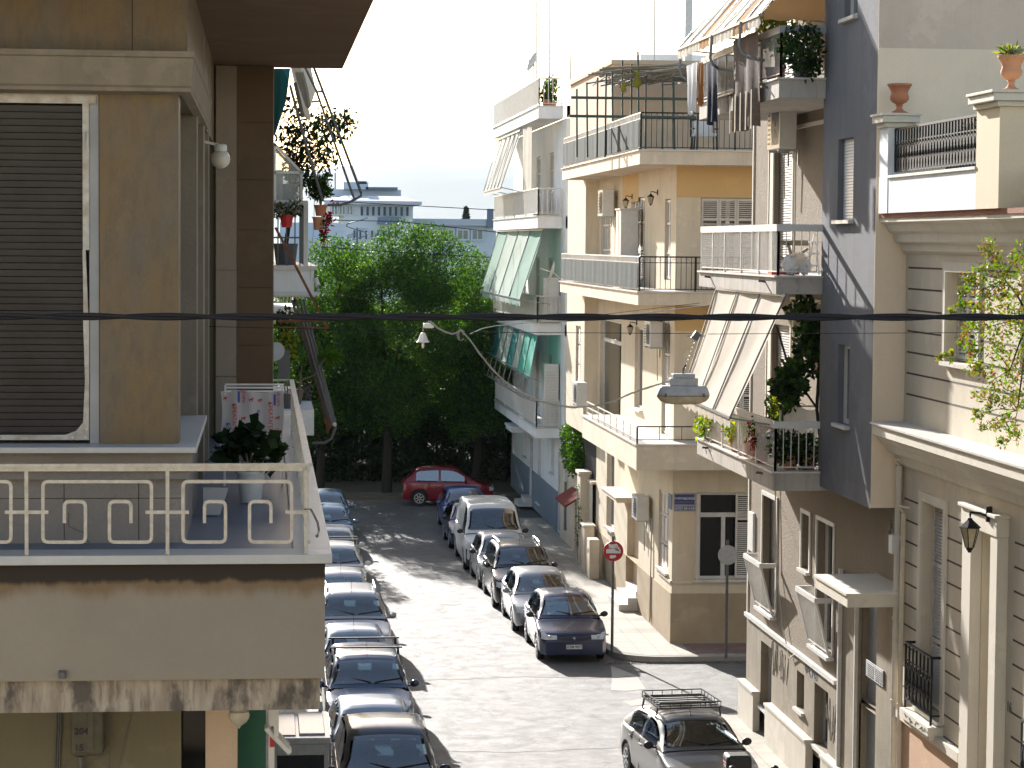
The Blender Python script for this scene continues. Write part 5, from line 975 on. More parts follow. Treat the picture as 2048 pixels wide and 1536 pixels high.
m.build('branches','bark',bg)
# ================================================================ near building on the left, with the meander railing
A = thing('corner_apartment_building', 'near building on the left clad in stained marble, with a wrap-around balcony', 'building', (-2,21,.13))
ZF, ZS = 7.36, 7.40; YR = 20.0; YB = 21.2; XE = .57; YE = 32.4
px = lambda x, y, Y: hY(x, y, Y)
m = MB(); m.box(-9,YB+.5,6.06,-.86,36,16.5); m.box(-.86,YE,6.0,.12,36,16.5); m.box(-9,22.9,.13,-.3,36,6.05); m.build('core','wall_olive',A)
# balcony slab, parapet fascia, lower beam
zf0 = px(600,1357,20.05).z; zb0 = px(600,1419,20.12).z; xf = px(650,1240,20.05).x; xb = px(640,1390,20.12).x
MB().box(-9,20.0+.05,zf0,xf,36.2,7.32).build('fascia','cream_fascia',A)
MB().box(-9,20.12,zb0,xb,36.0,zf0-.003).build('beam','beam_stained',A)
m = MB(); m.box(-9,19.93,7.323,XE,20.35,ZS); m.box(.25,20.35,7.323,XE,36.3,ZS); m.build('edge_stone','slab_marble',A,bevel=.006)
MB().box(-9,20.35,7.322,.25,36,ZF-.01).build('balcony_floor','balcony_floor',A)
m = MB(); c = px(124,1357,20.0); m.lathe([(.028,.0),(.03,-.03),(.026,-.06),(.018,-.06)],(c.x,20.04,c.z+.03),12,ax='y'); m.box(c.x-.03,20.0,c.z+.0,c.x+.03,20.05,c.z+.06); m.build('drain_spout','frame_dark',A)
# bay with the brown shutter
xs = lambda x, Y=YB: px(x,500,Y).x
zs_t = px(300,888,YB).z; z_h0 = px(300,190,YB).z; z_h1 = px(300,105,YB-.25).z
m = MB(); m.box(xs(199),YB,zs_t,xs(357),YB+.45,z_h0+.1); m.build('pilaster','marble_stained',A)
m = MB(); m.box(-9,YB+.02,z_h0+.02,xs(375),YB+.5,12.34); m.box(xs(375)-.2,YB+.5,z_h0+.02,xs(375),YE-.07,12.34); m.build('upper_wall','marble_stained',A)
m = MB()
for x in (265,): a = xs(x); m.box(a-.004,YB+.015,z_h1+.02,a+.004,YB+.03,12.34)
m.build('panel_joint','groove',A)
xh = px(389,120,YB-.3).x
prof = [(.0,z_h0+.0),(.22,z_h0+.02),(.22,z_h0+.05),(.25,z_h0+.07),(.28,z_h0+.20),(.30,z_h0+.30),(.33,z_h0+.31),(.33,z_h1+.01),(.0,z_h1+.03)]
m = MB(); m.prism([(-4,YB+.02-d,z) for d,z in prof],(xh+4-.12,0,0)); m.add([(xh-.12,YB+.02-d,z) for d,z in prof]+[(xh-.12+d*.36,YB+.02-d,z) for d,z in prof],[(i,i+1,len(prof)+i+1,len(prof)+i) for i in range(len(prof)-1)])
# mitred return along the side
rows = [[(xh-.12+d*.36, YB+.02-d, z) for d,z in prof],[(xh-.12+d*.36,27.9,z) for d,z in prof]]
m.grid(rows,closed=True); m.add(rows[1],[tuple(range(len(prof)))]); m.build('head_moulding','stone_trim',A)
xss = px(393,900,20.85).x
m = MB(); m.box(-4,20.85,zs_t-.05,xss,YB+.5,zs_t); m.box(xs(357)-.2,YB+.5,zs_t-.05,xss,24.7,zs_t); m.build('sill','slab_marble',A,bevel=.006)
m = MB(); xl = xs(372); m.box(-4,YB-.02,ZF-.01,xl,YB+.5,zs_t-.06); m.box(-4,YB-.10,zs_t-.30,xl+.03,YB-.02,zs_t-.22).box(-4,YB-.16,zs_t-.22,xl+.06,YB-.02,zs_t-.051); m.box(xs(357)-.2,YB+.5,ZF-.01,xl,24.7,zs_t-.06); m.build('lower_wall','stone_grey',A)
m = MB()
for x in (127,277): a = xs(x); m.box(a-.003,YB-.024,ZF,a+.003,YB-.018,zs_t-.31)
m.box(-4,YB-.024,ZF+.38,xl,YB-.018,ZF+.386)
def crack(pts, Y, r=.003):
    q = []; rr = random.Random(len(pts)*7)
    for a,b in zip(pts,pts[1:]):
        for k in range(4): t = k/4; q.append(px(a[0]+(b[0]-a[0])*t+rr.uniform(-1.5,1.5), a[1]+(b[1]-a[1])*t+rr.uniform(-1.5,1.5), Y))
    m.tube(q, r, 4)
crack([(137,1024),(137,1052),(165,1066),(175,1080),(190,1104)],YB-.02); crack([(108,900),(106,925)],YB-.1)
m.build('panel_joint','groove',A)
# side of the bay: recessed side window and trims, pale strip, brown panels
m = MB(); m.box(-1.6,YB+.45,zs_t,xs(357)-.10,24.75,z_h0+.02); m.build('side_recess','stone_grey',A)
m = MB(); xq = xs(357)+.0
for a,b,d in ((24.69,25.2,.03),(25.25,25.5,.015),(26.6,27.3,.05),(27.35,27.6,.02),(29.0,29.4,.05)): m.box(xq-.2,a,ZF,xq+.03+d,b,12.3)
m.box(xq-.25,24.7,ZF-.005,xq+.02,YE,12.33); m.build('side_wall','stone_trim',A)
zz = [7.35]+[px(500,y,YE).z for y in (690,575,460,360,245)]+[12.33]; x0, x1, x2 = px(432,400,YE).x, px(474,400,YE).x, px(546,400,YE).x
for i,(a,b) in enumerate(zip(zz,zz[1:])):
    MB().box(x1,YE-.06,a+.003,x2,YE-.001,b-.003).build('marble_panel','marble_dark',A)
for a,b in ((7.35,px(450,752,YE).z),(px(450,752,YE).z,px(450,540,YE).z),(px(450,540,YE).z,12.33)): MB().box(x0,YE-.10,a+.003,x1-.004,YE-.001,b-.003).build('marble_panel','marble_pale',A)
MB().box(x2,YE-.05,7.3,x2+.012,36,12.33).build('corner_trim','marble_pale',A)
# soffit of the balcony above
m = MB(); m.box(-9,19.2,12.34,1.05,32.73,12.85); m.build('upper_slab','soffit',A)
# shutter window
wa = thing if False else None
xf0, xf1 = -4.0, xs(197)
m = MB(); zt = px(100,206,YB).z; zbt = px(100,880,YB).z
m.box(xf0,YB+.04,zt,xf1,YB+.12,px(100,186,YB).z); m.box(xf0,YB+.02,zt-.0,xf1-.02,YB+.04,px(100,190,YB).z)
wn = m.build('window','frame_dirty',A)
m = MB(); m.box(xs(178),YB+.05,zs_t,xf1,YB+.12,zt); m.build('frame','frame_grey',wn)
m = MB(); m.box(xs(165),YB+.03,px(170,500,YB).z,xs(178),YB+.06,zt); m.prism([px(x,y,YB+.03) for x,y in ((166,640),(178,640),(178,880),(0,880),(-200,880),(-200,870),(130,870),(152,862),(166,845),(170,760))],(0,.03,0)); m.prism([px(x,y,YB+.025) for x,y in ((165,500),(171,500),(177,640),(167,640))],(0,.03,0)); m.build('shutter_rail','frame_dirty',wn)
m = MB()
for x,y in ((145,875),(171,875),(173,858)): MB().lathe([(.012,0),(.012,.008)],px(x,y,YB+.02),8,ax='y').build('bolt','galvanised',wn)
m.tube([px(x,y,YB+.01) for x,y in ((168,298),(168,270),(171,263),(176,268),(176,296))],.005,5); m.build('latch','galvanised',wn)
m = MB(); z = zbt; k = 0; rr = random.Random(3)
while z < zt-.02:
    o = rr.uniform(-.004,.004); m.quad((xf0,YB+.065+o,z),(xs(167),YB+.065+o,z),(xs(167),YB+.05+o,z+.052),(xf0,YB+.05+o,z+.052)); m.quad((xf0,YB+.05+o,z+.052),(xs(167),YB+.05+o,z+.052),(xs(167),YB+.085,z+.059),(xf0,YB+.085,z+.059)); z += .0595
m.build('roller_shutter','shutter_brown',wn)
# -------- railing with square meanders
rl = thing('balcony_railing','pale metal balcony railing with square spiral meanders on the near building','railing',(0,YR,ZS)); zr = px(300,930,YR).z
m = MB(); m.box(-4,YR-.03,zr-.012,px(617,930,YR).x,YR+.03,zr+.012).box(-4,YR-.015,zr-.05,px(605,930,YR).x,YR+.015,zr-.0125); XR = .37
m.box(XR-.03,YR+.03,zr-.012,XR+.03,YE-.1,zr+.012); m.box(XR-.015,YR+.03,zr-.05,XR+.015,YE-.1,zr-.0125); m.box(.12,YE-.15,zr-.012,XR+.03,YE-.1,zr+.012); m.build('handrail','cream_paint',rl)
for x in (53,335,612,-229): m = MB(); a = px(x,1000,YR).x; m.box(a-.015,YR-.012,ZS,a+.015,YR+.012,zr-.05); m.build('post','cream_paint',rl)
for k in range(7): y = YR+.8+k*1.9; MB().box(XR-.012,y,ZS,XR+.012,y+.03,zr-.05).build('post','cream_paint',rl)
m = MB()
for k in range(11): y = YR+.45+k*1.1; m.box(XR-.012,y,ZS+.08,XR+.012,y+.028,zr-.05)
m.box(XR-.012,YR+.02,ZS+.08,XR+.012,YE-.1,ZS+.11); m.build('baluster','cream_paint',rl)
def meander(pts, nm='meander'):
    q = []; P = [px(x,y,YR) for x,y in pts]; R_ = .045
    for i,p in enumerate(P):
        if 0 < i < len(P)-1:
            a = (P[i-1]-p).normalized()*R_; b = (P[i+1]-p).normalized()*R_
            q += [p+a*(1-t)**2+b*t**2 for t in (0,.2,.4,.6,.8,1)]
        else: q.append(p)
    rows = []
    for i,p in enumerate(q):
        t = (q[min(i+1,len(q)-1)]-q[max(i-1,0)]); t.y = 0; t.normalize(); n = Vector((-t.z,0,t.x))*.0135; y = Vector((0,.0135,0)); rows.append([p+n+y,p-n+y,p-n-y,p+n-y])
    m = MB(); m.grid(rows,closed=True); m.add(rows[0],[(0,1,2,3)]); m.add(rows[-1],[(0,1,2,3)])
    return m.build(nm,'cream_paint',rl)
for o in (0,280): meander([(129+o,1046),(129+o,1003),(171+o,1003),(171+o,1084),(86+o,1084),(86+o,963),(303+o,963),(303+o,1084),(219+o,1084),(219+o,1003),(262+o,1003),(262+o,1046)])
meander([(-18,1046),(-18,1003),(-61,1003),(-61,1084),(22,1084),(22,963),(-193,963)])
m = MB()
for a,b in ((10,97),(291,378),(570,614)): p, q = px(a,1024,YR), px(b,1024,YR); m.bar(p+Vector((0,-.012,0)),q+Vector((0,-.012,0)),.012,.028)
m.build('crossbar','cream_paint',rl)
# wire dangling from the corner post
m = MB(); pts = [px(x,y,YR-.05) for x,y in ((607,1019),(620,1018),(627,1030),(634,1045),(637,1060),(634,1072))]; m.tube(pts,.006,5); m.tube([p+Vector((.01,.0,.01*math.sin(i*3))) for i,p in enumerate(pts)],.004,5); m.ball(pts[-1],.014,8); tag(m.build('wire','frame_dark'),'frayed wire tied to the corner post of the meander railing','wire')
# globe lamp
c = px(441,318,28); t = thing('wall_lamp','white globe lamp on the side wall of the near building','lamp',(c.x-.08,28,c.z+.15)); MB().ball(c,.112,18).build('globe','opal_glass',t,smooth=True)
m = MB(); m.lathe([(.05,.09),(.075,.09),(.075,.15),(.06,.17),(.05,.17)],c,16); m.bar(c+Vector((-.2,0,.20)),c+Vector((.02,0,.15)),.03); m.build('bracket','white_plastic',t)
# covered drying rack on the balcony
rk = thing('drying_rack','drying rack wrapped in a white plastic butcher cover on the near balcony','rack',(-.15,26,7.36)); m = MB(); zt = px(500,782,26).z
for y, dz in ((25.95,.0),(26.1,.03),(26.35,.05)): m.bar((-.42,y,zt+dz),(.22,y,zt+dz),.018)
for x in (-.42,.2): m.bar((x,25.95,7.36),(x,26.35,zt+.04),.02); m.bar((x,26.35,7.36),(x,25.95,zt),.02)
m.build('frame','white_paint',rk)
def cov(u, v, e=0): return Vector((-.46+.66*u+.015*math.sin(v*5), 25.93-e+.022*math.sin(u*11+v*2)+.015*math.sin(u*23)-.02*v, zt-.0-.72*v+.015*math.sin(u*7)-(.05*v*(1-u)*0)))
m = MB(); m.grid([[cov(i/24,j/12) for i in range(25)] for j in range(13)]); cv = m.build('cover','butcher_cover',rk,smooth=True)
def vtext(s, u, v, size, mat):                     # lettering running down the cover
    p = cov(u,v,.008); M = Matrix.Translation(p) @ Matrix(((1,0,0,0),(0,0,-1,0),(0,1,0,0),(0,0,0,1))) @ Matrix.Rotation(-math.pi/2,4,'Z'); return text(rk,'print',s,size,M,mat,.001,bold=.001)
vtext('ΚΡΕΑΤΑΓΟΡΑ',.20,.46,.058,'ink_red'); vtext('Κρεαταγορά',.33,.62,.055,'ink_blue') if False else None
vtext('ΚΡΕΑΤΑΓΟΡΑ',.78,.40,.058,'ink_red'); vtext('Κερκύρας',.12,.66,.055,'ink_blue'); vtext('Κρεατικά',.58,.44,.06,'ink_blue'); vtext('ΑΓΟΡΑ',.92,.12,.045,'ink_red'); vtext('ΑΓΟΡΑ',.36,.08,.045,'ink_red')
m = MB()
for u,v in ((.05,.12),(.48,.12),(.62,.12),(.35,.42),(.90,.40),(.10,.95)):      # small printed steer shapes
    c = cov(u,v,.008); m.prism([c+Vector((x*.028,0,z*.028)) for x,z in ((-1,.4),(-.2,.5),(.7,.9),(.9,.5),(.6,.1),(.55,-.7),(.3,-.7),(.25,-.1),(-.5,-.1),(-.55,-.7),(-.8,-.7),(-.85,-.1))],(0,-.002,0))
m.build('print','ink_red',rk)
m = MB()
for u,v in ((.28,.10),(.86,.12),(.50,.5)): c = cov(u,v,.008); m.box(c.x-.012,c.y-.002,c.z-.06,c.x+.012,c.y,c.z+.06)
m.build('print','ink_blue',rk); m = MB()
for u,v in ((.38,.58),(.92,.62)):
    for r in (.045,.03): c = cov(u,v,.01); m.tube([c+Vector((r*math.cos(a),-.0,r*math.sin(a))) for a in [math.pi*k/8 for k in range(17)]],.003,4)
m.build('print','ink_red',rk)
pot_plant('big dark leafy plant in a pale patterned pot on the near balcony',(-.13,24.4,7.36),.15,.32,[((-.12,0,.58),(.22,.2,.09),70),((.14,0,.55),(.2,.2,.10),60),((-.22,.0,.47),(.13,.2,.07),36),((.02,0,.70),(.12,.12,.08),40),((.2,0,.42),(.12,.1,.1),30)],['leaf_dark'],.15,'white_plastic',aspect=.8)
MB().box(-.46,25.2,7.36,-.2,25.8,7.9).build('x','stone_trim') if False else None
m = MB(); m.box(-.58,23.2,7.36,-.42,23.32,7.62); m.prism([(-.42,23.2,7.36),(-.42,23.2,7.62),(-.34,23.2,7.62)],(0,.08,0)); tag(m.build('rack_foot','slab_marble'),'small white bracket standing on the near balcony floor by the wall','bracket')
# -------- street level under the balcony
Y1_ = 22.3; m = MB(); m.box(-9,Y1_,.13,px(362,1480,Y1_).x,22.9,zb0); m.build('street_wall','wall_olive',A)
m = MB(); m.box(px(362,1480,22.6).x,22.6,.13,px(411,1480,22.6).x,22.88,zb0); m.build('dark_doorway','glass_dark',A)
m = MB(); m.box(px(411,1480,Y1_).x,Y1_,.13,px(474,1480,Y1_).x,22.85,zb0); m.build('door_pier','pink_wall',A)
m = MB(); a, b = px(476,1480,22.9).x, px(532,1480,22.9).x; m.box(a,22.9,.13,b,22.96,zb0); m.build('green_door','green_panel',A)
m = MB(); a, b = px(537,1480,22.2).x, px(549,1480,22.2).x; m.box(a,22.2,.13,b,22.28,zb0); m.build('post','white_paint',A)
m = MB(); 
for x in (112,117,121): m.tube([px(x,1420,Y1_-.03),px(x+1,1450,Y1_-.03),px(x-1,1480,Y1_-.03),px(x-2,1536,Y1_-.03),px(x-2,1700,Y1_-.03)],.008,5)
m.tube([px(264,1420,Y1_-.015),px(237,1536,Y1_-.015)],.004,4); m.tube([px(x,y,Y1_-.02) for x,y in ((128,1536),(135,1522),(150,1515),(165,1518))],.004,4); m.tube([px(x,y,Y1_-.02) for x,y in ((170,1540),(185,1520),(205,1512),(219,1504),(219,1536))],.005,4)
tag(m.build('cable','frame_dark'),'bunch of old cables on the olive wall under the near balcony','cable')
t = thing('meter_box','olive green meter box numbered 204 and 15 under the near balcony','box',tuple(px(170,1515,Y1_-.2))); a, b = px(141,1513,Y1_-.25), px(207,1400,Y1_-.25)
m = MB(); m.box(a.x,Y1_-.25,a.z,b.x,Y1_-.001,b.z); m.build('casing','box_green',t,bevel=.03); m = MB(); p = px(176,1513,Y1_-.25).x; q = px(188,1513,Y1_-.25).x; m.box(p,Y1_-.262,a.z+.06,q,Y1_-.2505,b.z); m.box(a.x+.02,Y1_-.257,a.z+.03,p-.01,Y1_-.2505,a.z+.036); m.build('lid_strip','box_green',t,bevel=.004)
text(t,'stencil_number','204',.085,faceM(px(163,1463,Y1_-.255)+Vector((0,-.002,0))),'ink_dark',.001,bold=.003); text(t,'stencil_number','15',.085,faceM(px(158,1496,Y1_-.255)+Vector((0,-.002,0))),'ink_dark',.001,bold=.003)
MB().tube([px(161,1513,Y1_-.12),px(161,1700,Y1_-.12)],.03,8).build('pipe','frame_dark',t)
c = px(478,1434,21.5); t = thing('ceiling_lamp','white dome lamp hanging under the near balcony','lamp',(c.x,21.5,zb0)); MB().lathe([(.085,.05),(.095,.02),(.09,-.01),(.07,-.045),(.035,-.07),(.015,-.085),(.01,-.1),(.002,-.105)],c,18).build('shade','opal_glass',t,smooth=True); MB().lathe([(.07,.05),(.07,zb0-c.z)],c,16).build('mount','frame_dirty',t)
t = thing('floodlight','white floodlight tilted on a bracket under the corner of the near balcony','lamp',tuple(px(553,1430,21.2))); M = Matrix.Translation(px(556,1478,21.2)) @ Matrix.Rotation(math.radians(47),4,'Y'); MB().obox(M,.16,.10,.022).build('housing','white_plastic',t,bevel=.012); MB().obox(M@Matrix.Translation((0,0,.03)),.11,.07,.012).build('cooling_fins','frame_dirty',t,bevel=.004); a = px(553,1474,21.09); m = MB(); m.box(a.x-.02,21.08,a.z-.02,a.x+.02,21.09,zb0); m.ball(a,.016,8); m.build('bracket','white_plastic',t)
a = px(540,1475,22.1); b = px(549,1495,22.1); tag(MB().box(a.x,22.12,b.z,b.x,22.19,a.z).build('sticker','sign_red'),'small red plate on the white post','sign')
# kiosk cabinet on the pavement
k0, k1 = 36.62, 38.6; kk = thing('kiosk','grey metal kiosk with a flat top and dark window beside the parked cars','kiosk',(.55,37.6,.135)); m = MB()
for x in (.14,.93):
    for y in (k0,k1-.08): m.box(x,y,.136,x+.07,y+.08,2.3)
m.box(.14,k0,.136,1.0,k0+.05,.95).box(.14,k1-.05,.136,1.0,k1,2.3).box(.95,k0+.08,.136,1.0,k1-.08,.95).box(.21,k0+.0,2.12,.93,k0+.04,2.3).box(.14,k0+.08,.136,.18,k1-.08,2.3); m.build('frame','galvanised',kk,bevel=.005)
m = MB(); m.box(.21,k0+.02,.95,.93,k0+.03,2.12).box(.97,k0+.08,.95,.98,k1-.08,2.2); m.build('window','glass_dark',kk); m = MB(); m.box(.08,k0-.06,2.3,1.03,k1+.05,2.40).box(.12,k0+.1,2.40,.5,k1-.1,2.42).box(.55,k0+.15,2.40,.95,k1-.2,2.43); m.build('roof','galvanised',kk,bevel=.01)
m = MB(); m.box(.1,k1+.1,2.5,.95,k1+.6,2.55); m.box(.1,k1+.1,.135,.14,k1+.6,2.5).box(.9,k1+.1,.135,.95,k1+.6,2.5); tag(m.build('metal_shelf','galvanised'),'pale metal shelf frame right behind the kiosk','shelf')
# ================================================================ second building on the left: only its balconies show
Bd = thing('apartment_building','half hidden building with cluttered balconies just past the near marble one','building',(-2,37,.13)); YB2 = 38.0
MB().box(-8,37.0,.13,-.05,50,13.2).build('wall','cream_slab',Bd)
q = lambda x,y,Y=YB2: hY(x,y,Y)
a, b = q(628,590), q(628,540); m = MB(); m.box(-.05,YB2,a.z,b.x,45,b.z); s = m.build('balcony_slab','white_wall',Bd); MB().box(-.05,YB2-.04,b.z,b.x+.05,45.04,q(628,532).z).build('edge_stone','marble',s); ZB1 = q(628,532).z
m = MB(); zt = q(612,405).z; x1 = q(612,405).x; m.bar((x1,YB2+.05,ZB1),(x1,YB2+.05,zt),.07,.07); m.bar((-.05,YB2+.05,zt),(x1+.03,YB2+.05,zt),.06); m.bar((x1,YB2+.05,zt),(x1,44.9,zt),.06)
m.build('railing','white_paint',Bd); m = MB()
for x in (556,573,590,600): p = q(x,470); m.bar((p.x,YB2+.04,ZB1),(p.x,YB2+.04,zt),.02)
for k in range(40): m.bar((x1,YB2+.2+k*.17,ZB1),(x1,YB2+.2+k*.17,zt),.014)
m.bar((-.05,YB2+.04,q(560,475).z),(x1,YB2+.04,q(560,475).z),.025); m.build('railing','frame_dark',Bd)
# glazed enclosure
ge = thing('glass_enclosure','white framed glass lean-to on the left balcony under the green awning','glass enclosure',tuple(q(552,403))); m = MB(); C4 = [q(549,288),q(603,345),q(603,403),q(549,403)]; mid = (q(549,345),q(603,345))
for y in (0,1.6):
    o = Vector((0,y,0))
    for p1,p2 in ((C4[0],C4[1]),(C4[1],C4[2]),(C4[2],C4[3]),(C4[3],C4[0]),mid): m.bar(p1+o,p2+o,.04)
for p in (C4[0],C4[1],C4[2]): m.bar(p,p+Vector((0,1.6,0)),.04)
m.build('frame','white_paint',ge); m = MB(); m.prism([C4[0],C4[1],mid[0]],(0,.01,0)); m.prism([mid[0],mid[1],C4[2],C4[3]],(0,.01,0)); m.quad(C4[0],C4[1],C4[1]+Vector((0,1.6,0)),C4[0]+Vector((0,1.6,0))); m.build('pane','clear_glass',ge)
m = MB(); m.box(q(556,0).x,YB2+.5,q(0,403).z,q(590,0).x,YB2+.9,q(0,360).z); tag(m.build('storage_box','far_grey',bevel=.01),'blue grey box behind the glass lean-to','box')
m = MB(); m.grid([[q(x,y,YB2+.2)+Vector((0,.03*math.sin(x),0)) for x in (552,556,560,566)] for y in (340,365,400)]); tag(m.build('cloth','cloth_white',smooth=True),'white cloth hanging inside the glass lean-to','laundry')
for lab,x,yt,yb,rw,mat,sp,mt in (('red hanging pot with a grey-green trailing plant on the left balcony rail',573,430,455,.11,'red_plastic',[((-.02,0,.27),(.22,.2,.1),260),((.1,0,.3),(.14,.15,.12),120),((-.12,0,.25),(.14,.15,.12),120)],['leaf_vine','stone_grey']),
    ('upper terracotta pot with a bushy red-flowered plant on the awning side',641,410,432,.105,'terracotta',[((-.02,0,.4),(.2,.22,.16),420),((-.1,0,.52),(.12,.15,.1),120),((.1,0,.6),(.08,.1,.1),40)],['leaf_vine','leaf_dark']),
    ('lower terracotta pot with red blossoms hanging beside the left balcony',637,434,460,.10,'terracotta_pale',[((.12,0,.12),(.1,.1,.08),90),((.08,0,-.1),(.06,.08,.16),80)],['leaf_vine','flower_red'])):
    p = q(x,yb); pot_plant(lab,(p.x,YB2-.1,p.z),rw,q(x,yt).z-p.z,sp,mt,.075,mat,group='pots hung on the left balcony')
for i,(x,y,n) in enumerate(((655,432,26),(650,372,10),(668,408,8))): p = q(x,y); t = tag(leafcloud('blossom','flower_red',None,clump((p.x,YB2-.1,p.z),(.06,.06,.05),n*2),.05,.8),['cluster of red blossoms right of the terracotta pots','few red blossoms above the upper terracotta pot','small red blossoms on the thin stems near the awning arm'][i],'flowers','red blossoms of the left balcony')
ft = thing('ficus_tree','potted ficus with drooping dark leaves against the sky on the left balcony','tree',(.6,39.5,ZB1)); m = MB(); c0 = Vector((.35,39.5,ZB1)); MB().lathe([(.16,0),(.2,.35),(.22,.35)],c0,14).build('pot','frame_dark',ft); br = []
for x,y in ((575,245),(590,270),(600,300),(610,330),(585,320),(620,260),(630,285),(645,255),(660,280),(625,320),(640,345),(600,235),(585,215),(660,240),(680,235),(700,240),(690,250),(650,300),(618,360),(655,320),(570,275),(605,265),(615,300),(595,345),(640,235),(672,262),(630,370),(580,295)): br.append(hY(x,y,39.5+random.uniform(-.3,.3)))
m.tube([c0+Vector((0,0,.3)),c0+Vector((.1,0,1.0)),c0+Vector((.05,0,1.9))],[.04,.03,.02],7)
for b_ in br: m.tube([c0+Vector((.1,0,1.0+random.random()*.8)),(c0+Vector((.1,0,1.4))).lerp(b_,.6)+Vector((0,0,.15)),b_],[.014,.008,.003],4)
m.build('trunk','bark',ft); leafcloud('crown',['leaf_dark'],ft,np.concatenate([clump(tuple(b_),(.19,.22,.21),60,.1) for b_ in br]+[clump(tuple(c0+Vector((.12,0,1.0+.2*k))),(.13,.2,.16),60,.1) for k in range(4)]),.10,.42,droop=.9)
# upper awning: teal cloth near the wall, grey folded cloth, long arms
aw = thing('awning','folded teal and grey awning with long bare arms above the ficus','awning',(0,38,12.3)); m = MB(); Yq = 37.0
m.grid([[q(548,137,Yq),q(562,137,Yq),q(581,137,Yq)],[q(548,190,Yq),q(560,195,Yq-.1),q(573,200,Yq)],[q(548,240,Yq),q(556,238,Yq-.05),q(562,235,Yq)],[q(547,272,Yq),q(549,270,Yq),q(551,268,Yq)]]); m.build('teal_cloth','awning_teal_dark',aw,smooth=True)
m = MB(); m.grid([[q(582,130,Yq+.5),q(600,130,Yq+.4),q(622,135,Yq+.5)],[q(600,180,Yq+.5),q(612,182,Yq+.3),q(632,180,Yq+.5)],[q(612,215,Yq+.5),q(617,218,Yq+.45),q(622,212,Yq+.5)]]); m.grid([[q(580,130,Yq+.8),q(598,130,Yq+.7)],[q(594,190,Yq+.8),q(612,190,Yq+.7)],[q(612,240,Yq+.8),q(622,238,Yq+.7)]]); m.build('grey_cloth','awning_grey',aw,smooth=True)
m = MB(); m.tube([q(624,125,Yq),q(722,385,Yq),q(722,392,Yq),q(700,404,Yq),q(680,410,Yq),q(655,410,Yq)],.021,7); m.tube([q(608,130,Yq+.3),q(632,180,Yq+.3),q(708,397,Yq+.3)],.018,7)
m.tube([q(580,170,Yq+.6),q(612,290,Yq+.6),q(645,400,Yq+.6)],.022,6); m.tube([q(590,165,Yq+.7),q(606,235,Yq+.7)],.03,6)
for x,y in ((640,184),(632,204)): m.bar(q(x-8,y,Yq),q(x+8,y-2,Yq),.03)
m.build('arm','frame_dark',aw)
m = MB(); m.tube([q(630,290),q(628,440),q(620,560)],.006,4); tag(m.build('cord','cable_pale'),'thin pale cord hanging in front of the terracotta pots','cord')
m = MB(); m.tube([q(548,589),q(632,589)],.045,10); m.tube([q(632,589),q(637,585),q(635,570),q(631,556)],.04,10); tag(m.build('drain_pipe','white_plastic',smooth=True),'white drain pipe elbow under the left balcony','pipe')
fr = thing('bare_awning','rusty bare awning frame sticking out below the left balcony','awning frame',tuple(q(551,455,37.5))); m = MB(); m.bar(q(551,455,37.5),q(655,655,37.5),.05,.04); m.bar(q(548,655,37.5),q(658,656,37.5),.03); m.bar(q(556,643,38.2),q(645,641,38.2),.04); m.build('strut','rust',fr)
fa_ = thing('awning','closed brown awning with its bundle of grey arms reaching down over the street','awning',tuple(q(590,600,39))); m = MB()
for k,(a,b) in enumerate((((592,598),(664,848)),((600,598),(667,845)),((607,600),(670,843)),((584,600),(655,835)))): m.tube([q(*a,39+.1*k),q(*b,39+.1*k)],.02,6)
m.tube([q(669,845,39),q(671,855,39),q(663,877,39),q(650,885,39),q(624,886,39)],.025,7); m.build('arm','frame_dark',fa_); m = MB(); m.grid([[q(590,620,39.3),q(610,640,39.3)],[q(620,730,39.3),q(635,735,39.3)],[q(640,800,39.3),q(655,800,39.3)],[q(655,870,39.3),q(664,850,39.3)]]); m.build('cloth','rust',fa_,smooth=True); MB().ball(q(669,849,38.9),.035,10).build('end_cap','white_plastic',fa_,smooth=True)
Y5 = 47.0; a, b = q(592,629,Y5), q(592,614,Y5); m = MB(); m.box(-.05,Y5,a.z-.15,b.x,49.8,b.z); s = m.build('balcony_slab','white_wall',Bd); m = MB(); railing(m,(-.05,Y5+.03,b.z),(b.x-.03,Y5+.03,b.z),.55,.07,.008); railing(m,(b.x-.03,Y5+.03,b.z),(b.x-.03,49.7,b.z),.55,.1,.008); m.build('railing','white_paint',Bd)
Y6 = 36.9; z6 = 7.3; 
m = MB(); m.box(-.05,38.5,z6-.4,.8,45,z6); m.build('balcony_slab','white_wall',Bd)
t = thing('dracaena','spiky dracaena leaning out past the closed awning','plant',(.6,39.2,z6)); m = MB(); c0 = Vector((.55,39.2,z6)); top = hY(652,712,39.2); m.tube([c0,c0+Vector((.05,0,.45)),hY(630,750,39.2),top],[.025,.02,.016,.012],6); m.tube([c0+Vector((.02,0,.3)),hY(600,760,39.2),hY(604,730,39.2)],[.015,.012,.008],5); m.build('stem','bark_pale',t)
m = MB()
for k in range(46):
    d = Vector((random.gauss(.3,.8),random.gauss(0,.8),random.gauss(.15,.7))).normalized(); L = random.uniform(.22,.34); s_ = d.cross(Vector((0,0,1))).normalized()*.011; e = top+d*L+Vector((0,0,-.10)); md = top+d*L*.55; m.add([top-s_*.5,top+s_*.5,md+s_,e,md-s_],[(0,1,2,3,4)])
m.build('leaves','leaf_plant',t)
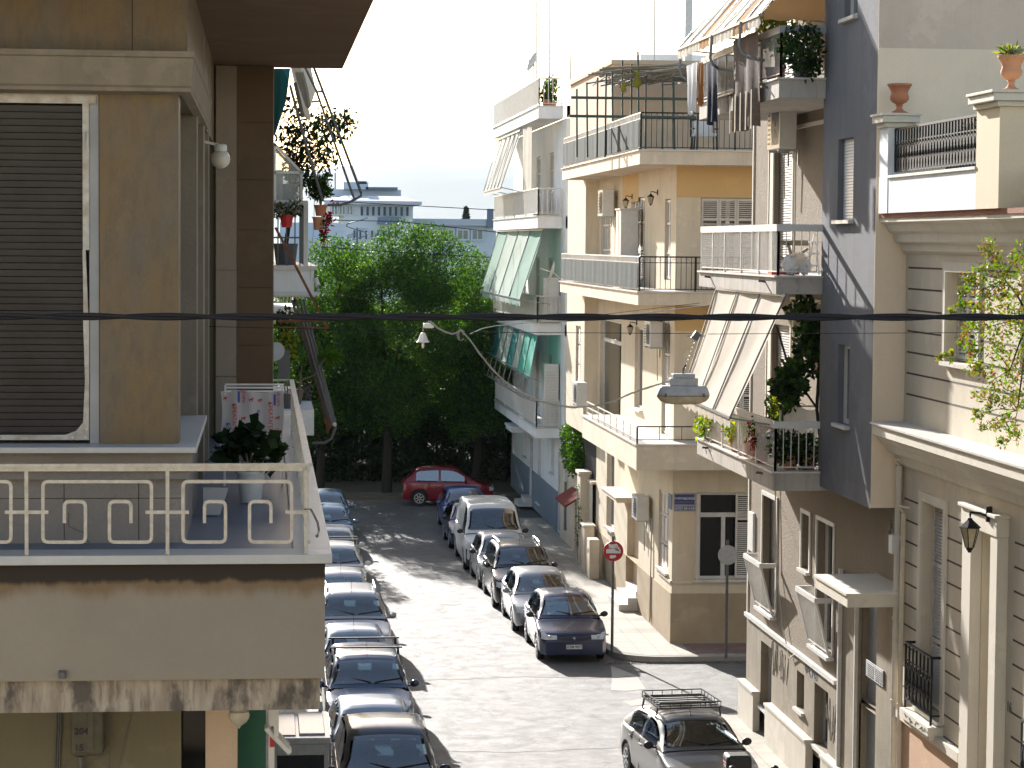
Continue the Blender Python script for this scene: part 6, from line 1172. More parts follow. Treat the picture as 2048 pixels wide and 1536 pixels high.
for i,(x,y,Y,r,n,mt,lb) in enumerate(((575,690,39,(.2,.3,.3),260,['leaf_vine','leaf_yellow'],'yellow-green drooping plant against the left wall above the near railing'),(590,850,40,(.15,.3,.2),160,['leaf_vine','leaf_plant'],'small bright plant between the railing and the closed awning'),(570,640,39.5,(.22,.3,.2),220,['leaf_dark','leaf_vine'],'dark foliage under the white pipe'),(615,760,41,(.25,.3,.45),420,['leaf_dark','leaf_vine'],'dark bush behind the bundle of awning arms'),(625,680,42,(.2,.3,.3),220,['leaf_dark','leaf_vine'],'leafy plant behind the rusty awning frame'))):
    p = hY(x,y,Y); t = thing('balcony_plant',lb,'plant',(min(p.x,.7),Y,z6),'plants crowding the lower left balcony'); leafcloud('leaves',mt,t,clump(tuple(p),r,n,.1),.09,.5,droop=.3); MB().tube([(min(p.x,.7),Y,z6),tuple(p)],.012,5).build('stem','bark_pale',t); MB().lathe([(.1,0),(.14,.25),(.15,.25)],(min(p.x,.7),Y,z6),12).build('pot','frame_dark',t)
m = MB(); m.box(hY(556,700,38.3).x,38.3,hY(556,760,38.3).z,hY(580,700,38.3).x,38.6,hY(556,700,38.3).z); tag(m.build('storage_box','frame_dark',bevel=.01),'dark cupboard by the left wall above the near railing','cabinet')
m = MB(); M = Vector((-.3,-.9,.3)).normalized().to_track_quat('Z','Y').to_matrix().to_4x4(); M.translation = hY(553,705,36.8); k_ = MB(); k_.lathe([(.02,0),(.1,.02),(.15,.06)],(0,0,0),16); m.add([M@Vector(v) for v in k_.v],k_.f); tag(m.build('satellite_dish','white_plastic',smooth=True),'small white dish at the corner of the brown marble panels','satellite dish')
# low garden house and wall further along the left pavement
lh = thing('low_house','low plain house set back along the left pavement','building',(-4,65,.13)); MB().box(-9,52,.13,-1.2,78,3.4).build('wall','cream_wall',lh); MB().box(-9.2,51.8,3.4,-1.0,78.2,3.6).build('roof','terracotta',lh)
# ================================================================ cars
def interp(pts, x):
    if x <= pts[0][0]: return pts[0][1]
    for (a,b),(c,d) in zip(pts,pts[1:]):
        if x <= c:
            t = (x-a)/(c-a); return b+(d-b)*t
    return pts[-1][1]
def smoothpts(pts, k=2):
    for _ in range(k):
        q = [pts[0]]
        for a,b in zip(pts,pts[1:]): q += [(a[0]*.75+b[0]*.25,a[1]*.75+b[1]*.25),(a[0]*.25+b[0]*.75,a[1]*.25+b[1]*.75)]
        pts = q+[pts[-1]]
    return pts
STY = {   # length fractions / heights: hood, cowl, windscreen top, roof, rear
 'hatch': dict(cowl=.26, ct=.44, rr=.82, rg=.955, hood=.50, cow=.645, tail=.66, belt=.62, rest=.97, tumble=.34),
 'sedan': dict(cowl=.27, ct=.43, rr=.70, rg=.85, hood=.48, cow=.63, tail=.66, belt=.62, rest=.97, tumble=.34),
 'suv':   dict(cowl=.25, ct=.40, rr=.88, rg=.97, hood=.53, cow=.655, tail=.64, belt=.62, rest=.98, tumble=.26),
 'mini':  dict(cowl=.20, ct=.40, rr=.86, rg=.975, hood=.52, cow=.63, tail=.64, belt=.60, rest=.96, tumble=.25),
 'van':   dict(cowl=.15, ct=.29, rr=.965, rg=.985, hood=.47, cow=.565, tail=.57, belt=.55, rest=.985, tumble=.16),
}
def car(label, cx, yf, L=3.9, W=1.66, H=1.45, style='hatch', col=('paint_silver',(.45,.47,.5),.3,.6), glass='car_glass', rot=0.0, base=0.0, bumper=None, rails=None, bars=None, antenna=False, plate=None, lower=None, wheel_r=.30, sun=None, cover='wheel_metal', name='parked_car', rack=False, seats=True):
    st = STY[style]; pm = paint(*col)
    t = thing(name, label, 'van' if style == 'van' else 'car', (cx,yf,0), 'cars parked along the kerb'); ca, sa = math.cos(rot), math.sin(rot)
    T = lambda x,y,z: Vector((cx+y*ca-(x-0)*sa, yf+y*sa+(x-0)*ca, z))       # x back from nose, y lateral
    def place(mb): mb.v = [tuple(T(*v)) for v in mb.v]; return mb
    zh, zc, zt = st['hood']*H, st['cow']*H, st['tail']*H
    P = smoothpts([(0,.30*H),(0.0,.40*H),(.04,zh-.05),(.16,zh+.01),(st['cowl']*L*.55,zh+.4*(zc-zh)),(st['cowl']*L,zc),(st['ct']*L,st['rest']*H),((st['ct']+.12)*L,H),(st['rr']*L-.35,H*.985),(st['rr']*L,H*.955),(st['rg']*L,zt),(L-.03,zt-.08) if style != 'sedan' else (L-.05,zt-.03),(L,.42*H),(L,.30*H)],2)
    Pf = lambda x: interp(P, x)
    xc, xg = st['cowl']*L, st['rg']*L
    bel = lambda x: (st['belt']+.035*max(0,min(1,(x-xc)/(xg-xc))))*H
    S = lambda x: min(Pf(x)-.015, bel(x))
    hw = W/2
    def wf(x): return 1-.17*max(0,1-x/.55)**2.2-.10*max(0,1-(L-x)/.5)**2
    wr = wheel_r; xw = (.20*L if style != 'van' else .19*L, L-.19*L); xw = (max(.62,xw[0]), L-max(.6,.18*L)); Ra = wr+.055
    xs_ = sorted(set([0,.01,.03,.06,.1,.16,.24,.34,.46]+[round(.5+k*(L-1.0)/26,3) for k in range(27)]+[L-.4,L-.25,L-.14,L-.07,L-.03,L-.01,L]+[round(w_+Ra*c,3) for w_ in xw for c in (-1.001,-.98,-.9,-.75,-.5,-.25,0,.25,.5,.75,.9,.98,1.001)]))
    rows = []
    for x in xs_:
        zb = .20+.06*max(0,1-x/.25)+.06*max(0,1-(L-x)/.25)
        for w_ in xw:
            d = abs(x-w_)
            if d < Ra: zb = max(zb, wr+math.sqrt(Ra*Ra-d*d)*.98)
        f = wf(x)*hw; s = S(x); top = min(Pf(x), s+.03) if xc-.02 < x < xg+.02 else Pf(x)
        zb = min(zb, s-.05)
        g = lambda z: zb+(s-zb)*z
        half = [(f*.93,zb),(f*.985,max(zb+.004,min(.30,g(.2)))),(f*1.0,max(zb+.008,min(.46,g(.5)))),(f*.995,max(zb+.012,g(.75))),(f*.975,max(zb+.016,g(.93))),(f*.94,s+.0),(f*.80,s+(top-s)*.62),(f*.45,s+(top-s)*.92),(0,top)]
        rows.append([(x,-y,z) for y,z in half]+[(x,y,z) for y,z in half[-2::-1]])
    m = MB(); m.grid(rows); m.add(rows[0],[tuple(range(len(rows[0])))]); m.add(rows[-1],[tuple(range(len(rows[-1])))])
    # cabin
    def sec(x):
        f = wf(x)*hw; yb = f*.94; s = S(x)-.01; p = Pf(x); h = max(.001,p-s); yr = yb-h*st['tumble']; cr = .035*min(1,h/.3)
        return yb, s, yr, p, cr
    bx1 = st['ct']*L+(st['rr']-st['ct'])*L*.42
    xs2 = [xc-.03+(xg+.02-xc+.03)*k/60 for k in range(61)]; rows = []
    for x in xs2:
        yb,s,yr,p,cr = sec(x); e = min(.08,(p-s)*.25)
        half = [(yb,s),(yb+(yr-yb)*.5,s+(p-s)*.5),(yr+.005,p-cr-e),(yr-e*.35,p-cr-e*.35),(yr-e*1.1,p-cr),(yr*.6,p-cr*.4),(0,p)]
        rows.append([(x,-y,z) for y,z in half]+[(x,y,z) for y,z in half[-2::-1]])
    nr, nc = len(rows), len(rows[0]); o_ = len(m.v); m.v += [tuple(p) for r in rows for p in r]
    for i in range(nr-1):
        x0, x1 = xs2[i], xs2[i+1]
        for k in range(nc-1):
            mid = 4 <= k <= nc-6; side = k in (0,1) or k in (nc-3,nc-2)
            if mid and ((x0 > xc+.10 and x1 < st['ct']*L-.05) or (x0 > st['rr']*L+.08 and x1 < xg-.08)): continue
            if side and any(x0 > a+.01 and x1 < b-.01 for a,b in ([(xc+.45,bx1-.05),(bx1+.07,st['rr']*L-.04)] if style != 'van' else [(xc+.35,xc+1.12)])) and Pf(x0)-S(x0) > .2: continue
            m.f.append((o_+i*nc+k, o_+i*nc+k+1, o_+(i+1)*nc+k+1, o_+(i+1)*nc+k)); m.m.append(0)
    body = place(m).build('body', pm, t, smooth=True)
    # glass
    def topglass(xa, xb, nm, off=.008, fy=.93):
        g = MB(); R_ = []
        for k in range(9):
            x = xa+(xb-xa)*k/8; yb,s,yr,p,cr = sec(x); sl = (Pf(x+.03)-Pf(x-.03))/.06; n = Vector((-sl,0,1)).normalized()*off
            e = min(.08,(p-s)*.25); wy = (yr-e*1.1)*fy; R_.append([Vector((x,wy*u,p-cr*u*u*.9))+n for u in (-1,-.75,-.5,-.25,0,.25,.5,.75,1)])
        g.grid(R_); return place(g).build(nm, glass, t, smooth=True)
    ws = topglass(xc+.07, st['ct']*L-.03, 'windscreen'); topglass(st['rr']*L+.06, xg-.06, 'rear_window')
    zs_ = S((xc+xg)/2)+.045; it = MB(); it.box(xc+.12,-hw*.84,zs_-.03,xg-.12,hw*.84,zs_); it.box(xc+.10,-hw*.80,zs_-.01,xc+.34,hw*.80,zs_+.035); place(it).build('interior','interior_dark',t)
    sm = random.choice(['seat_grey','seat_grey','seat_beige','interior_dark'])
    for x in (st['ct']*L+.42, st['ct']*L+1.25):
        if x > xg-.5 or (style == 'van' and x > xc+1.4): continue
        for y in (-.36,.36): it = MB(); it.box(x,y-.22,zs_+.001,x+.10,y+.22,zs_+.16); it.box(x+.02,y-.12,zs_+.19,x+.10,y+.12,zs_+.33).box(x+.04,y-.05,zs_+.16,x+.06,y+.05,zs_+.19); place(it).build('seat',sm,t,bevel=.03)
    it = MB(); it.tube([(xc+.42+.03*math.sin(a),-.34+.17*math.cos(a),zs_+.07+.13*math.sin(a)) for a in [k*math.pi/8 for k in range(17)]],.014,5); place(it).build('steering_wheel','trim_black',t)
    if glass == 'car_glass_pale': it = MB(); it.grid([[(xc+.24+.34*j/3,-hw*.62+hw*1.2*k/8,Pf(xc+.24+.34*j/3)-.06-.03*(k%2)) for k in range(9)] for j in range(4)]); place(it).build('sun_shade','sunshade',t)
    w_ = MB()
    for s_ in (-1,1):
        x = xc+.10; yb,s,yr,p,cr = sec(x); x2 = xc+.2; p2 = sec(x2)
        w_.bar((x-.02,s_*.05*hw+.1*hw,p+.015),(x2,s_*.55*hw+.2*hw,p2[3]+.0),.018)
    place(w_).build('wiper','trim_black',t)
    bars_x = [xc+.42, st['ct']*L+(st['rr']-st['ct'])*L*.42, st['rr']*L-.02]
    for s_ in (-1,1):
        for a,b in ((bars_x[0],bars_x[1]-.04),(bars_x[1]+.05,bars_x[2])) if style != 'van' else ((bars_x[0]-.1,bars_x[0]+.75),):
            g = MB(); R_ = []
            for k in range(9):
                x = a+(b-a)*k/8; yb,s,yr,p,cr = sec(x); e = min(.08,(p-s)*.25); z0 = s+.045; z1 = max(z0+.003,p-cr-e-.015); H_ = (p-cr-e)-s
                f = lambda z: yb+(yr-yb)*min(1,(z-s)/max(.001,(p-s)))+.008; R_.append([(x,s_*f(z0),z0),(x,s_*f((z0+z1)/2),(z0+z1)/2),(x,s_*f(z1),z1)])
            g.grid(R_); place(g).build('side_window', glass, t, smooth=True)
        d = MB()
        for x in ((xc+.12),bars_x[1],bars_x[2]-.15):
            zb = .27; f = wf(x)*hw; d.bar((x,s_*(f*.99+.003),zb),(x,s_*(f*.975+.003),S(x)-.03),.006,.008)
        for x in (bars_x[1]-.18,bars_x[2]-.3): f = wf(x)*hw; d.box(x,s_*(f*.985),S(x)-.13,x+.15,s_*(f*1.0+.012),S(x)-.105)
        place(d).build('door_trim','trim_black',t)
        mr = MB(); x = xc+.38; f = hw*.94; z = S(x)+.07; c = Vector((x,s_*(f+.13),z)); k_ = MB(); k_.ball((0,0,0),.1,12); mr.add([(c.x+v[0]*.55,c.y+v[1]*.95,c.z+v[2]*.72) for v in k_.v],k_.f); mr.bar((x+.02,s_*(f-.04),z-.05),(c.x,c.y,z-.03),.04); place(mr).build('mirror', 'trim_black' if (bumper or style in ('suv','hatch') and col[0] in ('paint_navy','paint_silver_grey')) else pm, t, smooth=True)
    # front details
    def fx(y, z):
        u = abs(y)/hw; a = .55*(1-((1-min(u,.999))/.17)**(1/2.2)) if u > .83 else 0
        lo, hi = 0, .8
        for _ in range(18):
            md = (lo+hi)/2
            if Pf(md)-.015 < z: lo = md
            else: hi = md
        return max(a, hi if z > .42*H-.03 else 0)
    def patch(nm, y0, y1, z0, z1, mat, off=.012, ny=8, nz=4, sk=0):
        g = MB(); R_ = []
        for j in range(nz+1):
            r = []
            for i in range(ny+1):
                u = i/ny; y = y0+(y1-y0)*u; z = z0+(z1-z0)*j/nz+sk*u*j/nz; r.append((fx(y,z)-off,y,z))
            R_.append(r)
        g.grid(R_); return place(g).build(nm, mat, t, smooth=True)
    zl0, zl1 = .40*H, .40*H+.12
    for s_ in (-1,1): hl = patch('headlight', s_*hw*.50, s_*hw*.93, zl0, zl1, 'lens_clear', .016, sk=.03); g = MB(); g.ball((fx(hw*.7,zl0+.06)-.004,s_*hw*.70,zl0+.065),.038,10); place(g).build('bulb','wheel_metal',hl,smooth=True)
    patch('grille', -hw*.44, hw*.44, .385*H, .385*H+.075, 'trim_black', .014)
    if bumper: patch('bumper', -hw*.96, hw*.96, .22, .37*H-.01, bumper, .02, 14, 3)
    else: patch('bumper_vent', -hw*.55, hw*.55, .26, .33, 'trim_black', .012)
    g = MB(); g.ball((fx(0,.44*H)-.02,0,.385*H+.04),.035,10); place(g).build('badge','wheel_metal',t,smooth=True)
    g = MB(); g.box(-.035,-.19,.36,-.02,.19,.46) if plate else g.box(-.035,-.24,.36,-.02,.24,.45); pl_ = place(g).build('number_plate','plate_white',t)
    if plate: c = T(-.037,0,.41); text(t,'plate_text',plate,.085,faceM(c,'Y',rot),'ink_dark',.001,bold=.002)
    for s_ in (-1,1):
        g = MB(); g.box(L-.04,s_*hw*.62,.52*H,L+.012,s_*hw*.84,.52*H+.16); place(g).build('tail_light','lens_red',t,bevel=.01)
        for x in xw:
            g = MB(); y0 = s_*(hw-.19); y1 = s_*(hw-.01); r = wr; k_ = MB(); k_.lathe([(r*.62,y0),(r*.93,y0),(r,y0+s_*.03),(r,y1-s_*.03),(r*.94,y1-s_*.004),(r*.66,y1)],(0,0,0),26,ax='y'); g.add([(v[0]+x,v[1],v[2]+r) for v in k_.v],k_.f); wh = place(g).build('wheel','rubber',t,smooth=True)
            g = MB(); k_ = MB(); k_.lathe([(r*.64,y1-s_*.03),(r*.64,y1+s_*.003),(r*.56,y1+s_*.003),(r*.54,y1-s_*.02),(.02,y1-s_*.02)],(0,0,0),26,ax='y'); g.add([(v[0]+x,v[1],v[2]+r) for v in k_.v],k_.f)
            for q_ in range(7): a = q_*2*math.pi/7; g.bar((x+.03*math.cos(a),y1-s_*.005,r+.03*math.sin(a)),(x+r*.58*math.cos(a),y1-s_*.003,r+r*.58*math.sin(a)),.035,.035)
            place(g).build('rim',cover,wh)
    g = MB(); g.box(.25,-hw*.8,.19,L-.25,hw*.8,.40); 
    for x in xw: g.box(x-Ra*.98,-hw*.80,.3,x+Ra*.98,hw*.80,min(wr+Ra,S(x)-.03))
    place(g).build('underbody','trim_black',t)
    if rails:
        g = MB()
        for s_ in (-1,1):
            a, b = st['ct']*L+.15, st['rr']*L-.05; q_ = [(x,s_*(sec(x)[2]-.10),sec(x)[3]+h) for x,h in ((a,-.01),(a+.12,.05),((a+b)/2,.05),(b-.1,.05),(b,-.01))]; g.tube(q_,.022,6)
        place(g).build('roof_rail',rails,t)
    if bars:
        g = MB()
        for x in (st['ct']*L+.35, st['rr']*L-.45):
            g = MB(); yr = sec(x)[2]; z = sec(x)[3]; g.bar((x,-yr-.06,z+.11),(x,yr+.06,z+.11),.04,.03)
            for s_ in (-1,1): g.bar((x,s_*(yr-.03),z-.03),(x,s_*(yr-.03),z+.1),.05)
            place(g).build('roof_bar',bars,t)
    if rack:
        g = MB(); a, b = st['ct']*L+.15, st['rr']*L-.15; z = H+.10; yr = .58
        for x in (a,b): g.bar((x,-yr,z),(x,yr,z),.03); g.bar((x,-yr,z+.1),(x,yr,z+.1),.02); [g.bar((x,-yr+k*yr/3,z),(x,-yr+k*yr/3,z+.1),.012) for k in range(7)]
        for s_ in (-1,1):
            g.bar((a,s_*yr,z),(b,s_*yr,z),.03); g.bar((a,s_*yr,z+.1),(b,s_*yr,z+.1),.02); [g.bar((a+(b-a)*k/6,s_*yr,z),(a+(b-a)*k/6,s_*yr,z+.1),.012) for k in range(7)]
            for x in (a+.15,b-.15): g.bar((x,s_*yr,z),(x,s_*(yr+.04),H-.1),.03)
        for k in range(1,7): g.bar((a+(b-a)*k/7,-yr,z+.01),(a+(b-a)*k/7,yr,z+.01),.02)
        place(g).build('roof_rack','trim_black',t)
    if antenna: x = st['ct']*L+.1; g = MB(); p = sec(x)[3]; g.tube([(x,0,p-.01),(x+.28,0,p+.32)],.006,4); place(g).build('antenna','trim_black',t)
    return t
SIL = ('paint_silver',(.27,.285,.31),.3,.5); WHI = ('paint_white',(.62,.62,.60),.3,0); NAV = ('paint_navy',(.005,.013,.055),.25,.15); BLK = ('paint_black',(.007,.008,.012),.25,.1)
BLU = ('paint_blue',(.03,.09,.26),.28,.3); DBL = ('paint_dark_blue',(.03,.045,.09),.25,.4); LBL = ('paint_light_blue',(.13,.22,.32),.3,.5); RED = ('paint_red',(.20,.002,.012),.25,.1); DGR = ('paint_dark_grey',(.03,.038,.052),.25,.4); SGR = ('paint_silver_grey',(.13,.13,.125),.38,.3); STL = ('paint_steel_blue',(.14,.19,.26),.28,.5)
RXC = 7.33
car('dark navy hatchback at the head of the right-hand row, number plate readable',7.37,56.3,3.85,1.66,1.46,'hatch',NAV,'car_glass_pale',plate='ZZM·9877',antenna=True,cover='wheel_metal',bumper='paint_navy')
car('silver hatchback with a plain roof directly behind the dark navy one',7.22,60.5,4.0,1.68,1.42,'hatch',SIL)
car('black estate with raised pale roof rails in the right-hand row',7.12,64.5,4.2,1.74,1.62,'suv',BLK,rails='wheel_metal',antenna=True,wheel_r=.32)
car('small silver car between the white van and the black estate',7.0,68.4,3.7,1.64,1.45,'hatch',SIL,bumper='trim_black')
car('white panel van with a big dark windscreen',7.02,72.1,4.8,1.88,1.97,'van',WHI,bumper='trim_black',wheel_r=.33,name='parked_van')
car('dark car squeezed between the white van and the blue car',6.85,77.4,3.7,1.64,1.42,'hatch',DBL)
car('bright blue car, farthest of the right-hand row',6.98,81.6,3.8,1.66,1.46,'hatch',BLU)
LX = 2.12
car('dark grey minivan at the front of the left-hand row, beside the kiosk',2.08,38.7,3.7,1.78,1.83,'mini',DGR,wheel_r=.31)
car('silver blue car with a pale roof between the minivan and the car with roof bars',2.02,42.5,3.85,1.68,1.43,'hatch',STL)
car('dark blue estate with black roof bars in the left-hand row',2.10,46.7,4.35,1.76,1.62,'suv',('paint_slate_blue',(.05,.075,.12),.25,.5),bars='trim_black',antenna=True,wheel_r=.33)
car('small silver blue car behind the dark blue estate with roof bars',2.0,51.3,3.7,1.64,1.43,'hatch',STL,antenna=True)
car('tall silver four-by-four in the middle of the left-hand row',2.1,55.4,4.3,1.78,1.66,'suv',SIL,rails='paint_silver',antenna=True,wheel_r=.34)
car('light silver car with its windscreen full of sky behind the four-by-four',2.0,60.4,3.9,1.66,1.45,'hatch',SIL,'car_glass_pale',antenna=True)
car('white hatchback with thin black roof bars',2.0,65.6,3.9,1.68,1.50,'hatch',WHI,bars='trim_black')
car('white car with a dark rear side, just behind the one with thin roof bars',2.02,70.2,3.8,1.66,1.44,'hatch',WHI)
car('light blue car, second from the far end of the left-hand row',2.05,76.0,3.9,1.66,1.46,'hatch',LBL)
car('light blue car, farthest of the left-hand row',2.1,80.6,3.9,1.66,1.46,'hatch',LBL)
car('red hatchback parked side-on under the trees at the end of the street',8.75,91.2,3.45,1.52,1.5,'mini',RED,rot=math.radians(86),cover='wheel_metal')
car('dusty grey hatchback with a black roof rack at the bottom right',8.02,41.2,4.1,1.70,1.40,'hatch',SGR,rot=math.radians(6),rack=True,antenna=True,bumper=None)
# scooter with a top box, only its box shows at the bottom edge
t = thing('scooter','black scooter with a top box and red reflector in front of the grey hatchback','scooter',(8.1,39.2,0)); sx = 8.08
m = MB(); [m.lathe([(.13,-.05),(.22,-.05),(.24,-.02),(.24,.02),(.22,.05),(.13,.05)],(sx,y,.24),20,ax='x') for y in (38.45,39.75)]; m.build('wheel','rubber',t,smooth=True)
m = MB(); m.prism([(sx-.14,y,z) for y,z in ((38.8,.28),(39.1,.26),(39.9,.45),(40.0,.72),(39.3,.74),(39.15,.4),(38.85,.38),(38.6,.95),(38.5,.9),(38.62,.35))],(.28,0,0)); m.build('body','paint_black',t,bevel=.03)
MB().box(sx-.13,39.2,.745,sx+.13,39.95,.84).build('seat','trim_black',t,bevel=.03); m = MB(); m.tube([(sx-.32,38.75,1.05),(sx-.1,38.62,1.02),(sx+.1,38.62,1.02),(sx+.32,38.75,1.05)],.02,6); m.tube([(sx+.25,38.72,1.05),(sx+.34,38.7,1.3)],.008,4).tube([(sx-.25,38.72,1.05),(sx-.34,38.7,1.3)],.008,4); m.ball((sx+.36,38.7,1.33),.07,8).ball((sx-.36,38.7,1.33),.07,8); m.build('handlebar','trim_black',t)
MB().box(sx-.22,39.85,.98,sx+.22,40.28,1.30).build('top_box','trim_black',t,bevel=.06); MB().box(sx-.2,40.27,1.1,sx+.2,40.295,1.17).box(sx-.225,39.95,1.1,sx-.218,40.2,1.17).build('reflector','lens_red',t)
# ================================================================ signs, lamps, cables
def round_sign(label, base, H, r, face, mat_rim, yaw=0, back=False, stickers=True):
    t = thing('road_sign', label, 'sign', base, 'round road signs at the corner'); b = Vector(base); MB().tube([b,b+Vector((0,0,H))],.035,10).build('post','steel_pole',t,smooth=True)
    zc = H-r-.12; c = b+Vector((0,-.05,zc)); m = MB(); m.lathe([(r,-.012),(r,.012)],c,32,ax='y'); R_ = Matrix.Translation(b) @ Matrix.Rotation(yaw,4,'Z') @ Matrix.Translation(-b); m.v = [tuple(R_@Vector(v)) for v in m.v]; d = m.build('disc', face, t)
    if not back:
        m = MB(); m.box(c.x-r*.72,c.y-.016,c.z-r*.2,c.x+r*.72,c.y-.0125,c.z+r*.2); m.v = [tuple(R_@Vector(v)) for v in m.v]; m.build('white_bar','sign_white',d)
        m = MB(); rr = random.Random(2)
        for (x,z,w_,h_) in ((-.5,.35,.9,.4),(-.6,-.1,1.2,.35),(-.35,-.65,.6,.25),(.2,.1,.4,.3)): m.prism([(c.x+r*(x+a*w_)+rr.uniform(-.01,.01),c.y-.0165,c.z+r*(z+e*h_)+rr.uniform(-.012,.012)) for a,e in ((0,0),(.5,-.1),(1,0),(1.02,.6),(.9,1),(.4,.9),(0,1))],(0,-.001,0))
        m.v = [tuple(R_@Vector(v)) for v in m.v]; m.build('sticker','sign_white',d)
    return t
p = hZ(1224,1302,.135); rs = round_sign('no entry sign covered in torn stickers on the sunny corner', tuple(p), hY(1224,1072,p.y).z-.135, .245, 'sign_red', 0)
p = hZ(1452,1316,.135); round_sign('round sign seen from behind, pale and blank, in front of the corner window', tuple(p), hY(1450,1080,p.y).z-.135, .235, 'lamp_grey', 0, 0, True)
# street lamp slung on a cable
YL = 32.0; q = lambda x,y,Y=YL: hY(x,y,Y)
sw = MB(); sw.tube([q(-100,640),q(500,655),q(900,664),q(1385,667)],.006,4); sw.tube([q(1415,668),q(1800,666),q(2150,664)],.006,4); tag(sw.build('span_wire','cable_black'),'thin span wire across the street carrying the slung lamp','wire')
lp = thing('street_lamp','grey street lamp slung from the wire in front of the cream awning','street lamp',tuple(q(1366,790))); c = q(1366,790)
def ring(hx, hy, z, n=28, p=3.2): return [c+Vector((hx*math.copysign(abs(math.cos(a))**(2/p),math.cos(a)),hy*math.copysign(abs(math.sin(a))**(2/p),math.sin(a)),z)) for a in [2*math.pi*k/n for k in range(n)]]
m = MB(); rows = [ring(.345,.13,-.01),ring(.365,.15,.0),ring(.355,.145,.03),ring(.33,.13,.10),ring(.30,.11,.125),ring(.02,.02,.127)]; m.grid(rows,closed=True); m.build('housing','lamp_grey',lp,smooth=True)
m = MB(); m.grid([ring(.30,.10,-.012),ring(.36,.145,-.012),ring(.35,.14,-.04),ring(.31,.12,-.085),ring(.22,.09,-.12),ring(.02,.02,-.13)],closed=True); m.build('lens','lamp_glass',lp,smooth=True)
m = MB(); m.box(c.x-.19,c.y-.09,c.z+.126,c.x+.19,c.y+.09,c.z+.23).box(c.x-.15,c.y-.075,c.z+.23,c.x+.15,c.y+.075,c.z+.29); m.build('ballast_box','lamp_grey',lp,bevel=.01)
m = MB(); a = c+Vector((0,0,.29)); b = q(1392,672); m.tube([a,a+Vector((.0,0,.06)),a.lerp(b,.25)],.012,6)
for k in range(9): m.tube([a.lerp(b,k/9+.02),a.lerp(b,k/9+.05)+Vector((.012,0,0)),a.lerp(b,k/9+.1)],.006,4)
m.build('chain','frame_dark',lp); M = Matrix.Translation(b) @ Matrix.Rotation(.6,4,'Y'); m = MB(); m.obox(M,.045,.035,.055); m.bar(b-Vector((.12,0,0)),b+Vector((.13,0,0)),.012); m.build('insulator','frame_dark',lp)
for i,s_ in enumerate((-1,1)): MB().box(c.x+s_*.26-.012,c.y-.15,c.z-.02,c.x+s_*.26+.012,c.y-.135,c.z+.03).build('clip','frame_dark',lp)
cp = [(850,625),(862,645),(875,656),(890,664),(905,668),(917,664),(922,661)]; cp2 = [(922,661),(940,680),(960,708),(985,740),(1010,763),(1040,785),(1075,801),(1110,810),(1150,815),(1190,812),(1225,803),(1260,788),(1295,775),(1330,765),(1345,762)]
m = MB(); m.tube([q(*a) for a in cp],.014,6); m.tube([q(*a) for a in cp2],.010,6); m.tube([q(*a)+Vector((.012*math.sin(i*2.3),0,.012*math.cos(i*2.3))) for i,a in enumerate(cp2)],.007,5)
m.tube([q(a[0],a[1]+(9 if i%2 else -1)) for i,a in enumerate([(1075+i*13,801+0) if False else cp2[min(14,6+i//2)] for i in range(0)])] or [q(1110,812),q(1150,817)],.004,4); pc_ = q(922,661)
for k in range(5): m.tube([pc_+Vector((.06*math.cos(a)*(.4+.15*k),0,-.06+.08*math.sin(a))) for a in [j*.8 for j in range(8)]],.003,4)
for k in range(34):                                        # lashing loops round the catenary
    t_ = k/34*(len(cp2)-3)+2; i = int(t_); f = t_-i; a = q(*cp2[i]).lerp(q(*cp2[i+1]),f); m.tube([a+Vector((-.02,0,.018)),a+Vector((.01,-.015,-.02)),a+Vector((.03,0,.018))],.003,4)
tag(m.build('lamp_cable','cable_pale'),'pale twisted cable sagging in a curve to the slung lamp','cable')
m = MB(); m.tube([hY(x,y,34) for x,y in ((940,668),(965,657),(990,652),(1060,645),(1200,640),(1300,625),(1420,610))],.007,5); tag(m.build('service_cable','cable_pale'),'thinner pale cable running from the loop towards the cream awning','cable')
m = MB(); m.tube([hY(x,y,55) for x,y in ((545,572),(650,585),(800,610),(1000,626),(1140,637),(1400,606))],.008,4); tag(m.build('service_cable','cable_black'),'thin dark cable in front of the big tree','cable')
for i,pts in enumerate(([(660,402),(840,412),(990,420)],[(650,440),(800,443),(1000,465)],[(640,494),(800,505),(980,515)])): m = MB(); m.tube([hY(x,y,90) for x,y in pts],.02,4); tag(m.build('overhead_wire','cable_black'),['highest of the far overhead wires, crossing the hill','middle far overhead wire, crossing the office facade','lowest far overhead wire, just above the big tree'][i],'wire','far overhead wires')
# main black cable: two twisted strands close to the viewer
YC = 8.0; m = MB(); n = 90; A0, A1 = hY(-260,632,YC), hY(2300,634,YC)
for ph in (0, math.pi):
    m.tube([A0.lerp(A1,k/n)+Vector((0,.0065*math.cos(k*.55+ph),.0058*math.sin(k*.55+ph)-.05*math.sin(math.pi*k/n)*.04)) for k in range(n+1)],.0078,8)
tag(m.build('power_cable','cable_black',smooth=True),'thick black twisted power cable crossing the whole view','cable')
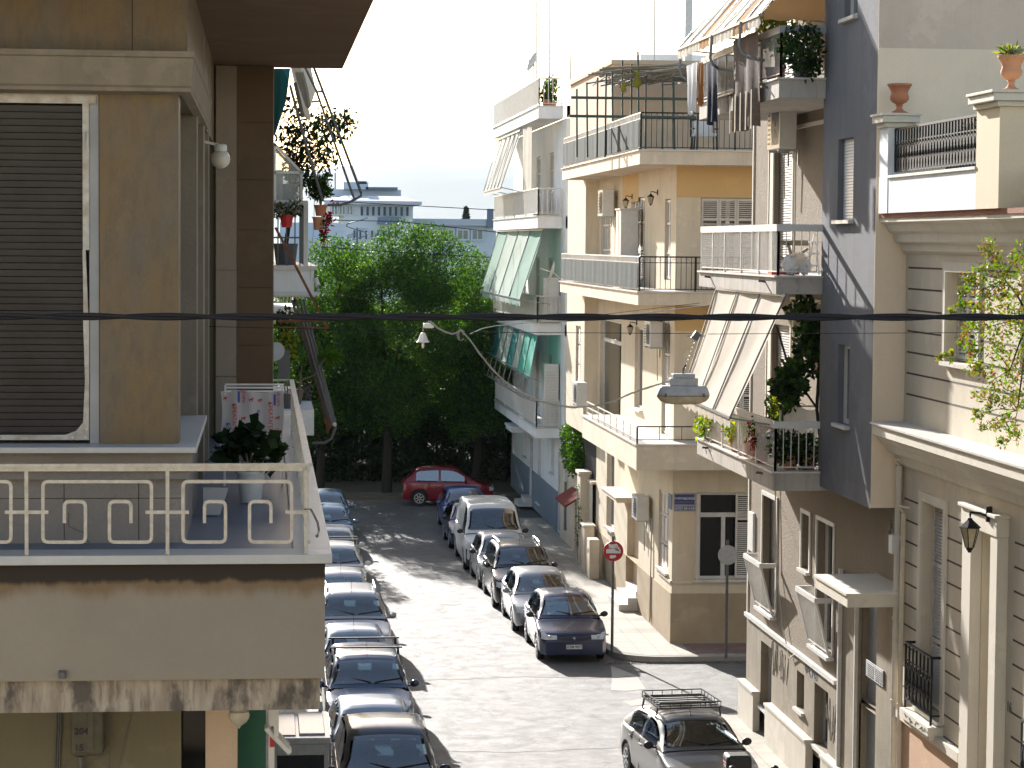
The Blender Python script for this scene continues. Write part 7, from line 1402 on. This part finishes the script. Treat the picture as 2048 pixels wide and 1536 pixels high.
# far slung lamp
fl = thing('street_lamp','small white bell lamp hanging under a box in front of the trees','street lamp',tuple(hY(846,680,60))); c = hY(846,676,60); MB().lathe([(.02,.14),(.06,.12),(.09,.04),(.13,-.06),(.17,-.10),(.15,-.11),(.02,-.08)],c,18).build('shade','white_plastic',fl,smooth=True); MB().lathe([(.03,-.09),(.035,-.2),(.015,-.26)],c,10).build('bulb','opal_glass',fl,smooth=True)
a = hY(857,652,60); m = MB(); m.box(a.x-.13,59.9,a.z-.05,a.x+.13,60.1,a.z+.07); m.build('ballast_box','white_plastic',fl,bevel=.02); m = MB(); m.tube([c+Vector((0,0,.13)),c+Vector((0,0,.3)),a+Vector((-.08,0,-.04))],.012,5); m.tube([a+Vector((0,0,.07)),a+Vector((.02,0,.35))],.012,5); m.build('hanger','galvanised',fl)
# ================================================================ unseen rest of the block, added to cut sky light from behind
def plainblock(label, x0, x1, y0, y1, H, mat, loc):
    t = thing('apartment_building', label, 'building', loc); hs = [(y0+1.5+k*3.2, y0+2.7+k*3.2, z, z+1.5) for k in range(int((y1-y0-2)/3.2)) for z in np.arange(1.2, H-2, 3.3)]
    m = MB(); F = ('X', x0); wall(m, F, y0, y1, .13, H, hs, .2); m.quad((x0,y0,H),(x1,y0,H),(x1,y1,H),(x0,y1,H)); m.quad((x0,y0,.13),(x1,y0,.13),(x1,y0,H),(x0,y0,H)); m.quad((x0,y1,.13),(x1,y1,.13),(x1,y1,H),(x0,y1,H)); m.box(x0+.25,y0+.1,.13,x1,y1-.1,H-.1); m.build('wall', mat, t)
    for h in hs: window(t, F, *h, 'glass', rec=.18, leaf=2)
plainblock('unseen plain cream apartment building nearer than the ornate house, added to cut sky light', 9.9, 18, -14, 21.9, 10.6, 'cream_wall', (9.9,4,.13))
vb = thing('apartment_building','unseen cream apartment building the street is watched from, added to shade facing walls','building',(-6,-8,.13)); MB().box(-16,-14,.13,1.0,-1.6,14.0).build('wall','cream_wall',vb)
MB().box(-4,-1.6,8.15,1.9,.6,8.4).build('balcony_slab','concrete_slab',vb); MB().box(-4,-1.6,11.4,1.9,1.0,11.65).build('balcony_slab','concrete_slab',vb)
# ---------------------------------------------------------------- haze: one closed box of air round the whole place
def haze():
    m, nt, p = newmat('haze_air'); nt.nodes.remove(p); v = nt.nodes.new('ShaderNodeVolumePrincipled')
    v.inputs['Color'].default_value = (.74,.90,1.0,1); v.inputs['Density'].default_value = HAZE; v.inputs['Anisotropy'].default_value = 0
    nt.links.new(v.outputs[0], nt.nodes['Material Output'].inputs['Volume'])
    struct(MB().box(-6400,-70,-2.2,7800,11200,330).build('haze', 'haze_air'), 'stuff')
HAZE = .00005
haze()
